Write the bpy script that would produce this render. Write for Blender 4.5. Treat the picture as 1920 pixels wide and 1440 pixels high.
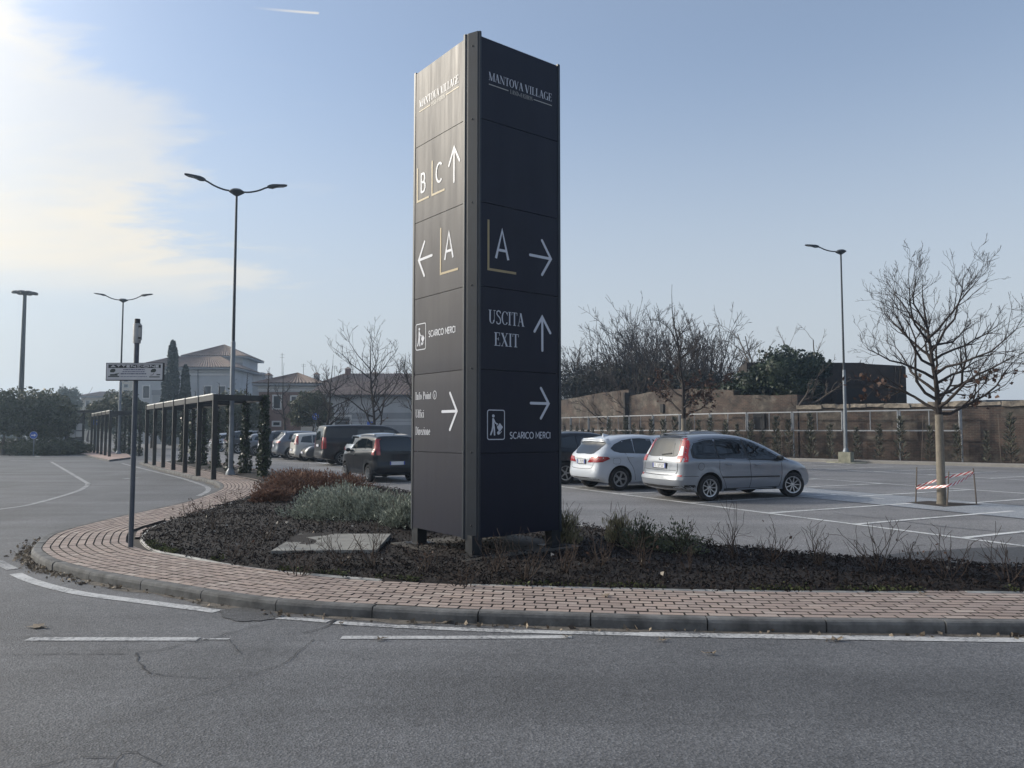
import bpy, bmesh, math, random
import numpy as np
from mathutils import Vector, Matrix, Quaternion
from mathutils.bvhtree import BVHTree
from mathutils.geometry import delaunay_2d_cdt

for o in list(bpy.data.objects):
    bpy.data.objects.remove(o)
SC = bpy.context.scene
COL = SC.collection
R = math.radians

# ------------------------------------------------------------------ camera
EYE = 1.70                     # metres above the road
FPX, CX, CY, HORIZON = 1420.0, 960.0, 720.0, 806.0   # focal length and horizon measured on the 1920 x 1440 photograph
PITCH = math.atan((HORIZON - CY) / FPX)
cam_d = bpy.data.cameras.new('camera')
cam_d.sensor_width = 36.0
cam_d.lens = 36.0 * FPX / 1920.0
cam_d.clip_start, cam_d.clip_end = 0.05, 3000
cam = bpy.data.objects.new('camera', cam_d)
COL.objects.link(cam)
cam.location = (0, 0, EYE)
cam.rotation_euler = (R(90) + PITCH, 0, 0)
SC.camera = cam

# ------------------------------------------------------------------ sky and sun
SUN_DIR = Vector((-0.965, 0.26, 0)).normalized()      # where the sun stands, seen from above
SUN_EL = R(27)
SUN_VEC = Vector((SUN_DIR.x * math.cos(SUN_EL), SUN_DIR.y * math.cos(SUN_EL), math.sin(SUN_EL)))
world = bpy.data.worlds.new('World')
SC.world = world
world.use_nodes = True
SKY_STRENGTH = 0.15
def build_world():
    nt = world.node_tree
    n, l = nt.nodes, nt.links
    n.clear()
    out = n.new('ShaderNodeOutputWorld')
    bg = n.new('ShaderNodeBackground')
    sky = n.new('ShaderNodeTexSky')
    sky.sky_type = 'NISHITA'
    sky.sun_disc = False
    sky.sun_elevation = SUN_EL
    sky.sun_rotation = math.atan2(SUN_DIR.x, SUN_DIR.y)
    sky.altitude = 20
    sky.air_density = 1.0
    sky.dust_density = 0.8
    sky.ozone_density = 2.2
    tc = n.new('ShaderNodeTexCoord')
    sep = n.new('ShaderNodeSeparateXYZ')
    l.new(tc.outputs['Generated'], sep.inputs[0])
    def math_(op, a, b=None, c=None, clamp=False):
        m = n.new('ShaderNodeMath'); m.operation = op; m.use_clamp = clamp
        for i, v in enumerate((a, b, c)):
            if v is None: continue
            if isinstance(v, (int, float)): m.inputs[i].default_value = v
            else: l.new(v, m.inputs[i])
        return m.outputs[0]
    def smooth(v, lo, hi):
        m = n.new('ShaderNodeMapRange'); m.interpolation_type = 'SMOOTHSTEP'
        l.new(v, m.inputs['Value'])
        m.inputs['From Min'].default_value = lo; m.inputs['From Max'].default_value = hi
        return m.outputs['Result']
    x, y, z = sep.outputs
    # clouds lie on a layer: stretch the view direction onto it
    zz = math_('ADD', math_('MAXIMUM', z, 0.0), 0.16)
    comb = n.new('ShaderNodeCombineXYZ')
    l.new(math_('DIVIDE', x, zz), comb.inputs[0]); l.new(math_('DIVIDE', y, zz), comb.inputs[1])
    def noise(scale, detail, rough, vec, dist=0.0):
        t = n.new('ShaderNodeTexNoise'); t.inputs['Scale'].default_value = scale
        t.inputs['Detail'].default_value = detail; t.inputs['Roughness'].default_value = rough
        t.inputs['Distortion'].default_value = dist
        l.new(vec, t.inputs['Vector']); return t.outputs['Fac']
    mp = n.new('ShaderNodeMapping'); mp.inputs['Scale'].default_value = (0.55, 1.25, 1); mp.inputs['Location'].default_value = (2.3, 0.4, 0)
    l.new(comb.outputs[0], mp.inputs['Vector'])
    big = noise(1.5, 7, 0.56, mp.outputs[0], 0.3)
    wisp = noise(3.1, 8, 0.6, mp.outputs[0], 0.5)
    # azimuth from straight ahead; the cloud bank spreads round the side of the sky where the sun stands
    az = math_('ARCTAN2', x, y)
    el = math_('ARCTAN2', z, math_('SQRT', math_('ADD', math_('MULTIPLY', x, x), math_('MULTIPLY', y, y))))
    edge = math_('ADD', math_('ADD', az, math_('MULTIPLY', math_('SUBTRACT', big, 0.5), 0.62)), math_('MULTIPLY', math_('SUBTRACT', wisp, 0.5), 0.40))
    slope = math_('ADD', edge, math_('MULTIPLY', el, 0.93))
    bank = math_('SUBTRACT', 1.0, smooth(slope, -0.23, -0.11))
    low = smooth(el, 0.135, 0.20)
    high = math_('SUBTRACT', 1.0, smooth(el, 0.46, 0.62))
    density = smooth(math_('ADD', big, math_('MULTIPLY', wisp, 0.35)), 0.52, 0.78)
    cloud = math_('MULTIPLY', math_('MULTIPLY', bank, low), math_('MULTIPLY', high, math_('ADD', math_('MULTIPLY', density, 0.5), 0.5)))
    # thin streaks over the rest
    streak_v = n.new('ShaderNodeMapping'); streak_v.inputs['Scale'].default_value = (0.8, 3.0, 1); streak_v.inputs['Location'].default_value = (1.0, 5.2, 0)
    l.new(comb.outputs[0], streak_v.inputs['Vector'])
    streak = math_('MULTIPLY', smooth(noise(1.9, 6, 0.55, streak_v.outputs[0], 0.4), 0.56, 0.86), 0.34)
    streak = math_('MULTIPLY', streak, math_('MULTIPLY', smooth(el, 0.16, 0.3), math_('SUBTRACT', 1.0, smooth(az, -0.28, -0.02))))
    # contrail: a short straight line high on the left
    a_u = math_('ADD', az, 0.293); e_u = math_('SUBTRACT', math_('SUBTRACT', el, 0.4995), math_('MULTIPLY', a_u, 0.0575))
    trail = math_('MULTIPLY', math_('SUBTRACT', 1.0, smooth(math_('ABSOLUTE', e_u), 0.0004, 0.0019)),
                  math_('MULTIPLY', smooth(a_u, -0.055, 0.03), math_('SUBTRACT', 1.0, smooth(a_u, 0.034, 0.037))))
    trail = math_('MULTIPLY', trail, 0.75)
    fac = math_('MINIMUM', math_('MAXIMUM', math_('MAXIMUM', math_('MULTIPLY', cloud, 1.0), streak), trail), 1.0)
    mix = n.new('ShaderNodeMix'); mix.data_type = 'RGBA'
    l.new(fac, mix.inputs['Factor'])
    # a pale veil of winter haze over the clear sky
    veil = n.new('ShaderNodeMix'); veil.data_type = 'RGBA'
    vf = math_('ADD', math_('MULTIPLY', math_('SUBTRACT', 1.0, smooth(el, 0.0, 0.50)), VEIL_LOW), VEIL_ALL)
    l.new(vf, veil.inputs['Factor'])
    l.new(sky.outputs[0], veil.inputs[6]); veil.inputs[7].default_value = VEIL_COL
    # thin cloud and haze glow round the sun
    dot = n.new('ShaderNodeVectorMath'); dot.operation = 'DOT_PRODUCT'
    l.new(tc.outputs['Generated'], dot.inputs[0]); dot.inputs[1].default_value = SUN_VEC
    glow = math_('POWER', math_('MAXIMUM', dot.outputs['Value'], 0.0), 17.0)
    l.new(veil.outputs[2], mix.inputs[6]); mix.inputs[7].default_value = CLOUD_COL
    aur = n.new('ShaderNodeVectorMath'); aur.operation = 'SCALE'; aur.inputs[0].default_value = (5.2, 4.8, 4.1)
    wide = math_('POWER', math_('MAXIMUM', dot.outputs['Value'], 0.0), 1.6)
    l.new(math_('MULTIPLY_ADD', wide, 0.08, math_('MULTIPLY', glow, SUN_GLOW)), aur.inputs['Scale'])
    tot = n.new('ShaderNodeVectorMath'); tot.operation = 'ADD'
    l.new(mix.outputs[2], tot.inputs[0]); l.new(aur.outputs[0], tot.inputs[1]); l.new(tot.outputs[0], bg.inputs['Color'])
    bg.inputs['Strength'].default_value = SKY_STRENGTH
    l.new(bg.outputs[0], out.inputs[0])
VEIL_LOW, VEIL_ALL, VEIL_COL, CLOUD_COL = 0.74, 0.24, (3.45, 3.7, 3.95, 1), (5.1, 4.85, 4.35, 1)
SUN_GLOW = 8.5
build_world()

sun_d = bpy.data.lights.new('sun', 'SUN')
sun_d.energy = 2.4
sun_d.angle = R(0.8)
sun_d.color = (1.0, 0.91, 0.77)
sun = bpy.data.objects.new('sun', sun_d)
COL.objects.link(sun)
sun.rotation_euler = (-SUN_VEC).to_track_quat('-Z', 'Y').to_euler()
sun.location = (-30, 10, 30)

SC.view_settings.view_transform = 'Standard'
SC.view_settings.look = 'None'
SC.view_settings.exposure = 0.18
SC.view_settings.gamma = 1.0
SC.view_settings.use_curve_mapping = False
SC.render.engine = 'CYCLES'
SC.cycles.use_denoising = True
SC.cycles.denoiser = 'OPENIMAGEDENOISE'
SC.cycles.max_bounces = 6
SC.cycles.diffuse_bounces = 3
SC.cycles.glossy_bounces = 3
SC.cycles.transmission_bounces = 4
SC.cycles.volume_bounces = 1
SC.cycles.caustics_reflective = False
SC.cycles.caustics_refractive = False

# ------------------------------------------------------------------ helpers
def ray(px, py):
    cx, cy = (px - CX) / FPX, (CY - py) / FPX
    c, s = math.cos(PITCH), math.sin(PITCH)
    return Vector((cx, c - s * cy, s + c * cy))
def gp(px, py, z=0.0):
    """the point of the ground (height z) that the photograph shows at this pixel"""
    d = ray(px, py); t = (z - EYE) / d.z
    return Vector((d.x * t, d.y * t, z))
def at(px, py, Y):
    """the point at distance Y ahead that the photograph shows at this pixel"""
    d = ray(px, py); t = Y / d.y
    return Vector((d.x * t, Y, EYE + d.z * t))

class MB:
    def __init__(s): s.v, s.f, s.m = [], [], []
    def add(s, vs, fs, m=0):
        b = len(s.v); s.v.extend([tuple(p) for p in vs])
        for f in fs: s.f.append(tuple(i + b for i in f)); s.m.append(m)
    def box(s, c, size, M=None, m=0):
        hx, hy, hz = size[0] / 2, size[1] / 2, size[2] / 2
        vs = [Vector((c[0] + x * hx, c[1] + y * hy, c[2] + z * hz)) for x in (-1, 1) for y in (-1, 1) for z in (-1, 1)]
        if M is not None: vs = [M @ v for v in vs]
        s.add(vs, [(0, 1, 3, 2), (4, 6, 7, 5), (0, 4, 5, 1), (2, 3, 7, 6), (0, 2, 6, 4), (1, 5, 7, 3)], m)
    def bar(s, p0, p1, w, h, up=(0, 0, 1), m=0):
        """box from p0 to p1, w wide sideways and h high along up"""
        p0, p1 = Vector(p0), Vector(p1); d = (p1 - p0); L = d.length; d.normalize()
        u = Vector(up); sd = d.cross(u)
        if sd.length < 1e-5: sd = d.cross(Vector((1, 0, 0)))
        sd.normalize(); u = sd.cross(d)
        vs = [p + sd * (a * w / 2) + u * (b * h / 2) for p in (p0, p1) for a, b in ((-1, -1), (1, -1), (1, 1), (-1, 1))]
        s.add(vs, [(0, 3, 2, 1), (4, 5, 6, 7), (0, 1, 5, 4), (1, 2, 6, 5), (2, 3, 7, 6), (3, 0, 4, 7)], m)
    def tube(s, pts, rad, n=6, cap=True, m=0):
        pts = [Vector(p) for p in pts]
        if isinstance(rad, (int, float)): rad = [rad] * len(pts)
        ref = None; vs = []; fs = []
        for i, p in enumerate(pts):
            d = (pts[min(i + 1, len(pts) - 1)] - pts[max(i - 1, 0)])
            if d.length < 1e-9: d = Vector((0, 0, 1))
            d.normalize()
            if ref is None:
                ref = d.orthogonal().normalized()
            else:
                ref = ref - d * ref.dot(d)
                ref = ref.normalized() if ref.length > 1e-6 else d.orthogonal().normalized()
            b = d.cross(ref)
            for k in range(n):
                a = 2 * math.pi * k / n
                vs.append(p + (ref * math.cos(a) + b * math.sin(a)) * rad[i])
        for i in range(len(pts) - 1):
            for k in range(n):
                fs.append((i * n + k, i * n + (k + 1) % n, (i + 1) * n + (k + 1) % n, (i + 1) * n + k))
        if cap:
            fs.append(tuple(reversed(range(n)))); e = (len(pts) - 1) * n; fs.append(tuple(range(e, e + n)))
        s.add(vs, fs, m)
    def lathe(s, prof, n=24, M=None, m=0, closed=False):
        """prof: (r, z) list turned round the z axis"""
        vs = []; fs = []
        for r, z in prof:
            for k in range(n):
                a = 2 * math.pi * k / n
                v = Vector((r * math.cos(a), r * math.sin(a), z)); vs.append(M @ v if M is not None else v)
        q = len(prof)
        for i in range(q if closed else q - 1):
            j = (i + 1) % q
            for k in range(n):
                fs.append((i * n + k, i * n + (k + 1) % n, j * n + (k + 1) % n, j * n + k))
        s.add(vs, fs, m)
    def prism(s, poly, z0, z1, M=None, m=0):
        n = len(poly)
        vs = [Vector((x, y, z0)) for x, y in poly] + [Vector((x, y, z1)) for x, y in poly]
        if M is not None: vs = [M @ v for v in vs]
        s.add(vs, [tuple(reversed(range(n))), tuple(range(n, 2 * n))] + [(i, (i + 1) % n, n + (i + 1) % n, n + i) for i in range(n)], m)
    def strip(s, pts, w, z, m=0):
        """flat ribbon along ground points"""
        pts = [Vector((p[0], p[1], 0)) for p in pts]; vs = []; fs = []
        for i, p in enumerate(pts):
            d = (pts[min(i + 1, len(pts) - 1)] - pts[max(i - 1, 0)]).normalized(); nrm = Vector((-d.y, d.x, 0))
            ww = w[i] if isinstance(w, (list, tuple)) else w
            vs += [(p.x + nrm.x * ww / 2, p.y + nrm.y * ww / 2, z), (p.x - nrm.x * ww / 2, p.y - nrm.y * ww / 2, z)]
        for i in range(len(pts) - 1): fs.append((2 * i + 1, 2 * i + 3, 2 * i + 2, 2 * i))
        s.add(vs, fs, m)
    def mesh(s, name):
        me = bpy.data.meshes.new(name); me.from_pydata(s.v, [], s.f); me.update(); return me
    def build(s, name, mat, parent=None, smooth=False, angle=None):
        me = s.mesh(name)
        mats = mat if isinstance(mat, (list, tuple)) else [mat]
        for mm in mats: me.materials.append(mm)
        if len(mats) > 1: me.polygons.foreach_set('material_index', s.m)
        if smooth: me.polygons.foreach_set('use_smooth', [True] * len(me.polygons))
        if smooth and angle: me.set_sharp_from_angle(angle=R(angle))
        return link(name, me, parent)
def link(name, me, parent=None):
    o = bpy.data.objects.new(name, me); COL.objects.link(o)
    if parent is not None: o.parent = parent
    return o
def empty(name, loc=(0, 0, 0), rz=0.0, scale=1.0):
    o = bpy.data.objects.new(name, None); COL.objects.link(o)
    o.location = loc; o.rotation_euler = (0, 0, rz); o.scale = (scale,) * 3; o.empty_display_size = 0.3
    return o
def tag(o, label=None, cat=None, group=None, kind=None):
    for k, v in (('label', label), ('category', cat), ('group', group), ('kind', kind)):
        if v: o[k] = v
    return o
def copy_tree(o, parent=None):
    c = o.copy(); COL.objects.link(c); c.parent = parent
    for ch in list(o.children): copy_tree(ch, c)
    return c
def quads_mesh(name, V, mat, per=4, smooth=False):
    """V: array (n, per, 3), one face each"""
    n = len(V); me = bpy.data.meshes.new(name)
    me.vertices.add(n * per); me.vertices.foreach_set('co', np.asarray(V, dtype=np.float32).reshape(-1))
    me.loops.add(n * per); me.loops.foreach_set('vertex_index', np.arange(n * per, dtype=np.int32))
    me.polygons.add(n); me.polygons.foreach_set('loop_start', np.arange(0, n * per, per, dtype=np.int32))
    me.polygons.foreach_set('loop_total', np.full(n, per, dtype=np.int32))
    me.update(); me.validate(); me.materials.append(mat)
    if smooth: me.polygons.foreach_set('use_smooth', [True] * n)
    return me
def leaf_quads(P, size, rng, jitter=0.4, up=0.0, long=1.7):
    """random leaf faces centred on the points P"""
    P = np.asarray(P, dtype=float); n = len(P)
    a = rng.normal(size=(n, 3)); a[:, 2] += up; a /= np.linalg.norm(a, axis=1)[:, None]
    b = rng.normal(size=(n, 3)); b -= a * (a * b).sum(1)[:, None]; b /= np.linalg.norm(b, axis=1)[:, None]
    s = size * (1 + jitter * (rng.random(n) * 2 - 1)); s = s[:, None]
    c = np.cross(a, b)
    bend = c * s * 0.18
    return np.stack([P - a * s * long / 2, P + b * s / 2 + bend, P + a * s * long / 2, P - b * s / 2 + bend], 1)
def catmull(pts, step=0.1):
    pts = [Vector(p) for p in pts]; out = []
    for i in range(len(pts) - 1):
        p0, p1, p2, p3 = pts[max(i - 1, 0)], pts[i], pts[i + 1], pts[min(i + 2, len(pts) - 1)]
        n = max(2, int((p2 - p1).length / step))
        for k in range(n):
            t = k / n
            out.append(0.5 * ((2 * p1) + (p2 - p0) * t + (2 * p0 - 5 * p1 + 4 * p2 - p3) * t * t + (3 * p1 - p0 - 3 * p2 + p3) * t ** 3))
    out.append(pts[-1]); return out
def arclen(pts):
    s = [0.0]
    for a, b in zip(pts, pts[1:]): s.append(s[-1] + (b - a).length)
    return s
def sample(pts, s, d):
    """point and tangent at distance d along pts"""
    d = min(max(d, 0), s[-1] - 1e-6)
    lo, hi = 0, len(s) - 1
    while hi - lo > 1:
        m = (lo + hi) // 2
        if s[m] <= d: lo = m
        else: hi = m
    t = (d - s[lo]) / max(s[hi] - s[lo], 1e-9)
    return pts[lo].lerp(pts[hi], t), (pts[hi] - pts[lo]).normalized()
def inside(poly, x, y):
    c = False; j = len(poly) - 1
    for i in range(len(poly)):
        xi, yi = poly[i][0], poly[i][1]; xj, yj = poly[j][0], poly[j][1]
        if (yi > y) != (yj > y) and x < (xj - xi) * (y - yi) / (yj - yi) + xi: c = not c
        j = i
    return c

# ------------------------------------------------------------------ materials
def new_mat(name):
    m = bpy.data.materials.new(name); m.use_nodes = True
    return m, m.node_tree.nodes, m.node_tree.links, m.node_tree.nodes['Principled BSDF']
def _noise(n, l, scale, detail=4, rough=0.55, vec=None, dist=0.0):
    t = n.new('ShaderNodeTexNoise'); t.inputs['Scale'].default_value = scale; t.inputs['Detail'].default_value = detail
    t.inputs['Roughness'].default_value = rough; t.inputs['Distortion'].default_value = dist
    if vec is not None: l.new(vec, t.inputs['Vector'])
    return t.outputs['Fac']
def _ramp(n, l, fac, stops):
    r = n.new('ShaderNodeValToRGB'); l.new(fac, r.inputs['Fac'])
    e = r.color_ramp.elements
    while len(e) < len(stops): e.new(0.5)
    for el, (p, c) in zip(e, stops): el.position = p; el.color = (*c, 1) if len(c) == 3 else c
    return r.outputs['Color']
def _mixc(n, l, fac, a, b, mode='MIX'):
    m = n.new('ShaderNodeMix'); m.data_type = 'RGBA'; m.blend_type = mode
    for sock, v in ((m.inputs['Factor'], fac), (m.inputs[6], a), (m.inputs[7], b)):
        if isinstance(v, (int, float)): sock.default_value = v
        elif isinstance(v, tuple): sock.default_value = (*v, 1) if len(v) == 3 else v
        else: l.new(v, sock)
    return m.outputs[2]
def _bump(n, l, h, strength, dist, p):
    b = n.new('ShaderNodeBump'); b.inputs['Strength'].default_value = strength; b.inputs['Distance'].default_value = dist
    l.new(h, b.inputs['Height']); l.new(b.outputs['Normal'], p.inputs['Normal'])
def _pos(n, l, kind='Object'):
    if kind == 'World':
        return n.new('ShaderNodeNewGeometry').outputs['Position']
    return n.new('ShaderNodeTexCoord').outputs['Object']
def plain(name, col, rough=0.5, metal=0.0, spec=0.5, var=0.12, scale=6.0, bump=0.0, coat=0.0, coords='Object', island=0.0):
    """a painted, metal, plastic or stone surface with slight mottling"""
    m, n, l, p = new_mat(name)
    v = _pos(n, l, coords)
    f = _noise(n, l, scale, 5, 0.6, v)
    lo = tuple(c * (1 - var) for c in col); hi = tuple(min(c * (1 + var), 1) for c in col)
    c = _ramp(n, l, f, [(0.3, lo), (0.7, hi)])
    if island:
        g = n.new('ShaderNodeNewGeometry'); mr = n.new('ShaderNodeMapRange')
        l.new(g.outputs['Random Per Island'], mr.inputs['Value']); mr.inputs['To Min'].default_value = 1 - island; mr.inputs['To Max'].default_value = 1 + island
        hs = n.new('ShaderNodeHueSaturation'); l.new(c, hs.inputs['Color']); l.new(mr.outputs[0], hs.inputs['Value']); c = hs.outputs[0]
    l.new(c, p.inputs['Base Color'])
    p.inputs['Roughness'].default_value = rough; p.inputs['Metallic'].default_value = metal
    p.inputs['Specular IOR Level'].default_value = spec
    p.inputs['Coat Weight'].default_value = coat; p.inputs['Coat Roughness'].default_value = 0.04
    if bump: _bump(n, l, _noise(n, l, scale * 8, 4, 0.6, v), bump, 0.01, p)
    return m
def leaf_mat(name, a, b, rough=0.55, trans=0.15):
    m, n, l, p = new_mat(name)
    g = n.new('ShaderNodeNewGeometry')
    c = _ramp(n, l, g.outputs['Random Per Island'], [(0.0, a), (1.0, b)])
    l.new(c, p.inputs['Base Color']); p.inputs['Roughness'].default_value = rough
    p.inputs['Specular IOR Level'].default_value = 0.35
    if trans:
        t = n.new('ShaderNodeBsdfTranslucent'); l.new(c, t.inputs['Color'])
        mx = n.new('ShaderNodeMixShader'); mx.inputs[0].default_value = trans
        l.new(p.outputs[0], mx.inputs[1]); l.new(t.outputs[0], mx.inputs[2])
        l.new(mx.outputs[0], n['Material Output'].inputs['Surface'])
    return m
def asphalt_mat(name, tone, tint=(1.0, 1.03, 1.1), speck=0.5, worn=0.25, rough=0.72):
    m, n, l, p = new_mat(name)
    v = _pos(n, l, 'World')
    fine = _noise(n, l, 62, 3, 0.8, v)
    mid = _noise(n, l, 14, 4, 0.6, v)
    big = _noise(n, l, 0.35, 5, 0.6, v, 0.6)
    mp = n.new('ShaderNodeMapping'); mp.inputs['Scale'].default_value = (0.12, 1.1, 1); mp.inputs['Rotation'].default_value = (0, 0, 0.05)
    l.new(v, mp.inputs['Vector'])
    tracks = _noise(n, l, 1.0, 4, 0.6, mp.outputs[0], 0.3)
    vo = n.new('ShaderNodeTexVoronoi'); vo.inputs['Scale'].default_value = 72; l.new(v, vo.inputs['Vector'])
    t = tuple(tone * k for k in tint)
    base = _ramp(n, l, fine, [(0.30, tuple(c * (1 - speck) for c in t)), (0.5, t), (0.72, tuple(c * (1 + 1.6 * speck) for c in t))])
    stone = n.new('ShaderNodeMapRange'); l.new(vo.outputs['Color'], stone.inputs['Value'])
    stone.inputs['From Min'].default_value = 0.2; stone.inputs['From Max'].default_value = 0.95
    stone.inputs['To Min'].default_value = 0.70; stone.inputs['To Max'].default_value = 1.32
    c = _mixc(n, l, 1.0, base, stone.outputs[0], 'MULTIPLY')
    for f, lo, hi in ((big, 1 - worn, 1 + worn), (tracks, 1 - worn * 0.8, 1 + worn * 0.8), (mid, 0.86, 1.14)):
        mr = n.new('ShaderNodeMapRange'); l.new(f, mr.inputs['Value'])
        mr.inputs['From Min'].default_value = 0.3; mr.inputs['From Max'].default_value = 0.7
        mr.inputs['To Min'].default_value = lo; mr.inputs['To Max'].default_value = hi
        c = _mixc(n, l, 1.0, c, mr.outputs[0], 'MULTIPLY')
    l.new(c, p.inputs['Base Color'])
    p.inputs['Roughness'].default_value = rough; p.inputs['Specular IOR Level'].default_value = 0.42
    _bump(n, l, _mixc(n, l, 0.5, fine, vo.outputs['Distance']), 0.8, 0.008, p)
    return m
def paint_line_mat(name, col=(0.52, 0.53, 0.54), wear=0.5):
    m, n, l, p = new_mat(name)
    v = _pos(n, l, 'World')
    f = _noise(n, l, 30, 6, 0.75, v); g = _noise(n, l, 2.2, 4, 0.6, v)
    k = n.new('ShaderNodeMath'); k.operation = 'MULTIPLY_ADD'; l.new(g, k.inputs[0]); k.inputs[1].default_value = 0.6; l.new(f, k.inputs[2])
    c = _ramp(n, l, k.outputs[0], [(0.60 + wear * 0.12, (0.11, 0.115, 0.125)), (0.74 + wear * 0.10, tuple(x * 0.75 for x in col)), (1.0, col)])
    l.new(c, p.inputs['Base Color']); p.inputs['Roughness'].default_value = 0.65
    _bump(n, l, _noise(n, l, 95, 3, 0.7, v), 0.5, 0.006, p)
    return m
# ================================================================== setting
M_ROAD = asphalt_mat('road asphalt', 0.102, worn=0.28, speck=0.4)
M_LOT = asphalt_mat('parking asphalt', 0.165, tint=(1.0, 1.0, 1.03), worn=0.2)
M_PATCH = asphalt_mat('smooth asphalt band', 0.26, tint=(0.95, 1.02, 1.12), worn=0.15, speck=0.3)
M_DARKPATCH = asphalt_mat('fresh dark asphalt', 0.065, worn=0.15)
M_TAR = plain('joint tar', (0.012, 0.012, 0.014), 0.45, var=0.3, coords='World')
M_LINE = paint_line_mat('road paint', (0.50, 0.51, 0.52), wear=0.55)
M_LINEWORN = paint_line_mat('worn road paint', (0.36, 0.37, 0.38), wear=0.8)
M_LOTLINE = paint_line_mat('parking paint', (0.66, 0.68, 0.69), wear=0.25)
M_KERB = plain('kerb concrete', (0.10, 0.102, 0.104), 0.9, var=0.5, scale=5, bump=0.5, coords='World', island=0.08)
M_PALEKERB = plain('pale edging concrete', (0.36, 0.36, 0.35), 0.85, var=0.2, scale=6, bump=0.4, coords='World')
M_CONC = plain('concrete slab', (0.19, 0.19, 0.18), 0.9, var=0.3, scale=3.5, bump=0.5, coords='World')

def sheet(name, poly, z, mat, parent=None):
    b = MB(); b.add([(p[0], p[1], z) for p in poly], [tuple(range(len(poly)))]); return b.build(name, mat, parent)

road = sheet('road', [(-330, -60), (330, -60), (330, 330), (-330, 330)], 0.0, M_ROAD); tag(road, kind='structure')

U = Vector((0.46, -0.888, 0)).normalized()      # along the parking rows, towards the camera
V = Vector((0.888, 0.46, 0)).normalized()       # into the bays, nose of the parked cars

# ---- outline of the planted island: outer kerb face from the near side round the nose to the pergola
KERB = [Vector((11.5, 6.30, 0)), Vector((7.5, 6.28, 0)), gp(1920, 1190), gp(1410, 1185), gp(960, 1172), gp(764, 1163), gp(480, 1143), gp(202, 1096), gp(128, 1079), gp(82, 1064), gp(59, 1046)]
KERB += [gp(x, y, 0.10) for x, y in ((64, 1021), (78, 1008), (95, 999), (139, 986), (225, 966), (330, 944), (378, 929), (401, 920), (411, 912), (402, 903), (359, 892), (304, 879), (262, 866))]
KERB = [Vector((p.x, p.y, 0)) for p in KERB]
KERB_PTS = catmull(KERB, 0.12)
KERB_S = arclen(KERB_PTS)
def kerb_frame(d):
    p, t = sample(KERB_PTS, KERB_S, d)
    return p, t, Vector((t.y, -t.x, 0))          # inward normal (to the right of travel)
KERB_H, KERB_W = 0.102, 0.115
# inner edge of the pavement = edge of the soil bed
BED_NEAR = [(11.5, 7.34), (7.5, 7.32)] + [tuple(gp(x, y, 0.10).xy) for x, y in ((1920, 1110), (1420, 1108), (900, 1097), (764, 1091), (480, 1066), (328, 1039), (286, 1030), (262, 1009), (281, 988), (330, 971), (437, 940), (480, 926), (500, 914))]
BED_FAR = [(-7.75, 23.6), (-8.25, 24.6), (-10.9, 28.6), (-13.5, 32.6), (-17.6, 38.6), (-16.7, 39.3), (-13.2, 34.6), (-10.0, 30.2), (-6.6, 26.6), (-4.6, 23.2), (-2.7, 19.9), (-0.8, 16.4), (1.05, 13.1), (2.1, 11.75), (3.3, 10.35), (4.6, 9.6), (6.1, 9.0), (8.0, 8.45), (11.5, 7.7)]
BED = [Vector((x, y, 0)) for x, y in BED_NEAR + BED_FAR]
BED2D = [(p.x, p.y) for p in catmull(BED + [BED[0]], 0.35)[:-1]]

# ---- parking lot sheet and its markings
LOT = [(11.5, 7.7)] + [(p.x, p.y) for p in reversed([Vector((x, y, 0)) for x, y in BED_FAR[4:-1]])] + [(-17.6, 38.6), (-50, 95), (2, 80), (6, 62), (12, 47), (24, 34), (40, 20), (40, 7)]
parking = sheet('parking_lot', LOT, 0.004, M_LOT); tag(parking, kind='structure')

def fit_polyline(pts, n=None): return pts
def line_obj(name, pts, w, z, mat, parent):
    b = MB(); b.strip(pts, w, z); return b.build(name, mat, parent)
def lin(a, b, w=0.12, z=0.012): return line_obj('painted_line', [a, b], w, z, M_LOTLINE, parking)
A0 = gp(1440, 963)                                # a bay corner on the first row line
tree_foot = gp(1766, 946)
C0 = A0 + V * (tree_foot - A0).dot(V)             # centre line of the double row, at the same bay corner
row = lambda base, s: base + U * s
lin(row(A0, -24), row(A0, 12)); 
D_BAY = (C0 - A0).length
bays = [-21.5, -19.2, -16.9, -14.6, -12.3, -10.0, -7.7, -5.2, -2.4, 0, 2.05, 4.0, 6.2, 8.4]
for s in bays: lin(row(A0, s) + V * 0.07, row(A0, s) + V * (D_BAY - 0.07))
for s0, s1 in ((-24, -10.3), (-10.1, -1.0), (2.4, 12)): lin(row(C0, s0), row(C0, s1))
E0 = C0 + V * 4.75
lin(row(E0, -24), row(E0, 14))
for s in [b + 0.6 for b in bays]: lin(row(C0, s) + V * 0.07, row(C0, s) + V * 4.68)
G0 = C0 + V * 10.4
lin(row(G0, -24), row(G0, 16))
for s in range(-24, 16, 2): lin(row(G0, s * 1.15) + V * 0.07, row(G0, s * 1.15) + V * 4.4)
# left part of the lot: the row the cars on the left stand in
L0 = gp(655, 877)
lin(row(L0, -34), row(L0, 2.5))
for s in range(-13, 2): lin(row(L0, s * 2.6) + V * 0.07, row(L0, s * 2.6) + V * 4.8)
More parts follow.
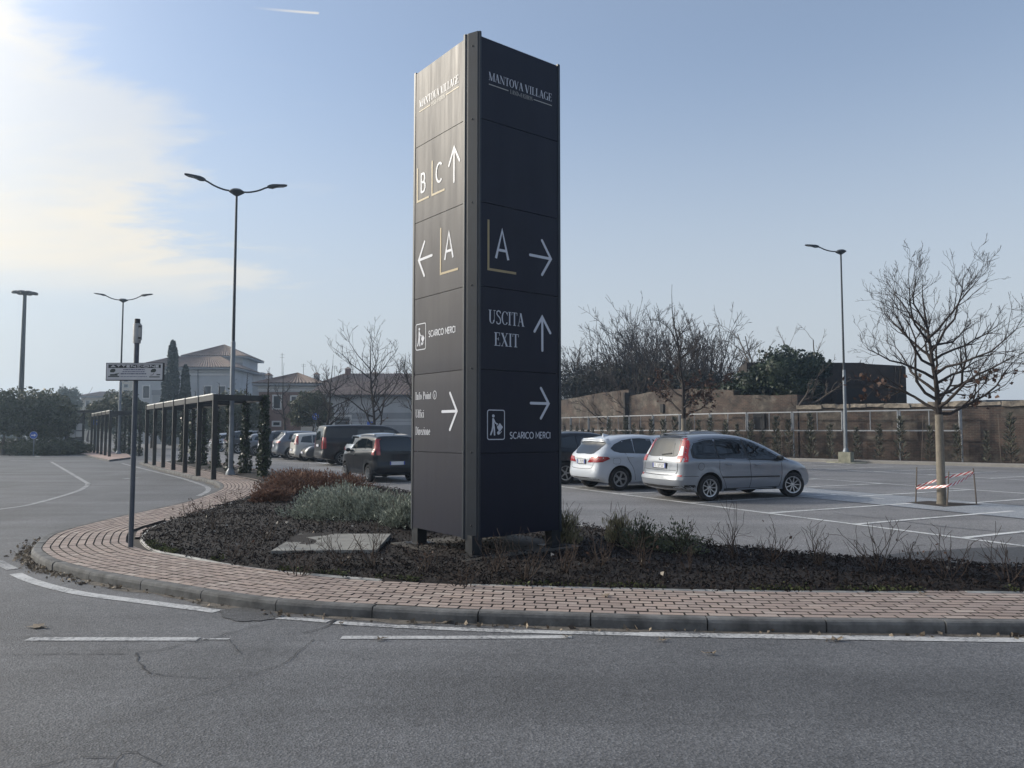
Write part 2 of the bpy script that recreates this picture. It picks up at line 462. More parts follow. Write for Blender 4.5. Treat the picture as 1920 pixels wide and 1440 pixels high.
# the smooth band the trees stand in, edged with tar joints
band = MB(); a, b_ = row(C0, -13) - V * 1.35, row(C0, 3.3) - V * 1.35
band.add([(p.x, p.y, 0.008) for p in (a, b_, b_ + V * 2.6, a + V * 2.6)], [(0, 1, 2, 3)])
band.build('asphalt_band', M_PATCH, parking)
def tar(pts, w): line_obj('tar_joint', catmull([Vector((p[0], p[1], 0)) for p in pts], 0.4), w, 0.0105, M_TAR, parking)
tar([row(C0, -13) - V * 1.35, row(C0, -6) - V * 1.38, row(C0, 3.3) - V * 1.36], 0.085)
tar([row(C0, 3.3) - V * 1.36, row(C0, 3.35) + V * 0.1, row(C0, 3.3) + V * 1.25], 0.08)
tar([row(C0, -13) + V * 1.25, row(C0, -5) + V * 1.22, row(C0, 3.3) + V * 1.25], 0.06)
tar([gp(1690, 978), gp(1760, 987), gp(1830, 994), gp(1925, 1002)], 0.03)
tar([gp(1560, 962), gp(1640, 972), gp(1700, 976)], 0.022)
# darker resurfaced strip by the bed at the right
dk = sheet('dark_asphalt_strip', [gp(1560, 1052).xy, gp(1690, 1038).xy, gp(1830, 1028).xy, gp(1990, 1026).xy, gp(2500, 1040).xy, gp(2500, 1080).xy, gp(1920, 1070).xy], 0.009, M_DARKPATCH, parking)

# ---- road markings
def road_line(pts, w=0.12): return line_obj('painted_line', catmull([Vector((p.x, p.y, 0)) for p in pts], 0.2), w, 0.005, M_LINEWORN if pts[0].y > 9.9 else M_LINE, road)
G = lambda *ps: [gp(x, y) for x, y in ps]
road_line(G((29, 1076), (64, 1091), (146, 1112), (262, 1128), (340, 1138), (408, 1147)), 0.13)
road_line(G((-6, 1052), (8, 1060), (24, 1068)), 0.13)
road_line(G((520, 1159), (570, 1162), (616, 1166)), 0.09)
road_line(G((628, 1168), (760, 1176), (960, 1184), (1200, 1190)), 0.10)
road_line(G((1200, 1190), (1500, 1195), (1920, 1201), (2400, 1203)), 0.13)
road_line(G((52, 1199), (210, 1199), (372, 1199)), 0.10)
road_line(G((380, 1199), (430, 1199)), 0.035)
road_line(G((640, 1196), (850, 1196), (1072, 1195)), 0.09)
road_line(G((229, 869), (284, 883), (337, 896), (378, 909), (390, 915), (388, 922), (372, 930)), 0.14)
road_line(G((-40, 962), (0, 955), (58, 946), (140, 923), (160, 913), (164, 908), (157, 902), (96, 866)), 0.13)
road_line(G((50, 848), (73, 857)), 0.25)
road_line(G((18, 864), (60, 864)), 0.3)
road_line(G((232, 898), (262, 896)), 0.2)
# cracks and a worn patch in the foreground
M_CRACK = plain('crack filler', (0.022, 0.022, 0.025), 0.7, var=0.3, coords='World')
rng = random.Random(5)
def crack(ps, w=0.016):
    pts = catmull([gp(x, y) for x, y in ps], 0.05)
    pts = [p + Vector((rng.uniform(-1, 1), rng.uniform(-1, 1), 0)) * 0.012 for p in pts]
    line_obj('crack', pts, [w * rng.uniform(0.15, 0.8) for _ in pts], 0.0075, M_CRACK, road)
crack([(0, 1230), (90, 1227), (200, 1227), (256, 1226), (330, 1213), (400, 1196), (440, 1186), (484, 1174)], 0.018)
crack([(256, 1226), (258, 1240), (268, 1254), (286, 1264)], 0.02)
crack([(286, 1264), (340, 1270), (430, 1271), (470, 1262)], 0.012)
crack([(140, 1216), (200, 1208), (262, 1203)], 0.012)
crack([(570, 1188), (600, 1180), (618, 1172), (626, 1162)], 0.024)
crack([(590, 1200), (560, 1222), (535, 1244), (500, 1256), (470, 1268)], 0.014)
crack([(430, 1200), (440, 1215), (452, 1228)], 0.012)
crack([(0, 1202), (70, 1193), (160, 1184)], 0.01)
crack([(216, 1440), (224, 1418), (240, 1412), (270, 1418), (298, 1436)], 0.016)
crack([(60, 1440), (130, 1424), (216, 1420)], 0.013)
crack([(470, 1268), (420, 1290), (350, 1312), (280, 1340), (180, 1360)], 0.010)
wp = [gp(x, y) for x, y in ((412, 1146), (450, 1140), (500, 1145), (530, 1155), (500, 1163), (455, 1166), (420, 1158))]
sheet('worn_patch', [(p.x, p.y) for p in [q + Vector((rng.uniform(-1, 1), rng.uniform(-1, 1), 0)) * 0.02 for q in catmull(wp + [wp[0]], 0.05)[:-1]]], 0.0065, M_DARKPATCH, road)

M_GRIT = plain('gutter grit', (0.11, 0.10, 0.088), 0.95, var=0.45, scale=14, bump=0.6, coords='World')
kp_ = catmull(KERB, 0.25); ks_ = arclen(kp_); gpts = []; gw = []
for i_ in range(int(ks_[-1] / 0.25)):
    a_, t_ = sample(kp_, ks_, i_ * 0.25); w_ = 0.10 + 0.05 * math.sin(i_ * 0.9) + 0.035 * math.sin(i_ * 2.3); gpts.append(a_ - Vector((t_.y, -t_.x, 0)) * (w_ / 2 - 0.02)); gw.append(w_)
line_obj('gutter_grit', gpts, gw, 0.0028, M_GRIT, road)
# ---- pavement slab, kerb stones, pavers
M_JOINT = plain('joint sand', (0.04, 0.034, 0.03), 0.95, var=0.45, scale=8, coords='World')
outer = [p + kerb_frame(s)[2] * 0.06 for p, s in zip(KERB_PTS, KERB_S)]
def offset_path(d, step=0.1):
    out = []
    n = int(KERB_S[-1] / step)
    for i in range(n + 1):
        p, t, nrm = kerb_frame(i * step)
        if 0 < i < n:
            t = (kerb_frame(i * step + 0.35)[0] - kerb_frame(i * step - 0.35)[0]).normalized(); nrm = Vector((t.y, -t.x, 0))
        out.append(p + nrm * d)
    return out
# sub-base under the pavers, closed along the far side of the pergola
base_poly = [(p.x, p.y) for p in offset_path(0.05, 0.25)] + [(-17.0, 39.6), (-13.0, 34.4), (-9.8, 30.0), (-6.4, 26.4), (-4.4, 23.0), (-2.5, 19.7), (-0.6, 16.2), (1.25, 12.9), (2.3, 11.55), (3.5, 10.1), (6.2, 8.8), (11.5, 7.6)]
pb = MB(); pb.prism(base_poly, 0.005, 0.066); pave = pb.build('pavement', M_JOINT); tag(pave, kind='structure')

kerb = empty('kerb'); tag(kerb, kind='structure')
def kerb_stones(path, s, name, parent, length=0.985, w=KERB_W, h=KERB_H, mat=None, side=1, z0=0.0, rngk=random.Random(3)):
    d = 0.0
    while d < s[-1] - 0.3:
        L = min(length, s[-1] - d); g = 0.006
        k = 5
        vs = []
        dz, dh = rngk.uniform(-0.004, 0.004), rngk.uniform(-0.005, 0.005)
        prof = [(0, z0 - 0.05), (0, z0 + h - 0.035 + dz), (0.010, z0 + h - 0.012 + dz), (0.03, z0 + h + dz), (w, z0 + h + dz - 0.002), (w, z0 - 0.05)]
        for i in range(k):
            p, t = sample(path, s, d + g + (L - 2 * g) * i / (k - 1))
            a, _ = sample(path, s, d + L * i / (k - 1) - 0.2); b, _ = sample(path, s, d + L * i / (k - 1) + 0.2)
            t = (b - a).normalized() if (b - a).length > 0.01 else t
            nrm = Vector((t.y, -t.x, 0)) * side
            for o, z in prof: vs.append(p + nrm * (o + dh) + Vector((0, 0, z)))
        m = len(prof); fs = []
        for i in range(k - 1):
            for j in range(m - 1):
                q = (i * m + j, i * m + j + 1, (i + 1) * m + j + 1, (i + 1) * m + j)
                fs.append(q if side < 0 else tuple(reversed(q)))
        fs.append(tuple(range(m))); fs.append(tuple(reversed(range((k - 1) * m, k * m))))
        b = MB(); b.add(vs, fs); b.build(name, mat or M_KERB, parent)
        d += length
kerb_stones(KERB_PTS, KERB_S, 'kerb_stone', kerb)

# pavers: courses parallel to the kerb, 20 x 10 cm, running bond
M_PAVER, n_, l_, p_ = new_mat('red concrete pavers')
g_ = n_.new('ShaderNodeNewGeometry'); oi_ = n_.new('ShaderNodeObjectInfo')
addr = n_.new('ShaderNodeMath'); addr.operation = 'ADD'; l_.new(g_.outputs['Random Per Island'], addr.inputs[0]); l_.new(oi_.outputs['Random'], addr.inputs[1])
fr = n_.new('ShaderNodeMath'); fr.operation = 'FRACT'; l_.new(addr.outputs[0], fr.inputs[0])
c1 = _ramp(n_, l_, fr.outputs[0], [(0.0, (0.235, 0.185, 0.163)), (0.3, (0.31, 0.255, 0.228)), (0.55, (0.265, 0.212, 0.19)), (0.8, (0.33, 0.26, 0.225)), (1.0, (0.38, 0.325, 0.29))])
dirt = _noise(n_, l_, 1.1, 5, 0.65, g_.outputs['Position'])
c2 = _mixc(n_, l_, _ramp(n_, l_, dirt, [(0.42, (0, 0, 0)), (0.75, (0.55, 0.55, 0.55))]), c1, (0.26, 0.21, 0.195))
sp = _noise(n_, l_, 130, 3, 0.7, g_.outputs['Position'])
c3 = _mixc(n_, l_, 1.0, c2, _ramp(n_, l_, sp, [(0.3, (0.72, 0.72, 0.72)), (0.7, (1.2, 1.2, 1.2))]), 'MULTIPLY')
l_.new(c3, p_.inputs['Base Color']); p_.inputs['Roughness'].default_value = 0.85
_bump(n_, l_, sp, 0.5, 0.004, p_)
PAVER_MI = [1] * 8 + [0]
def paver_mesh():
    b = MB(); L, W, H, ch = 0.192, 0.0935, 0.04, 0.005
    lo = [(x * L / 2, y * W / 2) for x, y in ((-1, -1), (1, -1), (1, 1), (-1, 1))]
    hi = [(x * (L / 2 - ch), y * (W / 2 - ch)) for x, y in ((-1, -1), (1, -1), (1, 1), (-1, 1))]
    vs = [(x, y, -H) for x, y in lo] + [(x, y, -0.004) for x, y in lo] + [(x, y, 0) for x, y in hi]
    fs = [(0, 1, 5, 4), (1, 2, 6, 5), (2, 3, 7, 6), (3, 0, 4, 7), (4, 5, 9, 8), (5, 6, 10, 9), (6, 7, 11, 10), (7, 4, 8, 11), (8, 9, 10, 11)]
    b.add(vs, fs); me = b.mesh('paver'); me.materials.append(M_PAVER); me.materials.append(M_JOINT); me.polygons.foreach_set('material_index', PAVER_MI); return me, vs, fs
PAVER_ME, PAVER_V, PAVER_F = paver_mesh()
rng = random.Random(11)
spots = []
occupied = set()
for c in range(31):
    path = offset_path(KERB_W + 0.055 + c * 0.1035); s = arclen(path)
    d = 0.1 if c % 2 else 0.0
    while d < s[-1]:
        p, t = sample(path, s, d + 0.1); d += 0.2
        if inside(BED2D, p.x, p.y) or p.y > 38.5: continue
        key = (round(p.x / 0.085), round(p.y / 0.085))
        near = [(key[0] + i, key[1] + j) for i in (-1, 0, 1) for j in (-1, 0, 1)]
        if c > 9 and any(k in occupied for k in near): continue
        occupied.add(key)
        if p.x > 10.5 or (c > 10 and p.x > -5.6): continue
        spots.append((p, math.atan2(t.y, t.x), rng.uniform(-0.0025, 0.0025), rng.uniform(-0.012, 0.012), rng.uniform(-0.012, 0.012)))
def in_view(p): 
    x = p.x / p.y * FPX + CX
    return -20 < x < 1940
def shown_size(q):
    p = q[0]; return 1.0 / (p.x * p.x + p.y * p.y + 2.5)
vis = sorted([q for q in spots if in_view(q[0])], key=shown_size, reverse=True)
single = set(id(q) for q in vis[:300])
TOPZ = 0.099
pm = MB()
for q in spots:
    p, a, dz, tx, ty = q
    Mx = Matrix.Translation((p.x, p.y, TOPZ + dz)) @ Matrix.Rotation(a, 4, 'Z') @ Matrix.Rotation(tx, 4, 'X') @ Matrix.Rotation(ty * 0.5, 4, 'Y')
    if id(q) in single:
        o = link('paver', PAVER_ME, pave); o.matrix_local = Mx
    else:
        pm.add([Mx @ Vector(v) for v in PAVER_V], PAVER_F[:8], 1); b0 = len(pm.v) - len(PAVER_V); pm.f.append(tuple(i_ + b0 for i_ in PAVER_F[8])); pm.m.append(0)
o = pm.build('pavers', [M_PAVER, M_JOINT], pave); tag(o, kind='stuff')
# pale edging between pavement and bed, and along the parking lot
edge = empty('bed_edging'); tag(edge, kind='structure')
ep = catmull([Vector((x, y, 0)) for x, y in BED_NEAR], 0.12); es = arclen(ep)
kerb_stones(ep, es, 'edging_stone', edge, 1.0, 0.06, 0.097, M_PALEKERB, 1)
ep = catmull([Vector((x, y, 0)) for x, y in BED_FAR[8:]], 0.2); es = arclen(ep)
kerb_stones(ep, es, 'edging_stone', edge, 1.2, 0.09, 0.09, M_PALEKERB, 1)

# ---- the totem's footprint (near corner, and directions of its two visible faces)
TN, TEX, TEY, TS = Vector((-0.494, 9.35, 0)), Vector((0.7913, 0.6114, 0)), Vector((-0.6114, 0.7913, 0)), 1.453
TOTEM_C = TN + (TEX + TEY) * (TS / 2)
SLAB = [gp(x, y, 0.185) for x, y in ((508, 1033), (562, 1001), (733, 1001), (706, 1031))]
# ---- the bed: dark bark mulch, slightly mounded
M_SOIL = plain('dark soil', (0.011, 0.0085, 0.0085), 0.95, var=0.5, scale=9, bump=0.8, coords='World')
xs = np.arange(-18.5, 11.6, 0.22); ys = np.arange(7.0, 40.0, 0.22)
rngn = np.random.default_rng(4)
def dist_edge(x, y, poly=BED2D):
    best = 1e9
    for i in range(0, len(poly), 2):
        dx, dy = poly[i][0] - x, poly[i][1] - y; best = min(best, dx * dx + dy * dy)
    return math.sqrt(best)
def bed_z(x, y):
    d = dist_edge(x, y)
    h = 0.085 + 0.12 * (1 - math.exp(-d / 0.9))
    dx, dy = x - TOTEM_C.x, y - TOTEM_C.y
    r = max(abs(dx * TEX.x + dy * TEX.y), abs(dx * TEY.x + dy * TEY.y))
    if r < 2.1: h -= (h - 0.135) * (1 - max(0.0, (r - 1.25) / 0.85))
    return h + 0.025 * math.sin(x * 2.1 + 1.3 * y) * math.sin(y * 1.7 - x) * min(1, d)
pts2 = [Vector((x, y)) for x, y in BED2D]; nb = len(pts2)
for y in np.arange(7.2, 39, 0.33):
    for x in np.arange(-17.5, 11.5, 0.33):
        xx, yy = x + rngn.uniform(-.08, .08), y + rngn.uniform(-.08, .08)
        if inside(BED2D, xx, yy) and dist_edge(xx, yy) > 0.2: pts2.append(Vector((xx, yy)))
vo, eo, fo, *_ = delaunay_2d_cdt(pts2, [(i, (i + 1) % nb) for i in range(nb)], [], 1, 1e-4)
b = MB(); b.add([(v.x, v.y, bed_z(v.x, v.y) if i >= nb else 0.08) for i, v in enumerate(vo)], [tuple(f) for f in fo])
bed = b.build('planting_bed', M_SOIL, smooth=True); tag(bed, kind='structure')
# bark chips
M_BARK = leaf_mat('bark chips', (0.004, 0.0032, 0.0036), (0.026, 0.0185, 0.0175), 0.95, 0)
chips = []
while len(chips) < 62000:
    u = rngn.random()
    y = 7.3 + 14 * u ** 1.7; x = rngn.uniform(-6.6, 9.5)
    dx, dy = x - TOTEM_C.x, y - TOTEM_C.y
    if max(abs(dx * TEX.x + dy * TEX.y), abs(dx * TEY.x + dy * TEY.y)) < 0.95 and rngn.random() < 0.25: continue
    if inside([(p.x, p.y) for p in SLAB], x, y) and rngn.random() < 0.97: continue
    if inside(BED2D, x, y): chips.append((x, y, bed_z(x, y) + rngn.uniform(0.0, 0.03)))
me = quads_mesh('bark_mulch', leaf_quads(chips, 0.0135, rngn, 0.6, up=0.0, long=3.0), M_BARK)
o = link('bark_mulch', me); tag(o, 'dark brown bark mulch covering the planted bed round the totem', 'mulch', kind='stuff')
# ================================================================== lettering helpers (flat shapes in a face's own u, v metres)
class Ink:
    """flat print: every stroke sits a hair above the one before"""
    def __init__(s, origin, eu, ev, en, lift=0.002):
        s.o, s.eu, s.ev, s.en, s.h, s.b = origin, eu, ev, en, lift, MB()
    def P(s, u, v): return s.o + s.eu * u + s.ev * v + s.en * s.h
    def poly(s, pts):
        a = sum(pts[i][0] * pts[(i + 1) % len(pts)][1] - pts[(i + 1) % len(pts)][0] * pts[i][1] for i in range(len(pts)))
        if a < 0: pts = pts[::-1]
        s.b.add([s.P(u, v) for u, v in pts], [tuple(range(len(pts)))]); s.h += 0.00012
    def rect(s, u0, v0, u1, v1): s.poly([(u0, v0), (u1, v0), (u1, v1), (u0, v1)])
    def stroke(s, pts, w, round_=True, closed=False):
        """constant-width polyline with mitred joints"""
        n = len(pts); L, Rr = [], []
        for i in range(n):
            a = pts[i - 1] if (i or closed) else None; c = pts[(i + 1) % n] if (i < n - 1 or closed) else None; p = pts[i]
            ds = []
            if a is not None: ds.append(Vector((p[0] - a[0], p[1] - a[1])).normalized())
            if c is not None: ds.append(Vector((c[0] - p[0], c[1] - p[1])).normalized())
            t = (ds[0] + ds[-1]); t = t.normalized() if t.length > 1e-4 else ds[0]
            nrm = Vector((-t.y, t.x)); k = max(0.5, nrm.dot(Vector((-ds[0].y, ds[0].x)))) 
            L.append((p[0] + nrm.x * w / 2 / k, p[1] + nrm.y * w / 2 / k)); Rr.append((p[0] - nrm.x * w / 2 / k, p[1] - nrm.y * w / 2 / k))
        m = n if closed else n - 1
        vs = [s.P(*q) for q in L] + [s.P(*q) for q in Rr]
        s.b.add(vs, [(i, n + i, n + (i + 1) % n, (i + 1) % n) for i in range(m)]); s.h += 0.00012
        if round_ and not closed:
            for e, q in ((pts[0], pts[1]), (pts[-1], pts[-2])):
                s.disc(e, w / 2)
    def disc(s, c, r, n=14): s.poly([(c[0] + r * math.cos(2 * math.pi * k / n), c[1] + r * math.sin(2 * math.pi * k / n)) for k in range(n)])
    def ring(s, cu, cv, ru, rv, tu, tv, a0=0, a1=360, n=28):
        """elliptic arc band, tu wide at the sides and tv wide at top and bottom"""
        vs = []; k = n + 1
        for i in range(k):
            a = R(a0 + (a1 - a0) * i / n); ca, sa = math.cos(a), math.sin(a)
            vs += [s.P(cu + ru * ca, cv + rv * sa), s.P(cu + (ru - tu) * ca, cv + (rv - tv) * sa)]
        s.b.add(vs, [(2 * i, 2 * i + 2, 2 * i + 3, 2 * i + 1) for i in range(n)]); s.h += 0.00012

def arc(cx, cy, rx, ry, a0, a1, n=10): return [(cx + rx * math.cos(R(a0 + (a1 - a0) * i / n)), cy + ry * math.sin(R(a0 + (a1 - a0) * i / n))) for i in range(n + 1)]
# thin sans capitals as centre lines, cap height 1
SANS = {
 'A': (0.74, [[(0, 0), (0.37, 1), (0.74, 0)], [(0.13, 0.30), (0.61, 0.30)]]),
 'B': (0.56, [[(0, 0), (0, 1), (0.26, 1)] + arc(0.26, 0.765, 0.235, 0.235, 90, -90)[1:] + [(0.0, 0.53)], [(0.26, 0.53)] + arc(0.28, 0.265, 0.27, 0.265, 90, -90)[1:] + [(0, 0)]]),
 'C': (0.74, [arc(0.46, 0.5, 0.46, 0.5, 48, 312, 20)]),
 'S': (0.54, [arc(0.27, 0.755, 0.245, 0.245, 35, 250, 12) + arc(0.27, 0.25, 0.265, 0.25, 75, -145, 14)]),
 'R': (0.56, [[(0, 0), (0, 1), (0.27, 1)] + arc(0.27, 0.74, 0.26, 0.26, 90, -90)[1:] + [(0.0, 0.48)], [(0.25, 0.48), (0.56, 0)]]),
 'I': (0.0, [[(0, 0), (0, 1)]]),
 'O': (0.94, [arc(0.47, 0.5, 0.47, 0.5, 0, 360, 26)]),
 'M': (0.80, [[(0, 0), (0, 1), (0.40, 0.32), (0.80, 1), (0.80, 0)]]),
 'E': (0.50, [[(0.50, 1), (0, 1), (0, 0), (0.50, 0)], [(0, 0.52), (0.44, 0.52)]]),
 'T': (0.62, [[(0, 1), (0.62, 1)], [(0.31, 1), (0.31, 0)]]),
 'N': (0.70, [[(0, 0), (0, 1), (0.70, 0), (0.70, 1)]]),
 'Z': (0.62, [[(0, 1), (0.62, 1), (0, 0), (0.62, 0)]]),
 ' ': (0.18, []),
}
def sans(ink, text, u0, v0, v1, u1, w):
    """text fitted between u0 and u1, v0 and v1"""
    gap = 0.24; tot = sum(SANS[c][0] for c in text) + gap * (len(text) - 1)
    sx = (u1 - u0 - w) / tot; sy = v1 - v0 - w; x = 0
    for c in text:
        for st in SANS[c][1]: ink.stroke([(u0 + w / 2 + (x + px) * sx, v0 + w / 2 + py * sy) for px, py in st], w, round_=False)
        x += SANS[c][0] + gap
# narrow high-contrast serif letters: 'v' thick stem, 'h' hairline, 'd' slanted stroke, 'o' bowl
T, H_ = 0.125, 0.035
def _s(x, w=0.30, y=0): return ('h', x - w / 2, x + w / 2, y)
SERIF = {
 'M': (0.86, [('v', 0.10, 0, 1, H_), ('d', 0.10, 1, 0.41, 0, T), ('d', 0.42, 0, 0.74, 1, H_), ('v', 0.74, 0, 1, T), _s(0.10, 0.22), _s(0.75, 0.26), ('h', -0.0, 0.18, 1 - H_), ('h', 0.70, 0.88, 1 - H_)]),
 'A': (0.66, [('d', 0.08, 0, 0.31, 1, H_), ('d', 0.31, 1, 0.56, 0, T), ('h', 0.15, 0.47, 0.32), _s(0.09, 0.20), _s(0.57, 0.26)]),
 'N': (0.74, [('v', 0.12, 0, 1, H_), ('d', 0.10, 1, 0.62, 0, T), ('v', 0.62, 0, 1, H_), _s(0.12, 0.22), ('h', 0.0, 0.14, 1 - H_), ('h', 0.52, 0.74, 1 - H_)]),
 'T': (0.60, [('v', 0.30, 0, 1, T), ('h', 0.02, 0.58, 1 - H_), ('v', 0.035, 0.78, 1, H_), ('v', 0.565, 0.78, 1, H_), _s(0.30)]),
 'O': (0.70, [('o', 0.35, 0.5, 0.34, 0.51, 0, 360)]),
 'V': (0.66, [('d', 0.08, 1, 0.33, 0, T), ('d', 0.34, 0, 0.57, 1, H_), ('h', -0.02, 0.22, 1 - H_), ('h', 0.48, 0.68, 1 - H_)]),
 'I': (0.32, [('v', 0.16, 0, 1, T), _s(0.16), ('h', 0.01, 0.31, 1 - H_)]),
 'L': (0.56, [('v', 0.16, 0, 1, T), ('h', 0.01, 0.54, 0), ('v', 0.525, 0, 0.25, H_), ('h', 0.01, 0.31, 1 - H_)]),
 'G': (0.70, [('o', 0.36, 0.5, 0.34, 0.51, 42, 318), ('v', 0.62, 0.0, 0.42, T), ('h', 0.48, 0.74, 0.42)]),
 'E': (0.58, [('v', 0.16, 0, 1, T), ('h', 0.01, 0.54, 0), ('h', 0.01, 0.52, 1 - H_), ('h', 0.16, 0.40, 0.5), ('v', 0.525, 0, 0.24, H_), ('v', 0.505, 0.78, 1, H_), ('v', 0.40, 0.40, 0.63, H_)]),
 'D': (0.68, [('v', 0.16, 0, 1, T), ('o', 0.26, 0.5, 0.38, 0.5, -90, 90), ('h', 0.01, 0.28, 0), ('h', 0.01, 0.28, 1 - H_)]),
 'F': (0.54, [('v', 0.16, 0, 1, T), ('h', 0.01, 0.52, 1 - H_), ('h', 0.16, 0.40, 0.5), _s(0.16), ('v', 0.505, 0.76, 1, H_), ('v', 0.40, 0.40, 0.63, H_)]),
 'S': (0.50, [('p', [(0.44, 0.82), (0.38, 0.96), (0.24, 1.0), (0.09, 0.92), (0.07, 0.75), (0.20, 0.60), (0.36, 0.48), (0.45, 0.30), (0.42, 0.10), (0.26, 0.0), (0.10, 0.04), (0.05, 0.18)], 0.085)]),
 'H': (0.76, [('v', 0.16, 0, 1, T), ('v', 0.60, 0, 1, T), ('h', 0.16, 0.60, 0.49), _s(0.16), _s(0.60), ('h', 0.01, 0.31, 1 - H_), ('h', 0.45, 0.75, 1 - H_)]),
 'U': (0.72, [('v', 0.16, 0.26, 1, T), ('v', 0.58, 0.26, 1, H_), ('o', 0.348, 0.27, 0.25, 0.28, 180, 360), ('h', 0.01, 0.31, 1 - H_), ('h', 0.48, 0.70, 1 - H_)]),
 'C': (0.64, [('o', 0.36, 0.5, 0.34, 0.51, 40, 320), ('v', 0.61, 0.70, 0.98, H_)]),
 'X': (0.68, [('d', 0.12, 1, 0.56, 0, T), ('d', 0.10, 0, 0.56, 1, H_), _s(0.11, 0.20), _s(0.56, 0.26), ('h', 0.0, 0.26, 1 - H_), ('h', 0.46, 0.66, 1 - H_)]),
 'P': (0.60, [('v', 0.16, 0, 1, T), ('o', 0.26, 0.73, 0.30, 0.27, -90, 90), _s(0.16), ('h', 0.01, 0.28, 1 - H_)]),
 'n': (0.52, [('v', 0.13, 0, 0.64, T), ('v', 0.38, 0, 0.46, T), ('o', 0.26, 0.44, 0.185, 0.21, 0, 165), _s(0.13, 0.24), _s(0.38, 0.24)]),
 'f': (0.34, [('v', 0.15, 0, 0.82, T), ('o', 0.26, 0.82, 0.17, 0.17, 30, 180), ('h', 0.02, 0.31, 0.60), _s(0.15, 0.26)]),
 'o': (0.46, [('o', 0.23, 0.32, 0.22, 0.33, 0, 360)]),
 'i': (0.26, [('v', 0.13, 0, 0.64, T), _s(0.13, 0.24), ('h', 0.02, 0.13, 0.62), ('c', 0.13, 0.86, 0.075)]),
 't': (0.30, [('v', 0.14, 0.06, 0.86, T), ('h', 0.0, 0.28, 0.60), ('o', 0.20, 0.10, 0.125, 0.10, 180, 320)]),
 'c': (0.40, [('o', 0.23, 0.32, 0.21, 0.33, 45, 315)]),
 'r': (0.38, [('v', 0.13, 0, 0.64, T), ('o', 0.28, 0.46, 0.16, 0.18, 30, 150), _s(0.13, 0.26)]),
 'e': (0.44, [('o', 0.23, 0.32, 0.21, 0.33, 0, 315), ('h', 0.04, 0.42, 0.32)]),
 'z': (0.42, [('h', 0.03, 0.38, 0.60), ('h', 0.03, 0.39, 0), ('d', 0.34, 0.62, 0.08, 0.0, T)]),
 ' ': (0.26, []),
}
def serif(ink, text, u0, v0, v1, u1=None):
    gap = 0.03; tot = sum(SERIF[c][0] for c in text) + gap * (len(text) - 1); hgt = v1 - v0
    sx = (u1 - u0) / tot if u1 else hgt * 0.8; x = 0.0
    for c in text:
        for k in SERIF[c][1]:
            X = lambda q: u0 + (x + q) * sx
            Y = lambda q: v0 + q * hgt
            if k[0] == 'v': ink.rect(X(k[1] - k[4] / 2), Y(k[2]), X(k[1] + k[4] / 2), Y(k[3]))
            elif k[0] == 'h': ink.rect(X(k[1]), Y(k[3]), X(k[2]), Y(k[3] + H_))
            elif k[0] == 'd':
                w = k[5] * 0.6; ink.poly([(X(k[1] - w), Y(k[2])), (X(k[1] + w), Y(k[2])), (X(k[3] + w), Y(k[4])), (X(k[3] - w), Y(k[4]))])
            elif k[0] == 'o': ink.ring(X(k[1]), Y(k[2]), k[3] * sx, k[4] * hgt, T * sx, H_ * hgt, k[5], k[6])
            elif k[0] == 'p': ink.stroke([(X(a), Y(b)) for a, b in k[1]], k[2] * sx, round_=False)
            elif k[0] == 'c': ink.disc((X(k[1]), Y(k[2])), k[3] * hgt * 0.8)
        x += SERIF[c][0] + gap
def arrow(ink, tail, tip, w1, w2, w):
    ink.stroke([w1, tip, w2], w); ink.stroke([tail, (tip[0] + (tail[0] - tip[0]) * 0.06, tip[1] + (tail[1] - tip[1]) * 0.06)], w)
def porter(ink, u0, v0, u1, v1, w=0.012):
    """framed pictogram: a figure pushing a loaded sack truck"""
    W, Hh = u1 - u0, v1 - v0; r = 0.1
    X = lambda a: u0 + a * W
    Y = lambda a: v0 + a * Hh
    fr = [(X(a), Y(b)) for a, b in arc(1 - r, 1 - r * 0.75, r, r * 0.75, 0, 90, 4) + arc(r, 1 - r * 0.75, r, r * 0.75, 90, 180, 4) + arc(r, r * 0.75, r, r * 0.75, 180, 270, 4) + arc(1 - r, r * 0.75, r, r * 0.75, 270, 360, 4)]
    ink.stroke(fr, w, closed=True)
    ink.disc((X(0.34), Y(0.80)), 0.055 * Hh)
    ink.poly([(X(0.28), Y(0.72)), (X(0.38), Y(0.72)), (X(0.42), Y(0.42)), (X(0.27), Y(0.42))])
    ink.stroke([(X(0.37), Y(0.68)), (X(0.46), Y(0.56)), (X(0.60), Y(0.52))], 0.055 * W)
    ink.stroke([(X(0.38), Y(0.44)), (X(0.40), Y(0.29)), (X(0.41), Y(0.16))], 0.085 * W)
    ink.stroke([(X(0.31), Y(0.44)), (X(0.27), Y(0.30)), (X(0.19), Y(0.17))], 0.085 * W)
    ink.poly([(X(0.55), Y(0.40)), (X(0.72), Y(0.56)), (X(0.90), Y(0.42)), (X(0.73), Y(0.26))])
    ink.stroke([(X(0.50), Y(0.56)), (X(0.72), Y(0.20)), (X(0.82), Y(0.27))], 0.03 * W)
    ink.disc((X(0.64), Y(0.22)), 0.06 * Hh)

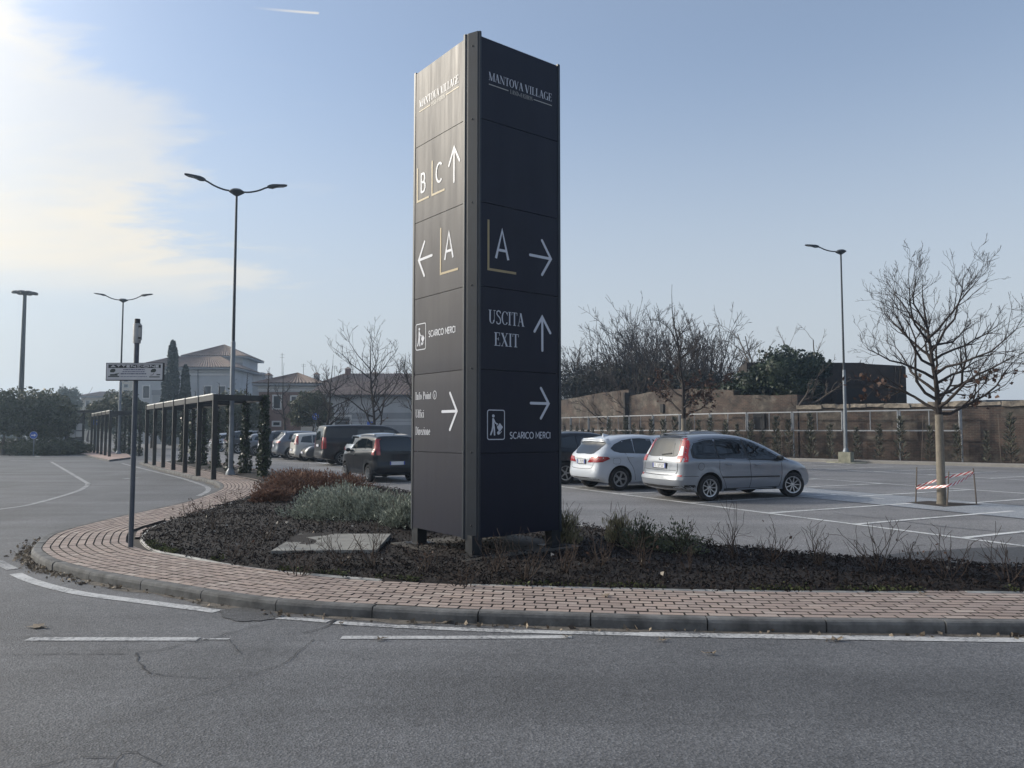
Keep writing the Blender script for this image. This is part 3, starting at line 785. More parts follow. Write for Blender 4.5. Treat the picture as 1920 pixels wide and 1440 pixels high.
# ================================================================== the totem
M_PANEL = plain('navy sheet metal', (0.0003, 0.002, 0.014), 0.48, 0.0, 0.5, var=0.12, scale=2.2)
M_PANEL.node_tree.nodes['Principled BSDF'].inputs['IOR'].default_value = 1.38
_n, _l = M_PANEL.node_tree.nodes, M_PANEL.node_tree.links
_mp = _n.new('ShaderNodeMapping'); _mp.inputs['Scale'].default_value = (9, 9, 0.7); _l.new(_pos(_n, _l), _mp.inputs['Vector'])
_mr = _n.new('ShaderNodeMapRange'); _l.new(_noise(_n, _l, 1.0, 6, 0.65, _mp.outputs[0]), _mr.inputs['Value']); _mr.inputs['From Min'].default_value = 0.3; _mr.inputs['From Max'].default_value = 0.75; _mr.inputs['To Min'].default_value = 0.43; _mr.inputs['To Max'].default_value = 0.55
_l.new(_mr.outputs[0], _n['Principled BSDF'].inputs['Roughness'])
M_COLUMN = plain('dark blue grey steel', (0.012, 0.018, 0.028), 0.45, 0.1, 0.5, var=0.15, scale=5)
M_STEEL = plain('galvanised leg', (0.022, 0.025, 0.03), 0.5, 0.5, var=0.25, scale=8)
M_WHITE = plain('white print', (0.50, 0.53, 0.60), 0.45, var=0.04, scale=3)
M_GOLD = plain('gold print', (0.30, 0.235, 0.12), 0.45, var=0.05, scale=3)
M_GREYGOLD = plain('pale grey print', (0.36, 0.36, 0.34), 0.45, var=0.05, scale=3)
totem = empty('sign_totem', TN); tag(totem, 'tall square navy wayfinding totem with white arrows standing in the mulch bed', 'totem')
Z3 = Vector((0, 0, 1))
L3 = lambda a, b, z=0.0: TEX * a + TEY * b + Z3 * z
S = TS
SEAMS = [0.365, 1.406, 2.457, 3.510, 4.585, 5.665, 6.745]
def extrude(poly, z0, z1, name, mat, parent=totem, smooth=False):
    b = MB(); n = len(poly)
    b.add([L3(x, y, z0) for x, y in poly] + [L3(x, y, z1) for x, y in poly], [tuple(reversed(range(n))), tuple(range(n, 2 * n))] + [(i, (i + 1) % n, n + (i + 1) % n, n + i) for i in range(n)])
    return b.build(name, mat, parent)
near = [(-0.008, 0.206), (0.05, 0.215), (0.19, 0.08), (0.124, -0.008), (0.098, -0.012), (0.090, 0.006), (0.076, 0.010), (0.020, 0.140), (0.014, 0.168), (-0.004, 0.178)]
corner = [extrude(near, 0.345, 6.80, 'corner_column', M_COLUMN)]
for cx_, cy_ in ((0, S), (S, 0), (S, S)):
    corner.append(extrude([(cx_ - (0.034 if cx_ else 0.007), cy_ - (0.034 if cy_ else 0.007)), (cx_ + (0.007 if cx_ else 0.034), cy_ - (0.034 if cy_ else 0.007)), (cx_ + (0.007 if cx_ else 0.034), cy_ + (0.007 if cy_ else 0.034)), (cx_ - (0.034 if cx_ else 0.007), cy_ + (0.007 if cy_ else 0.034))], 0.345, 6.765, 'corner_column', M_COLUMN))
# screws down the near column
cd = (Vector((0.02, 0.14)) - Vector((0.076, 0.010))).normalized(); nrm2 = L3(-abs(cd.y), -abs(cd.x) * 1.0).normalized()
for z in (0.52, 1.42, 2.47, 3.52, 4.58, 5.66, 6.62):
    b = MB(); c = L3(0.046, 0.080, z); q = nrm2.to_track_quat('Z', 'Y').to_matrix().to_4x4()
    b.lathe([(0.0, 0.008), (0.008, 0.007), (0.012, 0.0)], 10, Matrix.Translation(c + nrm2 * 0.001) @ q); b.build('screw', M_STEEL, corner[0], True)
extrude([(0.06, 0.06), (S - 0.06, 0.06), (S - 0.06, S - 0.06), (0.06, S - 0.06)], 0.38, 6.72, 'light_block_core', M_STEEL)  # solid core added inside to stop light passing through the panel seams
extrude([(0.02, 0.23), (0.2, 0.03), (S - 0.04, 0.03), (S - 0.04, S - 0.04), (0.03, S - 0.04)], 6.735, 6.75, 'top_cap', M_COLUMN)
# the panels, six a side, each very slightly out of true
prng = random.Random(2)
def panel(side, k, bulge=0.0, tilt=0.0):
    z0, z1 = SEAMS[k] + 0.004, SEAMS[k + 1] - 0.004
    a0, a1 = {'right': (0.128, S - 0.036), 'left': (0.036, S - 0.210), 'rear': (0.036, S - 0.036), 'far': (0.036, S - 0.036)}[side]
    nu, nv = 8, 12
    b = MB(); vs = []
    for lay in (0, 1):
        for j in range(nv + 1):
            for i in range(nu + 1):
                a = a0 + (a1 - a0) * i / nu; t = j / nv; z = z0 + (z1 - z0) * t
                o = bulge * math.sin(math.pi * t) * math.sin(math.pi * i / nu) + tilt * (t - 0.5) - (0.02 if lay else 0)
                o += 0.0035 * (math.exp(-t * 14) * (-1 if side == 'left' and k == 2 else 0) + math.exp(-(1 - t) * 10) * (-1 if side == 'left' and k == 1 else 0))
                p = {'right': L3(a, -o, z), 'left': L3(-o, S - a, z), 'rear': L3(a, S + o, z), 'far': L3(S + o, a, z)}[side]
                vs.append(p)
    n1 = nu + 1; off = n1 * (nv + 1); fs = []
    flip = side in ('rear', )
    for j in range(nv):
        for i in range(nu):
            q = (j * n1 + i, j * n1 + i + 1, (j + 1) * n1 + i + 1, (j + 1) * n1 + i)
            q2 = tuple(reversed([x + off for x in q]))
            fs += [q if not flip else q[::-1], q2 if not flip else q2[::-1]]
    ring = [i for i in range(nu + 1)] + [j * n1 + nu for j in range(1, nv + 1)] + [nv * n1 + i for i in range(nu - 1, -1, -1)] + [j * n1 for j in range(nv - 1, 0, -1)]
    for x, y in zip(ring, ring[1:] + ring[:1]):
        q = (y, x, x + off, y + off); fs.append(q if not flip else q[::-1])
    b.add(vs, fs); return b.build('panel', M_PANEL, totem, True, 30)
panels = {}
for side in ('right', 'left', 'rear', 'far'):
    for k in range(6): panels[side, k] = panel(side, k, prng.uniform(-0.0015, 0.0015), prng.uniform(-0.002, 0.002))
def ink_right(): return Ink(Vector((0, 0, 0)), TEX, Z3, -TEY, 0.0035)
def ink_left(): return Ink(TEY * S, -TEY, Z3, -TEX, 0.0035)
def done(ink, name, mat, side, k): return ink.b.build(name, mat, panels[side, k])
def put(side, k, name, mat, fn):
    i = ink_right() if side == 'right' else ink_left(); fn(i); return i.b.build(name, mat, panels[side, k])
def words(side, k, text, u0, v0, v1, u1, mat=M_WHITE):
    """each word a part of its own, spaced as one line"""
    gap = 0.03; tot = sum(SERIF[c][0] for c in text) + gap * (len(text) - 1); sx = (u1 - u0) / tot; x = u0
    for wd in text.split(' '):
        ww = (sum(SERIF[c][0] for c in wd) + gap * (len(wd) - 1)) * sx
        put(side, k, 'lettering', mat, lambda i: serif(i, wd, x, v0, v1, x + ww)); x += ww + (SERIF[' '][0] + 2 * gap) * sx
def sans_words(side, k, text, u0, v0, v1, u1, w):
    gap = 0.24; tot = sum(SANS[c][0] for c in text) + gap * (len(text) - 1); sx = (u1 - u0 - w) / tot; x = u0
    for wd in text.split(' '):
        ww = (sum(SANS[c][0] for c in wd) + gap * (len(wd) - 1)) * sx + w
        put(side, k, 'lettering', M_WHITE, lambda i: sans(i, wd, x, v0, v1, x + ww, w)); x += ww - w + (SANS[' '][0] + 2 * gap) * sx
def arr(side, k, *a): put(side, k, 'arrow', M_WHITE, lambda i: arrow(i, *a))
def bracket(side, k, u, v, top, end, w):
    def f(i): i.rect(u, v, u + w, top); i.rect(u + w - 0.001, v, end, v + w)
    put(side, k, 'gold_bracket', M_GOLD, f)
for side, w0, w1, lines in (('right', 0.245, 1.312, ((0.245, 0.563), (0.99, 1.312))), ('left', 0.138, 1.133, ((0.128, 0.425), (0.823, 1.134)))):
    z = 6.20 if side == 'right' else 6.215
    words(side, 5, 'MANTOVA VILLAGE', w0, z, z + 0.108, w1)
    for a, b in lines: put(side, 5, 'gold_rule', M_GREYGOLD if side == 'right' else M_GOLD, lambda i: i.rect(a, z - 0.062, b, z - 0.050))
    m0, m1 = lines[0][1] + 0.03, lines[1][0] - 0.02; wl = m1 - m0
    put(side, 5, 'lettering', M_GREYGOLD, lambda i: serif(i, 'LAND', m0, z - 0.085, z - 0.03, m0 + wl * 0.37))
    put(side, 5, 'lettering', M_GREYGOLD, lambda i: serif(i, 'of', m0 + wl * 0.39, z - 0.08, z - 0.045, m0 + wl * 0.465))
    put(side, 5, 'lettering', M_GREYGOLD, lambda i: serif(i, 'FASHION', m0 + wl * 0.475, z - 0.085, z - 0.03, m1))
# right face
put('right', 3, 'lettering', M_WHITE, lambda i: sans(i, 'A', 0.346, 3.875, 4.285, 0.578, 0.034))
arr('right', 3, (0.925, 4.015), (1.288, 4.010), (1.131, 4.240), (1.131, 3.775), 0.036)
bracket('right', 3, 0.228, 3.720, 4.372, 0.690, 0.031)
words('right', 2, 'USCITA', 0.246, 3.047, 3.218, 0.819); words('right', 2, 'EXIT', 0.334, 2.768, 2.938, 0.732)
arr('right', 2, (1.132, 2.755), (1.132, 3.205), (0.998, 3.000), (1.272, 3.000), 0.036)
put('right', 1, 'pictogram', M_WHITE, lambda i: porter(i, 0.234, 1.580, 0.501, 1.949)); sans_words('right', 1, 'SCARICO MERCI', 0.584, 1.583, 1.675, 1.267, 0.0125)
arr('right', 1, (0.934, 2.050), (1.240, 2.050), (1.106, 2.252), (1.104, 1.853), 0.036)
# left face
put('left', 4, 'lettering', M_WHITE, lambda i: sans(i, 'B', 0.188, 4.975, 5.262, 0.322, 0.030)); put('left', 4, 'lettering', M_WHITE, lambda i: sans(i, 'C', 0.578, 5.005, 5.290, 0.735, 0.030))
arr('left', 4, (1.029, 4.925), (1.029, 5.382), (0.905, 5.170), (1.157, 5.172), 0.032)
bracket('left', 4, 0.085, 4.868, 5.360, 0.406, 0.027); bracket('left', 4, 0.474, 4.868, 5.360, 0.804, 0.027)
put('left', 3, 'lettering', M_WHITE, lambda i: sans(i, 'A', 0.800, 3.915, 4.300, 1.032, 0.034))
arr('left', 3, (0.495, 4.055), (0.150, 4.045), (0.302, 4.278), (0.300, 3.806), 0.036)
bracket('left', 3, 0.700, 3.748, 4.382, 1.135, 0.029)
put('left', 2, 'pictogram', M_WHITE, lambda i: porter(i, 0.093, 2.797, 0.347, 3.152)); sans_words('left', 2, 'SCARICO MERCI', 0.422, 2.945, 3.036, 1.077, 0.0125)
words('left', 1, 'Info Point', 0.091, 2.114, 2.216, 0.505); words('left', 1, 'Uffici', 0.095, 1.867, 1.977, 0.323); words('left', 1, 'Direzione', 0.098, 1.633, 1.743, 0.485)
def info(i): i.ring(0.589, 2.162, 0.046, 0.058, 0.009, 0.009); serif(i, 'i', 0.578, 2.130, 2.196, 0.600)
put('left', 1, 'pictogram', M_WHITE, info)
arr('left', 1, (0.775, 1.938), (1.120, 1.938), (0.960, 2.174), (0.960, 1.702), 0.036)
# four legs on base plates
for a, b in ((0.10, 0.10), (0.08, S - 0.08), (S - 0.08, 0.08), (S - 0.08, S - 0.08)):
    lb = MB(); f = Matrix.Translation(L3(a, b)) @ Matrix.Rotation(math.atan2(TEX.y, TEX.x), 4, 'Z')
    for w, z0, z1 in ((0.15, 0.15, 0.40), (0.30, 0.145, 0.165)):
        lb.box((0, 0, (z0 + z1) / 2), (w, w, z1 - z0), f)
    lb.build('leg', M_STEEL, totem)
M_CONCD = plain('shaded concrete', (0.06, 0.056, 0.05), 0.9, var=0.5, scale=4, bump=0.6, coords='World')  # concrete colour darkened to carry the shade under the totem
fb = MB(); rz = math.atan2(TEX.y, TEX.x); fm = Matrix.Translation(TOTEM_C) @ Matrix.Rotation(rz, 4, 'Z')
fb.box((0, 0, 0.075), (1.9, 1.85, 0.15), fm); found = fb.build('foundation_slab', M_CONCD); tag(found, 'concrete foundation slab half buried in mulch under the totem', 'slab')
sb = MB(); z0, z1 = 0.06, 0.188
sb.add([(p.x, p.y, z0) for p in SLAB] + [(p.x, p.y, z1) for p in SLAB], [(0, 1, 2, 3), (7, 6, 5, 4), (0, 4, 5, 1), (1, 5, 6, 2), (2, 6, 7, 3), (3, 7, 4, 0)])
cs = sb.build('concrete_cover', M_CONC); tag(cs, 'flat pale concrete cover slab lying in the mulch beside the totem', 'slab')
# ================================================================== notice board on its post
M_POST = plain('blue grey steel post', (0.075, 0.088, 0.112), 0.5, 0.3, var=0.15, scale=4)
M_BOARD = plain('notice board face', (0.50, 0.51, 0.54), 0.5, var=0.05)
M_BLACK = plain('black print', (0.012, 0.016, 0.022), 0.5, var=0.1)
M_INKBLUE = plain('dark blue print', (0.03, 0.045, 0.12), 0.5, var=0.1)
M_INKGREEN = plain('dark green print', (0.03, 0.045, 0.045), 0.5, var=0.1)
M_ALU = plain('grey aluminium', (0.32, 0.33, 0.34), 0.45, 0.4, var=0.12, scale=5)
M_DARKMETAL = plain('dark anodised metal', (0.030, 0.033, 0.040), 0.45, 0.3, var=0.15, scale=5)
sp = gp(245, 1026, 0.10); post = empty('notice_post', (sp.x, sp.y, 0.10)); tag(post, 'slim grey steel post carrying the white ATTENZIONE notice board on the brick pavement', 'sign post')
b = MB(); b.lathe([(0.033, -0.05), (0.033, 3.10), (0.0, 3.105)], 16); b.build('pole', M_POST, post, True, 40)
b = MB(); b.lathe([(0.05, 2.70 + 0.10), (0.052, 2.85), (0.052, 3.06), (0.05, 3.075)], 18); b.box((0.048, -0.012, 2.95), (0.03, 0.05, 0.21)); b.build('sensor_sleeve', M_ALU, post, True, 40)
for z in (2.87, 3.03):
    b = MB(); b.box((0.052, -0.03, z), (0.026, 0.03, 0.025)); b.build('clip', M_DARKMETAL, post)
b = MB(); b.lathe([(0.0, 3.145), (0.036, 3.14), (0.037, 3.08), (0.037, 3.07)], 14); b.build('cap', M_BLACK, post, True, 40)
BW, BZ0, BZ1 = 0.79, 2.275, 2.522
b = MB(); b.box((0.018, -0.055, (BZ0 + BZ1) / 2), (BW, 0.036, BZ1 - BZ0)); fr_ = b.build('board', [M_DARKMETAL], post)
b = MB(); b.box((0.018, -0.0745, (BZ0 + BZ1) / 2 + 0.002), (BW - 0.022, 0.005, BZ1 - BZ0 - 0.022)); face = b.build('board_face', M_BOARD, fr_)
def bi(): return Ink(Vector((0.018 - BW / 2, -0.0775, BZ0)), Vector((1, 0, 0)), Z3, Vector((0, -1, 0)), 0.0005)
def bput(name, mat, fn):
    i = bi(); fn(i); return i.b.build(name, mat, fr_)
bput('header_bar', M_BLACK, lambda i: i.rect(0.035, 0.175, 0.755, 0.222))
def att(i): i.h = 0.0012; sans(i, 'ATTENZIONE', 0.065, 0.181, 0.216, 0.735, 0.0115)
bput('lettering', M_BOARD, att)
brng = random.Random(8)
for (v, x0, x1, h) in ((0.146, 0.24, 0.535, 0.011), (0.118, 0.23, 0.54, 0.010), (0.088, 0.205, 0.565, 0.013), (0.052, 0.205, 0.57, 0.007)):
    def row_(i, v=v, x0=x0, x1=x1, h=h):
        x = x0
        while x < x1 - 0.01:
            w = min(brng.uniform(0.012, 0.05), x1 - x); i.rect(x, v, x + w, v + h); x += w + 0.006
    bput('small_print', M_INKBLUE, row_)
for u in (0.095, 0.655):
    bput('pictogram', M_INKGREEN, lambda i: i.poly([(u + a * 0.75, 0.138 + c * 0.75) for a, c in ((-0.045, -0.03), (0.02, -0.032), (0.05, -0.01), (0.05, 0.02), (0.03, 0.037), (-0.025, 0.03), (-0.05, 0.0))]))
bput('pictogram', M_INKGREEN, lambda i: (i.rect(0.06, 0.068, 0.165, 0.09), i.rect(0.035, 0.050, 0.19, 0.064), i.stroke([(0.13, 0.092), (0.185, 0.102)], 0.008)))
bput('pictogram', M_INKGREEN, lambda i: (i.rect(0.60, 0.045, 0.745, 0.058), i.rect(0.70, 0.075, 0.75, 0.09), i.stroke([(0.62, 0.075), (0.65, 0.08), (0.66, 0.10)], 0.007)))

# ================================================================== lamp posts
M_LAMPTOP = plain('dark lamp metal', (0.032, 0.038, 0.045), 0.5, 0.4, var=0.15, scale=4)
M_GALV = plain('galvanised pole', (0.15, 0.17, 0.195), 0.5, 0.45, var=0.15, scale=3)
M_LENS = plain('lamp glass', (0.25, 0.26, 0.27), 0.2, var=0.05)
def lamp(name, loc, rz, hub_z, arms, base_z=0.0, lower=4.75):
    t = empty(name, loc, rz)
    b = MB(); b.lathe([(0.17, base_z), (0.165, base_z + 0.05), (0.12, base_z + 0.16), (0.085, base_z + 0.22)], 20); b.build('base_flange', M_GALV, t, True, 40)
    b = MB(); b.lathe([(0.085, base_z + 0.02), (0.078, lower), (0.060, lower + 0.06)], 18); b.build('lower_pole', M_GALV, t, True, 40)
    b = MB(); b.lathe([(0.058, lower), (0.050, lower + 2), (0.040, hub_z - 0.1)], 16); b.build('upper_pole', M_LAMPTOP, t, True, 40)
    b = MB(); b.lathe([(0.04, hub_z - 0.16), (0.15, hub_z - 0.09), (0.27, hub_z - 0.01), (0.27, hub_z + 0.02), (0.17, hub_z + 0.09), (0.0, hub_z + 0.12)], 22); b.build('hub', M_LAMPTOP, t, True, 50)
    for s in arms:
        b = MB(); pts = [(s * x, 0, hub_z + z) for x, z in ((0.2, 0.02), (0.4, 0.035), (0.62, 0.09), (0.82, 0.17), (0.98, 0.26), (1.08, 0.30))]
        b.tube(catmull(pts, 0.06), 0.032, 8); a = b.build('arm', M_LAMPTOP, t, True)
        b = MB(); M0 = Matrix.Translation((s * 1.06, 0, hub_z + 0.305)) @ Matrix.Rotation(-s * R(9), 4, 'Y')
        sec = []
        for x, w, z0, z1 in ((0.0, 0.06, -0.02, 0.045), (0.08, 0.10, -0.04, 0.075), (0.20, 0.15, -0.045, 0.085), (0.36, 0.16, -0.005, 0.075), (0.62, 0.15, 0.005, 0.062), (0.72, 0.11, 0.015, 0.05)):
            sec.append([M0 @ Vector((s * x, y, z)) for y, z in ((-w, z0 + 0.012), (-w * 0.8, z1 - 0.01), (0, z1), (w * 0.8, z1 - 0.01), (w, z0 + 0.012), (0, z0))])
        vs = [p for q in sec for p in q]; n = 6; fs = []
        for k in range(len(sec) - 1):
            for j in range(n):
                q = (k * n + j, k * n + (j + 1) % n, (k + 1) * n + (j + 1) % n, (k + 1) * n + j); fs.append(q if s > 0 else q[::-1])
        fs += [tuple(range(n))[::-1 if s > 0 else 1], tuple(range((len(sec) - 1) * n, len(sec) * n))[::1 if s > 0 else -1]]
        b.add(vs, fs); hd = b.build('lamp_head', M_LAMPTOP, t, True, 45)
        b = MB(); b.box((s * 0.50, 0, -0.004), (0.22, 0.2, 0.012), M0); b.build('lens', M_LENS, hd)
    return t
p = gp(432, 890, 0.10); l1 = lamp('lamp_post', (p.x, p.y, 0.10), math.atan2(0.6, 1.54), at(445, 360, p.y).z - 0.10, (-1, 1)); tag(l1, 'tall double-armed street lamp at the near end of the dark pergola', 'street lamp', 'double-armed street lamps')
p = gp(222, 851, 0.10); l2 = copy_tree(l1); l2.location = (p.x, p.y, 0.10); l2.rotation_euler.z = math.atan2(0.12, 1.6); l2['label'] = 'far double-armed street lamp rising behind the ATTENZIONE notice board'; l2.scale = (1.08, 1.08, (at(222, 563, p.y).z - 0.1) / (at(445, 360, gp(432, 890, 0.10).y).z - 0.1))
p = gp(1587, 868); l3 = lamp('lamp_post', (p.x, p.y, 0), R(-12), at(1583, 472, p.y).z, (-1,), 0.55); tag(l3, 'single-armed street lamp on a mossy concrete block before the brick wall', 'street lamp')
M_MOSSY = plain('mossy concrete', (0.24, 0.24, 0.19), 0.9, var=0.35, scale=3, bump=0.5)
b = MB(); f = Matrix.Rotation(R(-30), 4, 'Z'); b.box((0, 0, 0.28), (0.60, 0.60, 0.56), f); blk = b.build('concrete_block', M_MOSSY, l3)
b = MB(); b.prism([(1.0 * math.cos(a), 0.7 * math.sin(a)) for a in np.linspace(0, 2 * math.pi, 14)[:-1]], 0.006, 0.05, f); b.build('footing', M_MOSSY, l3)
# flood-light mast beyond the trees
mp_ = at(37, 800, 70); mast = empty('floodlight_mast', (mp_.x, 70, 0)); tag(mast, 'tall floodlight mast with a flat ring of lamps rising behind the evergreen trees', 'lamp mast')
b = MB(); b.lathe([(0.26, 0), (0.2, 8), (0.15, 14.3)], 16); b.build('pole', M_LAMPTOP, mast, True, 40)
b = MB(); b.lathe([(0.0, 14.65), (0.35, 14.6), (0.4, 14.4), (0.15, 14.25)], 18); b.build('crown_ring', M_LAMPTOP, mast, True, 40)
for k in range(8):
    a = 2 * math.pi * k / 8 + 0.2; M0 = Matrix.Rotation(a, 4, 'Z') @ Matrix.Translation((0.78, 0, 14.48)) @ Matrix.Rotation(R(8), 4, 'Y')
    b = MB(); b.lathe([(0.0, 0.10), (0.26, 0.07), (0.36, -0.02), (0.3, -0.07), (0.0, -0.08)], 12, M0); b.bar(M0 @ Vector((-0.5, 0, 0)), M0 @ Vector((-0.1, 0, 0)), 0.06, 0.06); b.build('floodlight', M_LAMPTOP, mast, True, 40)

# ================================================================== pergolas
M_BRONZE = plain('dark bronze steel', (0.013, 0.012, 0.013), 0.5, 0.2, var=0.2, scale=3)
M_FLASH = plain('pale metal flashing', (0.80, 0.80, 0.78), 0.5, 0.0, var=0.05)
M_IVY = leaf_mat('ivy leaves', (0.016, 0.026, 0.014), (0.045, 0.062, 0.03), 0.4, 0.08)
M_STEM = plain('dark woody stem', (0.045, 0.034, 0.028), 0.9, var=0.3, scale=20)
PD = Vector((0.555, -0.832, 0)); PO = Vector((1.25, 1.10, 0))
def pergola(first, count, label, group='pergolas along the pavement'):
    t = empty('pergola', (first.x, first.y, 0.10)); tag(t, label, 'pergola', group)
    Hh = 2.76; sp_ = 2.36; w = 0.15
    for k in range(count):
        for row_ in (Vector((0, 0, 0)), PO):
            c = -PD * (sp_ * k) + row_; b = MB()
            b.bar(c + Z3 * -0.02, c + Z3 * Hh, w, w * 0.8, PD); b.build('post', M_BRONZE, t)
        c = -PD * (sp_ * k); b = MB(); b.bar(c + Z3 * (Hh - 0.101) + PO.normalized() * 0.076, c + PO + Z3 * (Hh - 0.101) - PO.normalized() * 0.076, 0.1, 0.19); b.build('cross_beam', M_BRONZE, t)
        if k < count - 1:
            for row_, nm in ((Vector((0, 0, 0)), 'front_beam'), (PO, 'rear_beam')):
                b = MB(); b.bar(c - PD * 0.076 + row_ + Z3 * (Hh - 0.1), c - PD * (sp_ - 0.076) + row_ + Z3 * (Hh - 0.1), 0.1, 0.185); b.build(nm, M_BRONZE, t)
            n = Vector((PD.y, -PD.x, 0)); n = -n if n.dot(PO) > 0 else n
            b = MB(); b.bar(c - PD * 0.12 + Z3 * (Hh + 0.014), c - PD * (sp_ - 0.12) + Z3 * (Hh + 0.014), 0.11, 0.038); b.build('flashing', M_FLASH, t)
            for j in (0.33, 0.66):
                q = c - PD * (sp_ * j); b = MB(); b.bar(q + Z3 * (Hh - 0.06) + PO.normalized() * 0.052, q + PO + Z3 * (Hh - 0.06) - PO.normalized() * 0.052, 0.06, 0.1); b.build('rafter', M_BRONZE, t)
    return t
P1 = gp(400, 899, 0.10); P2 = gp(205, 856, 0.10)
pergola(P1, 7, 'near dark steel pergola with slim posts along the curved brick pavement')
pergola(P2, 6, 'farther dark steel pergola on the next pavement island', )
irng = np.random.default_rng(21)
def ivy(base, n, hgt, top, r0, label):
    t = empty('climbing_ivy', base); tag(t, label, 'ivy', 'ivy on the pergola posts')
    zs = irng.random(n) ** 1.25 * hgt; a = irng.random(n) * 2 * math.pi
    bul = 0.6 + 0.5 * np.sin(zs * 3.1 + irng.random() * 6) ** 2
    r = (0.1 + r0 * bul * (1.15 - zs / hgt * 0.75)) * (0.45 + 0.6 * irng.random(n))
    P = np.stack([r * np.cos(a), r * np.sin(a), zs + 0.02], 1)
    link('foliage', quads_mesh('foliage', leaf_quads(P, 0.085, irng, 0.4, long=1.2), M_IVY), t)
    b = MB(); x = irng.uniform(-0.08, 0.08)
    b.tube([(x, 0.14, 0), (x + 0.02, 0.15, hgt * 0.5), (x, 0.13, hgt), (x + irng.uniform(-.05, .05), 0.12, top)], [0.04, 0.035, 0.028, 0.006], 6)
    z = hgt
    while z < top - 0.05:
        q = irng.random() * 6.28; l_ = irng.uniform(0.05, 0.16)
        b.tube([(x, 0.13, z), (x + math.cos(q) * l_, 0.13 + math.sin(q) * l_, z + l_ * 0.8)], [0.008, 0.003], 4); z += 0.07
    b.build('stem', M_STEM, t)
where = ['nearest the road end', 'second', 'third', 'fourth', 'fifth', 'sixth', 'farthest']
for k in range(7):
    c = P1 - PD * (2.36 * k) + PO
    lab = ['bushy dark ivy climbing the end post of the near pergola beside the rusty shrubs', 'dark ivy on the rear pergola post just beside the street lamp', 'third ivy from the shrub end climbing the near pergola', 'fourth ivy from the shrub end climbing the near pergola', 'fifth ivy from the shrub end climbing the near pergola', 'sixth ivy from the shrub end climbing the near pergola', 'last ivy at the far end of the near pergola'][k]
    ivy((c.x, c.y, 0.10), [1150, 950, 500, 600, 520, 480, 400][k], 2.75, 3.75 - 0.06 * k, [0.14, 0.13, 0.08, 0.11, 0.10, 0.09, 0.09][k], lab)
for k in range(6):
    c = P2 - PD * (2.36 * k) + PO
    ivy((c.x, c.y, 0.10), 300, 2.6, 3.3, 0.09, ['near-end', 'second', 'third', 'fourth', 'fifth', 'far-end'][k] + ' ivy on the posts of the farther pergola island')
# the second pavement island under the farther pergola
def island(pts, name, z=0.10):
    b = MB(); b.prism(pts, 0.0, z); o = b.build(name, M_KERB); tag(o, kind='structure'); return o
M_FARPAVE = plain('distant red paving', (0.32, 0.235, 0.21), 0.9, var=0.15, scale=2, coords='World')
far_is = [gp(x, y, 0.10).xy for x, y in ((246, 857), (205, 862), (180, 857), (150, 849), (143, 846), (165, 843.5), (240, 851))]
o = island([tuple(p) for p in far_is], 'kerb_island'); o.data.materials.append(M_FARPAVE); o.data.polygons[1].material_index = 1
# ================================================================== cars
def car_paint(name, col, rough=0.32, metal=0.0, flake=0.0):
    dark = max(col) < 0.03; m = plain(name, col, rough, metal, 0.2 if dark else 0.5, var=0.05, scale=1.5, coat=0.45 if dark else 0.8); return m
M_GLASS = plain('tinted car glass', (0.006, 0.010, 0.014), 0.04, 0.0, 0.75, var=0.1)
M_TYRE = plain('tyre rubber', (0.014, 0.014, 0.016), 0.85, var=0.2, scale=9)
M_RIM = plain('alloy rim', (0.42, 0.43, 0.45), 0.3, 0.8, var=0.05)
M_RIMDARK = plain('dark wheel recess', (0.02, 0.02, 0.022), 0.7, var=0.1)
M_UNDER = plain('black underbody plastic', (0.012, 0.012, 0.014), 0.8, var=0.2)
M_TRIM = plain('black trim', (0.014, 0.015, 0.017), 0.45, var=0.1)
M_CHROME = plain('chrome trim', (0.6, 0.61, 0.62), 0.15, 0.9, var=0.03)
M_RED = plain('red tail lamp', (0.28, 0.012, 0.015), 0.15, 0.0, 0.7, var=0.1, coat=0.6)
M_CLEAR = plain('clear lamp lens', (0.55, 0.56, 0.58), 0.12, 0.2, 0.7, var=0.08, coat=0.6)
M_PLATE = plain('number plate', (0.62, 0.64, 0.68), 0.4, var=0.03)
M_PLATEBLUE = plain('number plate blue', (0.02, 0.05, 0.30), 0.4, var=0.03)
M_GAP = plain('panel gap', (0.01, 0.01, 0.011), 0.9, var=0.1)

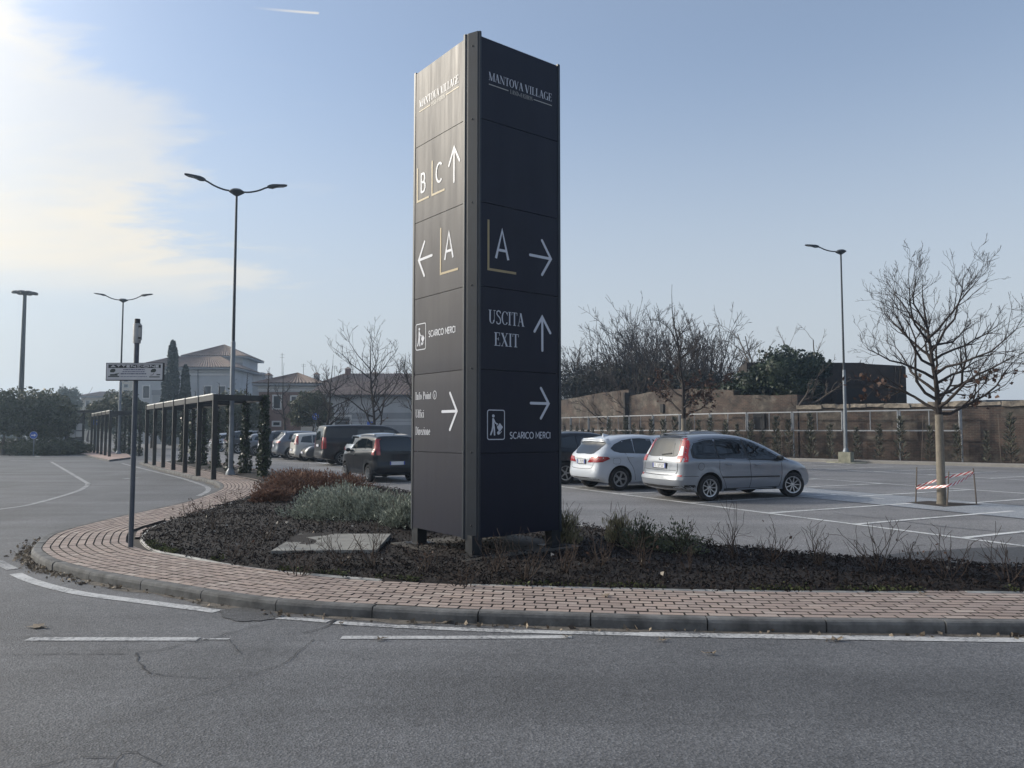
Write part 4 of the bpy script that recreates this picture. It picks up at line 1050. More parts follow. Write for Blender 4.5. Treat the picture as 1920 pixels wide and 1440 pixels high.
def resample(poly, step):
    out = []
    for a, b in zip(poly, poly[1:] + poly[:1]):
        n = max(1, int(math.hypot(b[0] - a[0], b[1] - a[1]) / step))
        out += [(a[0] + (b[0] - a[0]) * k / n, a[1] + (b[1] - a[1]) * k / n) for k in range(n)]
    return out
def smooth_open(pts, step):
    return [(v.x, v.y) for v in catmull([Vector((x, z, 0)) for x, z in pts], step)]
class Car:
    """body grown from a side silhouette: x forward from the rear bumper, y to the left, z up"""
    def __init__(s, name, spec, paint, label, group=None, lower=None):
        s.k = spec; s.paint = paint; s.L, s.W = spec['L'], spec['W']; s.ra, s.fa, s.rw = spec['ra'], spec['ra'] + spec['wb'], spec['rw']
        s.t = empty(name); tag(s.t, label, spec.get('cat', 'car'), group)
        s.body(lower)
    def half(s, x, z):
        k = s.k; L = s.L; W2 = s.W / 2
        t = x / L
        end = 1 - k.get('rt', 0.10) * max(0, (0.13 - t) / 0.13) ** 2 - k.get('ft', 0.20) * max(0, (t - 0.74) / 0.26) ** 2
        belt = np.interp(x, *k['belt'])
        y = W2 * end
        if z > belt: y -= (z - belt) * k.get('tumble', 0.33) + 0.05 * min(1, (z - belt) / 0.06)
        else: y -= 0.045 * ((belt - z) / max(belt - 0.2, 0.1)) ** 2 - 0.012 * math.exp(-((z - belt + 0.12) / 0.05) ** 2)
        if z < 0.42: y -= 0.10 * ((0.42 - z) / 0.3) ** 1.5 * 0.5
        for ax in (s.ra, s.fa):
            r = math.hypot(x - ax, z - s.rw)
            y += 0.022 * math.exp(-((r - s.rw - 0.09) / 0.06) ** 2) * (1 if z < belt - 0.03 else 0)
        return max(y, 0.25)
    def body(s, lower):
        k = s.k; top = smooth_open(k['top'], 0.05)          # rear bottom -> over the roof -> front bottom
        R_ = s.rw + k.get('gap', 0.045); zb = k.get('floor', 0.20); pts = [(x, z, 1.0) for x, z in top]
        # underside from front to rear with both wheel arches
        for ax in (s.fa, s.ra):
            a0 = math.asin(max(-1, min(1, (zb - s.rw) / R_)))
            st = math.degrees(a0)
            pts += [(ax + R_ * math.cos(R(a)), s.rw + R_ * math.sin(R(a)), 0.08) for a in np.linspace(st, 180 - st, 17)]
            pts.append(((s.fa + s.ra) / 2 + (0.3 if ax == s.fa else -0.5), zb, 0.3)) if ax == s.fa else None
        n = len(pts); P = [Vector((x, z)) for x, z, _ in pts]; F = [f for *_, f in pts]
        area = sum(P[i].x * P[(i + 1) % n].y - P[(i + 1) % n].x * P[i].y for i in range(n))
        nr = []
        for i in range(n):
            d = (P[(i + 1) % n] - P[i - 1]).normalized(); q = Vector((-d.y, d.x)); nr.append(q if area > 0 else -q)
        rings = ((0.0, 0.0), (0.004, 0.45), (0.016, 0.70), (0.036, 0.84), (0.062, 0.925), (0.10, 0.972), (0.155, 1.0))
        e = k.get('edge', 1.0)
        ringpts = []
        for d, fr in rings:
            row_ = []
            for i in range(n):
                q = P[i] + nr[i] * (d * F[i] * e)
                row_.append((q.x, s.half(q.x, q.y) * fr, q.y))
            ringpts.append(row_)
        vs = []; idx = []
        for r_, row_ in enumerate(ringpts):                 # left half (y >= 0), then right half
            idx.append([len(vs) + i for i in range(n)]); vs += [(x, y, z) for x, y, z in row_]
        off = len(vs) - n
        idr = [idx[0]]
        for r_, row_ in enumerate(ringpts[1:]):
            idr.append([len(vs) + i for i in range(n)]); vs += [(x, -y, z) for x, y, z in row_]
        fs = []; mi = []
        for A, sgn in ((idx, 1), (idr, -1)):
            for r_ in range(len(A) - 1):
                for i in range(n):
                    j = (i + 1) % n
                    q = (A[r_][i], A[r_][j], A[r_ + 1][j], A[r_ + 1][i])
                    fs.append(q if (sgn > 0) == (area < 0) else q[::-1])
                    mi.append(1 if (F[i] < 0.5 and F[j] < 0.5) else 0)
        inner = [Vector((x, z)) for x, y, z in ringpts[-1]]
        poly = [(v.x, v.y) for v in inner]; grid = []
        xs_, zs_ = [v.x for v in inner], [v.y for v in inner]
        for x in np.arange(min(xs_), max(xs_), 0.07):
            for z in np.arange(min(zs_), max(zs_), 0.07):
                if inside(poly, x, z) and min((v.x - x) ** 2 + (v.y - z) ** 2 for v in inner) > 0.0016: grid.append(Vector((x, z)))
        vo, eo, fo, ov, *_ = delaunay_2d_cdt(inner + grid, [(i, (i + 1) % n) for i in range(n)], [], 1, 1e-5)
        mp = {}
        for q, orig in enumerate(ov):
            for o_ in orig:
                if o_ < n: mp[q] = o_
        for sgn, A in ((1, idx[-1]), (-1, idr[-1])):
            loc = {}
            for q, v in enumerate(vo):
                if q in mp: loc[q] = A[mp[q]]
                else: loc[q] = len(vs); vs.append((v.x, sgn * s.half(v.x, v.y), v.y))
            for f in fo:
                q = tuple(loc[i] for i in f)
                if len(set(q)) < 3: continue
                fs.append(q[::-1] if sgn > 0 else q); mi.append(0)
        me = bpy.data.meshes.new('body'); me.from_pydata(vs, [], fs); me.update()
        bm = bmesh.new(); bm.from_mesh(me); bmesh.ops.recalc_face_normals(bm, faces=bm.faces); bm.to_mesh(me); bm.free()
        me.materials.append(s.paint); me.materials.append(M_UNDER)
        if len(me.polygons) == len(mi): me.polygons.foreach_set('material_index', mi)
        if lower:
            for p in me.polygons:
                if p.center.z < lower: p.material_index = 1
        me.polygons.foreach_set('use_smooth', [True] * len(me.polygons)); me.set_sharp_from_angle(angle=R(50))
        s.o = link('body', me, s.t)
        bm = bmesh.new(); bm.from_mesh(me); s.bvh = BVHTree.FromBMesh(bm); bm.free()
    # ---- pieces laid on the body: a 2-D outline projected along an axis
    def hit(s, axis, a, b):
        if axis in 'lr':
            sg = 1 if axis == 'l' else -1; return s.bvh.ray_cast(Vector((a, sg * 3, b)), Vector((0, -sg, 0)))
        if axis == 'b': return s.bvh.ray_cast(Vector((-3, a, b)), Vector((1, 0, 0)))
        if axis == 'f': return s.bvh.ray_cast(Vector((s.L + 3, a, b)), Vector((-1, 0, 0)))
        return s.bvh.ray_cast(Vector((a, b, 4)), Vector((0, 0, -1)))
    def lay(s, name, axis, poly, mat, lift=0.006, step=0.07, parent=None, smooth=True, rnd=0.0):
        if rnd: poly = smooth_open(poly + [poly[0]], rnd)[:-1]
        pts = resample(poly, step); n = len(pts); P = [Vector(p) for p in pts]; g = []
        us, vs_ = [p[0] for p in pts], [p[1] for p in pts]
        for a in np.arange(min(us), max(us), step):
            for b in np.arange(min(vs_), max(vs_), step):
                if inside(pts, a, b) and min((p.x - a) ** 2 + (p.y - b) ** 2 for p in P) > (step * 0.45) ** 2: g.append(Vector((a, b)))
        vo, eo, fo, ov, *_ = delaunay_2d_cdt(P + g, [(i, (i + 1) % n) for i in range(n)], [], 1, 1e-5)
        top, bot, ok = [], [], []
        for v in vo:
            h, nm, *_ = s.hit(axis, v.x, v.y)
            if h is None: ok.append(False); top.append(Vector()); bot.append(Vector()); continue
            ok.append(True); top.append(h + nm * lift); bot.append(h - nm * 0.012)
        d = {'l': Vector((0, 1, 0)), 'r': Vector((0, -1, 0)), 'b': Vector((-1, 0, 0)), 'f': Vector((1, 0, 0)), 't': Vector((0, 0, 1))}[axis]
        fs = [f for f in fo if all(ok[i] for i in f)]
        b = MB(); N = len(top); tri = []
        cnt = {}
        for f in fs:
            q = tuple(f); nn = (top[q[1]] - top[q[0]]).cross(top[q[2]] - top[q[0]])
            if nn.dot(d) < 0: q = q[::-1]
            tri.append(q)
            for i in range(len(q)): e = (q[i], q[(i + 1) % len(q)]); cnt[e] = 1
        side = [(a + 0, a + N, c + N, c) for a, c in cnt if (c, a) not in cnt]
        b.add(top + bot, tri + side)
        return b.build(name, mat, parent or s.t, smooth, 40)
    def both(s, name, poly, mat, **kw):
        s.lay(name, 'r', poly, mat, **kw); s.lay(name, 'l', poly, mat, **kw)
    def seam(s, axis, pts, w=0.012, name='panel_gap', mat=None, parent=None, lift=0.0025):
        pts = smooth_open(pts, 0.06); hs = []
        for a, b in pts:
            h, nm, *_ = s.hit(axis, a, b)
            if h is not None: hs.append((h, nm))
        b = MB(); vs = []
        for i, (h, nm) in enumerate(hs):
            d = (hs[min(i + 1, len(hs) - 1)][0] - hs[max(i - 1, 0)][0]).normalized(); q = nm.cross(d).normalized()
            vs += [h + nm * lift + q * w / 2, h + nm * lift - q * w / 2]
        fs = [(2 * i, 2 * i + 1, 2 * i + 3, 2 * i + 2) for i in range(len(hs) - 1)]
        b.add(vs, fs); return b.build(name, mat or M_GAP, parent or s.o)
    def wheels(s, spokes=10, rim=M_RIM, steer=0.0, double=False, cap=False):
        for ax in (s.ra, s.fa):
            for sg in (1, -1):
                w = empty('wheel'); w.parent = s.t; r = s.rw; tw = s.k.get('tw', 0.205)
                w.location = (ax, sg * (s.W / 2 - tw / 2 - 0.015), r); w.rotation_euler = (0, 0, steer if ax == s.fa else 0)
                A = Matrix.Rotation(R(-90) * sg, 4, 'X')
                b = MB(); h = tw / 2; ri = r * k_rim(s)
                b.lathe([(ri, -h * 0.8), (ri + 0.02, -h), (r - 0.035, -h), (r - 0.006, -h * 0.75), (r, -h * 0.4), (r, h * 0.4), (r - 0.006, h * 0.75), (r - 0.035, h), (ri + 0.02, h), (ri, h * 0.8)], 36, A, closed=True); b.build('tyre', M_TYRE, w, True, 40)
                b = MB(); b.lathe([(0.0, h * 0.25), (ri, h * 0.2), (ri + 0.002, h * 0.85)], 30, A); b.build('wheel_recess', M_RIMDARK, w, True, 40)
                b = MB(); b.lathe([(ri + 0.004, h * 0.98), (ri - 0.022, h * 0.92), (ri - 0.03, h * 0.6)], 32, A)
                b.lathe([(0.0, h * 0.85), (0.045, h * 0.82), (0.06, h * 0.6)], 16, A)
                for q in range(spokes):
                    a = 2 * math.pi * q / spokes
                    for da in ((-0.13, 0.13) if double else (0.0,)):
                        p0 = A @ Vector((0.05 * math.cos(a + da), 0.05 * math.sin(a + da), h * 0.78)); p1 = A @ Vector(((ri - 0.01) * math.cos(a + da * 0.9), (ri - 0.01) * math.sin(a + da * 0.9), h * 0.9))
                        b.bar(p0, p1, 0.022 if double or spokes > 8 else 0.038, 0.02, A.to_3x3() @ Vector((0, 0, 1)))
                b.build('rim', rim, w, True, 40)
        if s.k.get('arch'): pass
    def mirror(s, x, z, mat):
        for sg in (1, -1):
            y = s.half(x, z) * sg; b = MB(); sec = []
            for dx, sc in ((-0.05, 0.75), (-0.03, 1.0), (0.05, 0.95), (0.09, 0.5)):
                sec.append([Vector((x + dx, y + sg * (0.11 + 0.09 * sc * math.cos(a)), z + 0.02 + 0.065 * sc * math.sin(a))) for a in np.linspace(0, 2 * math.pi, 11)[:-1]])
            vs = [p for q in sec for p in q]; fs = []
            for i in range(3):
                for j in range(10): fs.append((i * 10 + j, i * 10 + (j + 1) % 10, (i + 1) * 10 + (j + 1) % 10, (i + 1) * 10 + j))
            fs += [tuple(range(10))[::-1], tuple(range(30, 40))]; b.add(vs, fs); b.bar((x, y - sg * 0.03, z - 0.02), (x, y + sg * 0.06, z), 0.06, 0.04)
            b.build('wing_mirror', mat, s.t, True, 50)
    def handle(s, x, z, mat):
        for ax, sg in (('l', 1), ('r', -1)):
            h, nm, *_ = s.hit(ax, x, z)
            if h is None: continue
            b = MB(); b.tube([h + Vector((-0.10, sg * 0.008, 0)), h + Vector((-0.06, sg * 0.032, 0.004)), h + Vector((0.06, sg * 0.032, 0.004)), h + Vector((0.10, sg * 0.008, 0))], [0.012, 0.017, 0.017, 0.012], 8); b.build('door_handle', mat, s.t, True)
    def plate(s, z, y=0.0, axis='b', text=None, w=0.52):
        h, nm, *_ = s.hit(axis, y, z)
        if h is None: return
        sg = -1 if axis == 'b' else 1
        b = MB(); b.box((h.x + sg * 0.018, y, z), (0.016, w + 0.03, 0.14)); fr_ = b.build('plate_holder', M_TRIM, s.t)
        b = MB(); b.box((h.x + sg * 0.028, y, z), (0.006, w, 0.112)); b.build('number_plate', M_PLATE, fr_)
        for q in (-1, 1):
            b = MB(); b.box((h.x + sg * 0.0318, y + q * (w / 2 - 0.022), z), (0.002, 0.042, 0.108)); b.build('plate_band', M_PLATEBLUE, fr_)
        if text:
            i = Ink(Vector((h.x + sg * 0.0316, y - sg * 0.0, z)), Vector((0, sg, 0)), Vector((0, 0, 1)), Vector((sg, 0, 0)), 0.0006)
            for (c, u) in text: i.rect(u, -0.036, u + 0.012, 0.036); i.rect(u + 0.014, (0.02 if c else -0.036), u + 0.036, (0.034 if c else -0.022))
            i.b.build('plate_characters', M_BLACK, fr_)
    def place(s, wheel, heading, side=-1, axle='rear'):
        """stand the car with its rear axle's wheel (side -1: right) on this ground point"""
        c, q = math.cos(heading), math.sin(heading); x = s.ra if axle == 'rear' else s.fa; y = side * (s.W / 2 - 0.11)
        s.t.location = (wheel.x - (c * x - q * y), wheel.y - (q * x + c * y), 0.006); s.t.rotation_euler = (0, 0, heading)
        return s.t
def k_rim(s): return s.k.get('rim', 0.66)

MPV = dict(L=4.35, W=1.83, ra=0.86, wb=2.64, rw=0.318, floor=0.21, tumble=0.36, ft=0.30, rt=0.10,
    belt=([0, 0.5, 1.5, 2.6, 3.2, 3.6, 4.35], [1.02, 1.02, 0.99, 0.955, 0.93, 0.90, 0.80]),
    top=[(0.22, 0.24), (0.06, 0.30), (0.0, 0.42), (0.0, 0.56), (0.045, 0.63), (0.07, 0.78), (0.085, 0.94), (0.13, 1.05), (0.24, 1.27), (0.34, 1.46), (0.42, 1.535), (0.7, 1.575), (1.2, 1.60), (1.75, 1.59), (2.2, 1.53), (2.65, 1.39), (3.05, 1.21), (3.42, 1.035), (3.75, 0.94), (4.05, 0.83), (4.24, 0.68), (4.33, 0.52), (4.34, 0.36), (4.27, 0.24), (4.2, 0.21)])
SPORT = dict(L=4.34, W=1.80, ra=0.78, wb=2.67, rw=0.325, floor=0.21, tumble=0.38, ft=0.26, rt=0.12,
    belt=([0, 0.5, 1.2, 2.4, 3.2, 4.34], [1.02, 1.03, 1.0, 0.96, 0.92, 0.78]),
    top=[(0.24, 0.25), (0.06, 0.31), (0.0, 0.44), (0.02, 0.60), (0.05, 0.72), (0.06, 0.86), (0.10, 0.98), (0.22, 1.13), (0.40, 1.34), (0.36, 1.42), (0.55, 1.465), (0.95, 1.53), (1.5, 1.565), (2.0, 1.55), (2.4, 1.46), (2.8, 1.30), (3.2, 1.11), (3.5, 0.99), (3.85, 0.91), (4.15, 0.80), (4.28, 0.66), (4.33, 0.48), (4.32, 0.34), (4.25, 0.23)])
SUV = dict(L=4.55, W=1.87, ra=0.88, wb=2.75, rw=0.345, floor=0.25, tumble=0.36, ft=0.24, rt=0.11, cat='car',
    belt=([0, 0.6, 1.5, 2.8, 3.4, 4.55], [1.10, 1.10, 1.06, 1.02, 0.99, 0.88]),
    top=[(0.24, 0.30), (0.06, 0.36), (0.0, 0.50), (0.02, 0.66), (0.05, 0.80), (0.06, 0.96), (0.12, 1.07), (0.32, 1.31), (0.50, 1.49), (0.48, 1.56), (0.7, 1.60), (1.2, 1.645), (1.8, 1.64), (2.2, 1.60), (2.55, 1.50), (2.95, 1.31), (3.3, 1.13), (3.6, 1.06), (4.05, 1.01), (4.35, 0.90), (4.49, 0.74), (4.54, 0.54), (4.52, 0.38), (4.44, 0.27)])
BOXY = dict(L=3.60, W=1.60, ra=0.62, wb=2.30, rw=0.285, floor=0.20, tumble=0.20, ft=0.18, rt=0.06, tw=0.175, edge=0.85, rim=0.6,
    belt=([0, 0.5, 1.5, 2.4, 3.0, 3.6], [0.98, 0.98, 0.95, 0.93, 0.92, 0.85]),
    top=[(0.2, 0.24), (0.05, 0.28), (0.0, 0.40), (0.0, 0.55), (0.03, 0.66), (0.04, 0.85), (0.05, 1.0), (0.11, 1.25), (0.17, 1.43), (0.26, 1.50), (0.6, 1.535), (1.1, 1.55), (1.6, 1.54), (1.95, 1.49), (2.25, 1.32), (2.55, 1.10), (2.75, 1.0), (3.05, 0.95), (3.35, 0.87), (3.52, 0.74), (3.585, 0.56), (3.59, 0.40), (3.55, 0.26), (3.5, 0.21)])
VAN = dict(L=5.2, W=1.95, ra=0.98, wb=3.2, rw=0.335, floor=0.24, tumble=0.14, ft=0.18, rt=0.05, edge=0.8, cat='van', rim=0.6,
    belt=([0, 1, 2.5, 3.6, 5.2], [1.20, 1.20, 1.18, 1.12, 0.98]),
    top=[(0.2, 0.30), (0.05, 0.34), (0.0, 0.46), (0.02, 0.62), (0.05, 0.72), (0.06, 1.0), (0.08, 1.25), (0.13, 1.6), (0.19, 1.82), (0.28, 1.90), (0.7, 1.935), (1.8, 1.955), (3.0, 1.93), (3.45, 1.86), (3.8, 1.68), (4.15, 1.40), (4.40, 1.20), (4.7, 1.10), (4.98, 0.98), (5.12, 0.78), (5.19, 0.55), (5.17, 0.38), (5.1, 0.26)])
HATCH = dict(L=4.15, W=1.78, ra=0.78, wb=2.58, rw=0.315, floor=0.20, tumble=0.38, ft=0.24, rt=0.12,
    belt=([0, 0.5, 1.3, 2.5, 3.2, 4.15], [0.98, 0.98, 0.95, 0.91, 0.88, 0.76]),
    top=[(0.24, 0.25), (0.05, 0.31), (0.0, 0.44), (0.02, 0.62), (0.05, 0.80), (0.10, 0.93), (0.30, 1.16), (0.48, 1.34), (0.62, 1.41), (1.0, 1.46), (1.5, 1.485), (1.95, 1.46), (2.35, 1.36), (2.75, 1.17), (3.1, 1.0), (3.4, 0.93), (3.8, 0.84), (4.03, 0.70), (4.13, 0.52), (4.13, 0.36), (4.06, 0.24)])
HEAD = math.atan2(V.y, V.x)

def glass_set(c, side, rear, front=None, pane='side_window'):
    """side: list of window outlines (x, z); rear: outline (y, z); windscreen the same"""
    for w in side: c.both(pane, w, M_GLASS, lift=0.004, rnd=0.09)
    if rear: c.lay('rear_window', 'b', rear, M_GLASS, lift=0.006, rnd=0.08)
    if front: c.lay('windscreen', 'f', front, M_GLASS, lift=0.005, rnd=0.08)
def sym(pts):
    """outline from its half with y >= 0, listed from the bottom centre up"""
    return pts + [(-y, z) for y, z in reversed(pts)]

# ---------------------------------------------- silver people carrier (right)
M_SILVER = car_paint('silver paint', (0.20, 0.222, 0.26), 0.32, 0.35)
c = Car('silver_car', MPV, M_SILVER, 'silver family car with tall red rear lamps, parked nearest the taped tree')
b1 = [(0.44, 1.28), (0.52, 1.375), (0.85, 1.445), (1.10, 1.46), (1.13, 1.02), (0.60, 1.03), (0.45, 1.06)]
b2 = [(1.18, 1.02), (1.16, 1.462), (1.55, 1.472), (1.95, 1.447), (2.03, 0.99), (1.6, 1.0)]
b3 = [(2.10, 0.985), (2.03, 1.442), (2.28, 1.37), (2.65, 1.222), (2.98, 1.06), (2.97, 0.955), (2.5, 0.97)]
b4 = [(3.05, 0.95), (3.05, 1.045), (3.22, 0.97), (3.32, 0.935)]
c.both('window_surround', [(0.38, 1.03), (0.39, 1.30), (0.50, 1.40), (0.85, 1.475), (1.5, 1.502), (1.95, 1.478), (2.3, 1.395), (2.7, 1.235), (3.1, 1.04), (3.38, 0.92), (2.9, 0.93), (2.0, 0.965), (1.2, 0.995), (0.5, 1.005)], M_TRIM, lift=0.0015)
for w, nm in ((b1, 'quarter_window'), (b2, 'side_window'), (b3, 'side_window'), (b4, 'quarter_window')): c.both(nm, w, M_GLASS, lift=0.006)
c.lay('rear_window', 'b', sym([(0.0, 1.055), (0.56, 1.065), (0.555, 1.25), (0.50, 1.47), (0.0, 1.485)]), M_GLASS, lift=0.006, rnd=0.1)
c.lay('windscreen', 'f', sym([(0.0, 1.08), (0.58, 1.06), (0.60, 1.14), (0.50, 1.46), (0.0, 1.50)]), M_GLASS, lift=0.005, rnd=0.1)
for q in (1, -1):
    tl = c.lay('tail_lamp', 'b', [(q * y, z) for y, z in ((0.60, 0.93), (0.765, 0.93), (0.775, 1.05), (0.70, 1.28), (0.60, 1.49), (0.545, 1.49), (0.57, 1.28), (0.605, 1.08))], M_RED, lift=0.012, step=0.03)
    c.lay('reverse_lens', 'b', [(q * y, z) for y, z in ((0.615, 1.07), (0.735, 1.08), (0.70, 1.19), (0.655, 1.30), (0.60, 1.30))], M_CLEAR, lift=0.017, step=0.04, parent=tl)
    c.lay('rear_reflector', 'b', [(q * y, z) for y, z in ((0.66, 0.575), (0.80, 0.575), (0.80, 0.63), (0.66, 0.63))], M_RED, lift=0.006, step=0.04)
    c.lay('headlamp', 'f', [(q * y, z) for y, z in ((0.42, 0.70), (0.64, 0.74), (0.60, 0.86), (0.45, 0.80))], M_CLEAR, lift=0.008, step=0.05)
c.both('tail_lamp_side', [(0.10, 0.93), (0.24, 0.94), (0.30, 1.10), (0.42, 1.36), (0.44, 1.49), (0.37, 1.49), (0.26, 1.27), (0.17, 1.06)], M_RED, lift=0.007, step=0.05)
c.both('rub_strip', [(1.22, 0.545), (1.22, 0.58), (3.02, 0.56), (3.02, 0.525)], M_TRIM, lift=0.012)
c.both('sill', [(1.30, 0.235), (1.30, 0.29), (2.95, 0.29), (2.95, 0.235)], M_TRIM, lift=0.004)
c.lay('bumper_apron', 'b', sym([(0.0, 0.30), (0.80, 0.31), (0.80, 0.37), (0.0, 0.36)]), M_UNDER, lift=0.006)
c.both('bumper_side', [(0.14, 0.28), (0.10, 0.40), (0.50, 0.40), (0.50, 0.28)], M_UNDER, lift=0.004)
c.lay('bumper_bar', 'b', sym([(0.0, 0.50), (0.83, 0.51), (0.83, 0.585), (0.0, 0.585)]), M_SILVER, lift=0.022)
c.seam('b', [(-0.66, 0.90), (-0.64, 0.66), (-0.4, 0.615), (0.4, 0.615), (0.64, 0.66), (0.66, 0.90)], 0.016)
c.seam('b', [(-0.62, 0.735), (0.0, 0.725), (0.62, 0.735)], 0.010)
for sd in 'lr':
    c.seam(sd, [(1.15, 1.0), (1.15, 0.72), (1.26, 0.52), (1.36, 0.33), (1.38, 0.27)]); c.seam(sd, [(2.06, 0.975), (2.10, 0.7), (2.12, 0.5), (2.08, 0.29)]); c.seam(sd, [(3.06, 0.93), (3.10, 0.62), (3.02, 0.29)])
    c.seam(sd, [(1.38, 0.29), (2.1, 0.285), (3.02, 0.29)], 0.01)
    cc = [(0.60 + 0.085 * math.cos(a), 0.83 + 0.085 * math.sin(a)) for a in np.linspace(0, 2 * math.pi, 12)]
    c.seam(sd, cc, 0.008, 'fuel_flap')
    c.seam(sd, [(0.14, 0.60), (0.35, 0.605), (0.52, 0.60)], 0.01)
c.lay('roof_spoiler', 'b', sym([(0.0, 1.50), (0.52, 1.485), (0.50, 1.535), (0.0, 1.55)]), M_TRIM, lift=0.012)
h, *_ = c.hit('b', 0.0, 1.12); wb_ = MB(); wb_.bar((h.x - 0.02, 0.0, 1.09), (h.x + 0.0, -0.36, 1.13), 0.02, 0.03); wb_.build('rear_wiper', M_TRIM, c.t)
h, *_ = c.hit('b', 0.0, 0.985); wb_ = MB(); wb_.lathe([(0.0, 0.012), (0.055, 0.008), (0.06, 0)], 20, Matrix.Translation((h.x, 0, 0.985)) @ Matrix.Rotation(R(-90), 4, 'Y') @ Matrix.Diagonal((0.55, 1.25, 1, 1))); wb_.build('badge', M_CHROME, c.t, True)
c.plate(0.835, 0.0, 'b', [(1, -0.19), (0, -0.14), (0, -0.05), (1, -0.005), (1, 0.04), (0, 0.10), (1, 0.15)])
c.handle(1.42, 0.86, M_SILVER); c.handle(2.32, 0.84, M_SILVER); c.mirror(2.98, 0.98, M_TRIM)
c.wheels(9, steer=R(-16)); c.place(gp(1327, 940), R(24.5))

# ---------------------------------------------- white compact carrier beside it
M_WHITEP = car_paint('white paint', (0.44, 0.48, 0.54), 0.3)
c = Car('white_car', SPORT, M_WHITEP, 'white hatchback with wide red rear lamps, parked behind the silver family car')
c.both('side_window', [(0.52, 1.18), (0.66, 1.29), (0.95, 1.40), (1.28, 1.445), (1.28, 1.03), (0.80, 1.05), (0.62, 1.09)], M_GLASS, lift=0.004)
c.both('side_window', [(1.30, 1.03), (1.30, 1.446), (1.55, 1.455), (1.92, 1.43), (1.98, 1.0)], M_GLASS, lift=0.005)
c.both('side_window', [(2.06, 1.0), (2.0, 1.42), (2.25, 1.365), (2.62, 1.225), (3.0, 1.045), (3.18, 0.96), (2.6, 0.98)], M_GLASS, lift=0.005)
c.lay('rear_window', 'b', sym([(0.0, 1.02), (0.50, 1.03), (0.66, 1.26), (0.60, 1.345), (0.0, 1.37)]), M_GLASS, lift=0.006, rnd=0.1)
c.lay('windscreen', 'f', sym([(0.0, 1.05), (0.58, 1.04), (0.58, 1.14), (0.48, 1.40), (0.0, 1.45)]), M_GLASS, lift=0.005, rnd=0.1)
for q in (1, -1):
    c.lay('tail_lamp', 'b', [(q * y, z) for y, z in ((0.34, 0.78), (0.60, 0.79), (0.76, 0.79), (0.78, 0.93), (0.66, 0.955), (0.48, 0.93))], M_RED, lift=0.012, step=0.05)
    c.lay('headlamp', 'f', [(q * y, z) for y, z in ((0.42, 0.66), (0.66, 0.70), (0.62, 0.80), (0.45, 0.76))], M_CLEAR, lift=0.008, step=0.05)
c.both('tail_lamp_side', [(0.07, 0.79), (0.22, 0.80), (0.44, 0.89), (0.38, 0.945), (0.14, 0.955)], M_RED, lift=0.008, step=0.05)
c.lay('tailgate_shelf', 'b', sym([(0.0, 0.895), (0.40, 0.895), (0.40, 0.915), (0.0, 0.915)]), M_CHROME, lift=0.012)
c.lay('bumper_apron', 'b', sym([(0.0, 0.30), (0.72, 0.31), (0.72, 0.36), (0.0, 0.36)]), M_UNDER, lift=0.006)
c.seam('b', [(-0.60, 0.78), (-0.56, 0.64), (-0.3, 0.60), (0.3, 0.60), (0.56, 0.64), (0.60, 0.78)], 0.012)
c.lay('roof_spoiler', 'b', sym([(0.0, 1.385), (0.63, 1.365), (0.58, 1.415), (0.0, 1.44)]), M_WHITEP, lift=0.03)
for sd in 'lr':
    c.seam(sd, [(0.95, 1.05), (1.05, 0.85), (1.22, 0.60), (1.30, 0.28)]); c.seam(sd, [(2.02, 0.99), (2.04, 0.6), (2.0, 0.28)]); c.seam(sd, [(3.05, 0.95), (3.05, 0.6), (2.95, 0.28)])
    c.seam(sd, [(0.55, 0.90), (0.76, 0.90), (0.76, 0.76), (0.55, 0.76), (0.55, 0.90)], 0.007, 'fuel_flap')
fin = MB(); fin.add([(0.75, -0.03, 1.50), (0.75, 0.03, 1.50), (1.02, 0.03, 1.53), (1.02, -0.03, 1.53), (0.76, -0.008, 1.59), (0.76, 0.008, 1.59), (0.86, 0, 1.57)], [(0, 1, 5, 4), (1, 2, 6, 5), (2, 3, 6), (3, 0, 4, 6), (4, 5, 6)]); fin.build('roof_antenna', M_WHITEP, c.t)
c.plate(0.80, 0.0, 'b', [(1, -0.19), (0, -0.14), (1, -0.05), (0, -0.005), (1, 0.05), (0, 0.10), (1, 0.15)], 0.44)
c.handle(1.12, 0.93, M_WHITEP); c.handle(2.2, 0.91, M_WHITEP); c.mirror(2.95, 1.0, M_WHITEP)
c.wheels(5, double=True); c.place(gp(1160, 920), R(24.5))

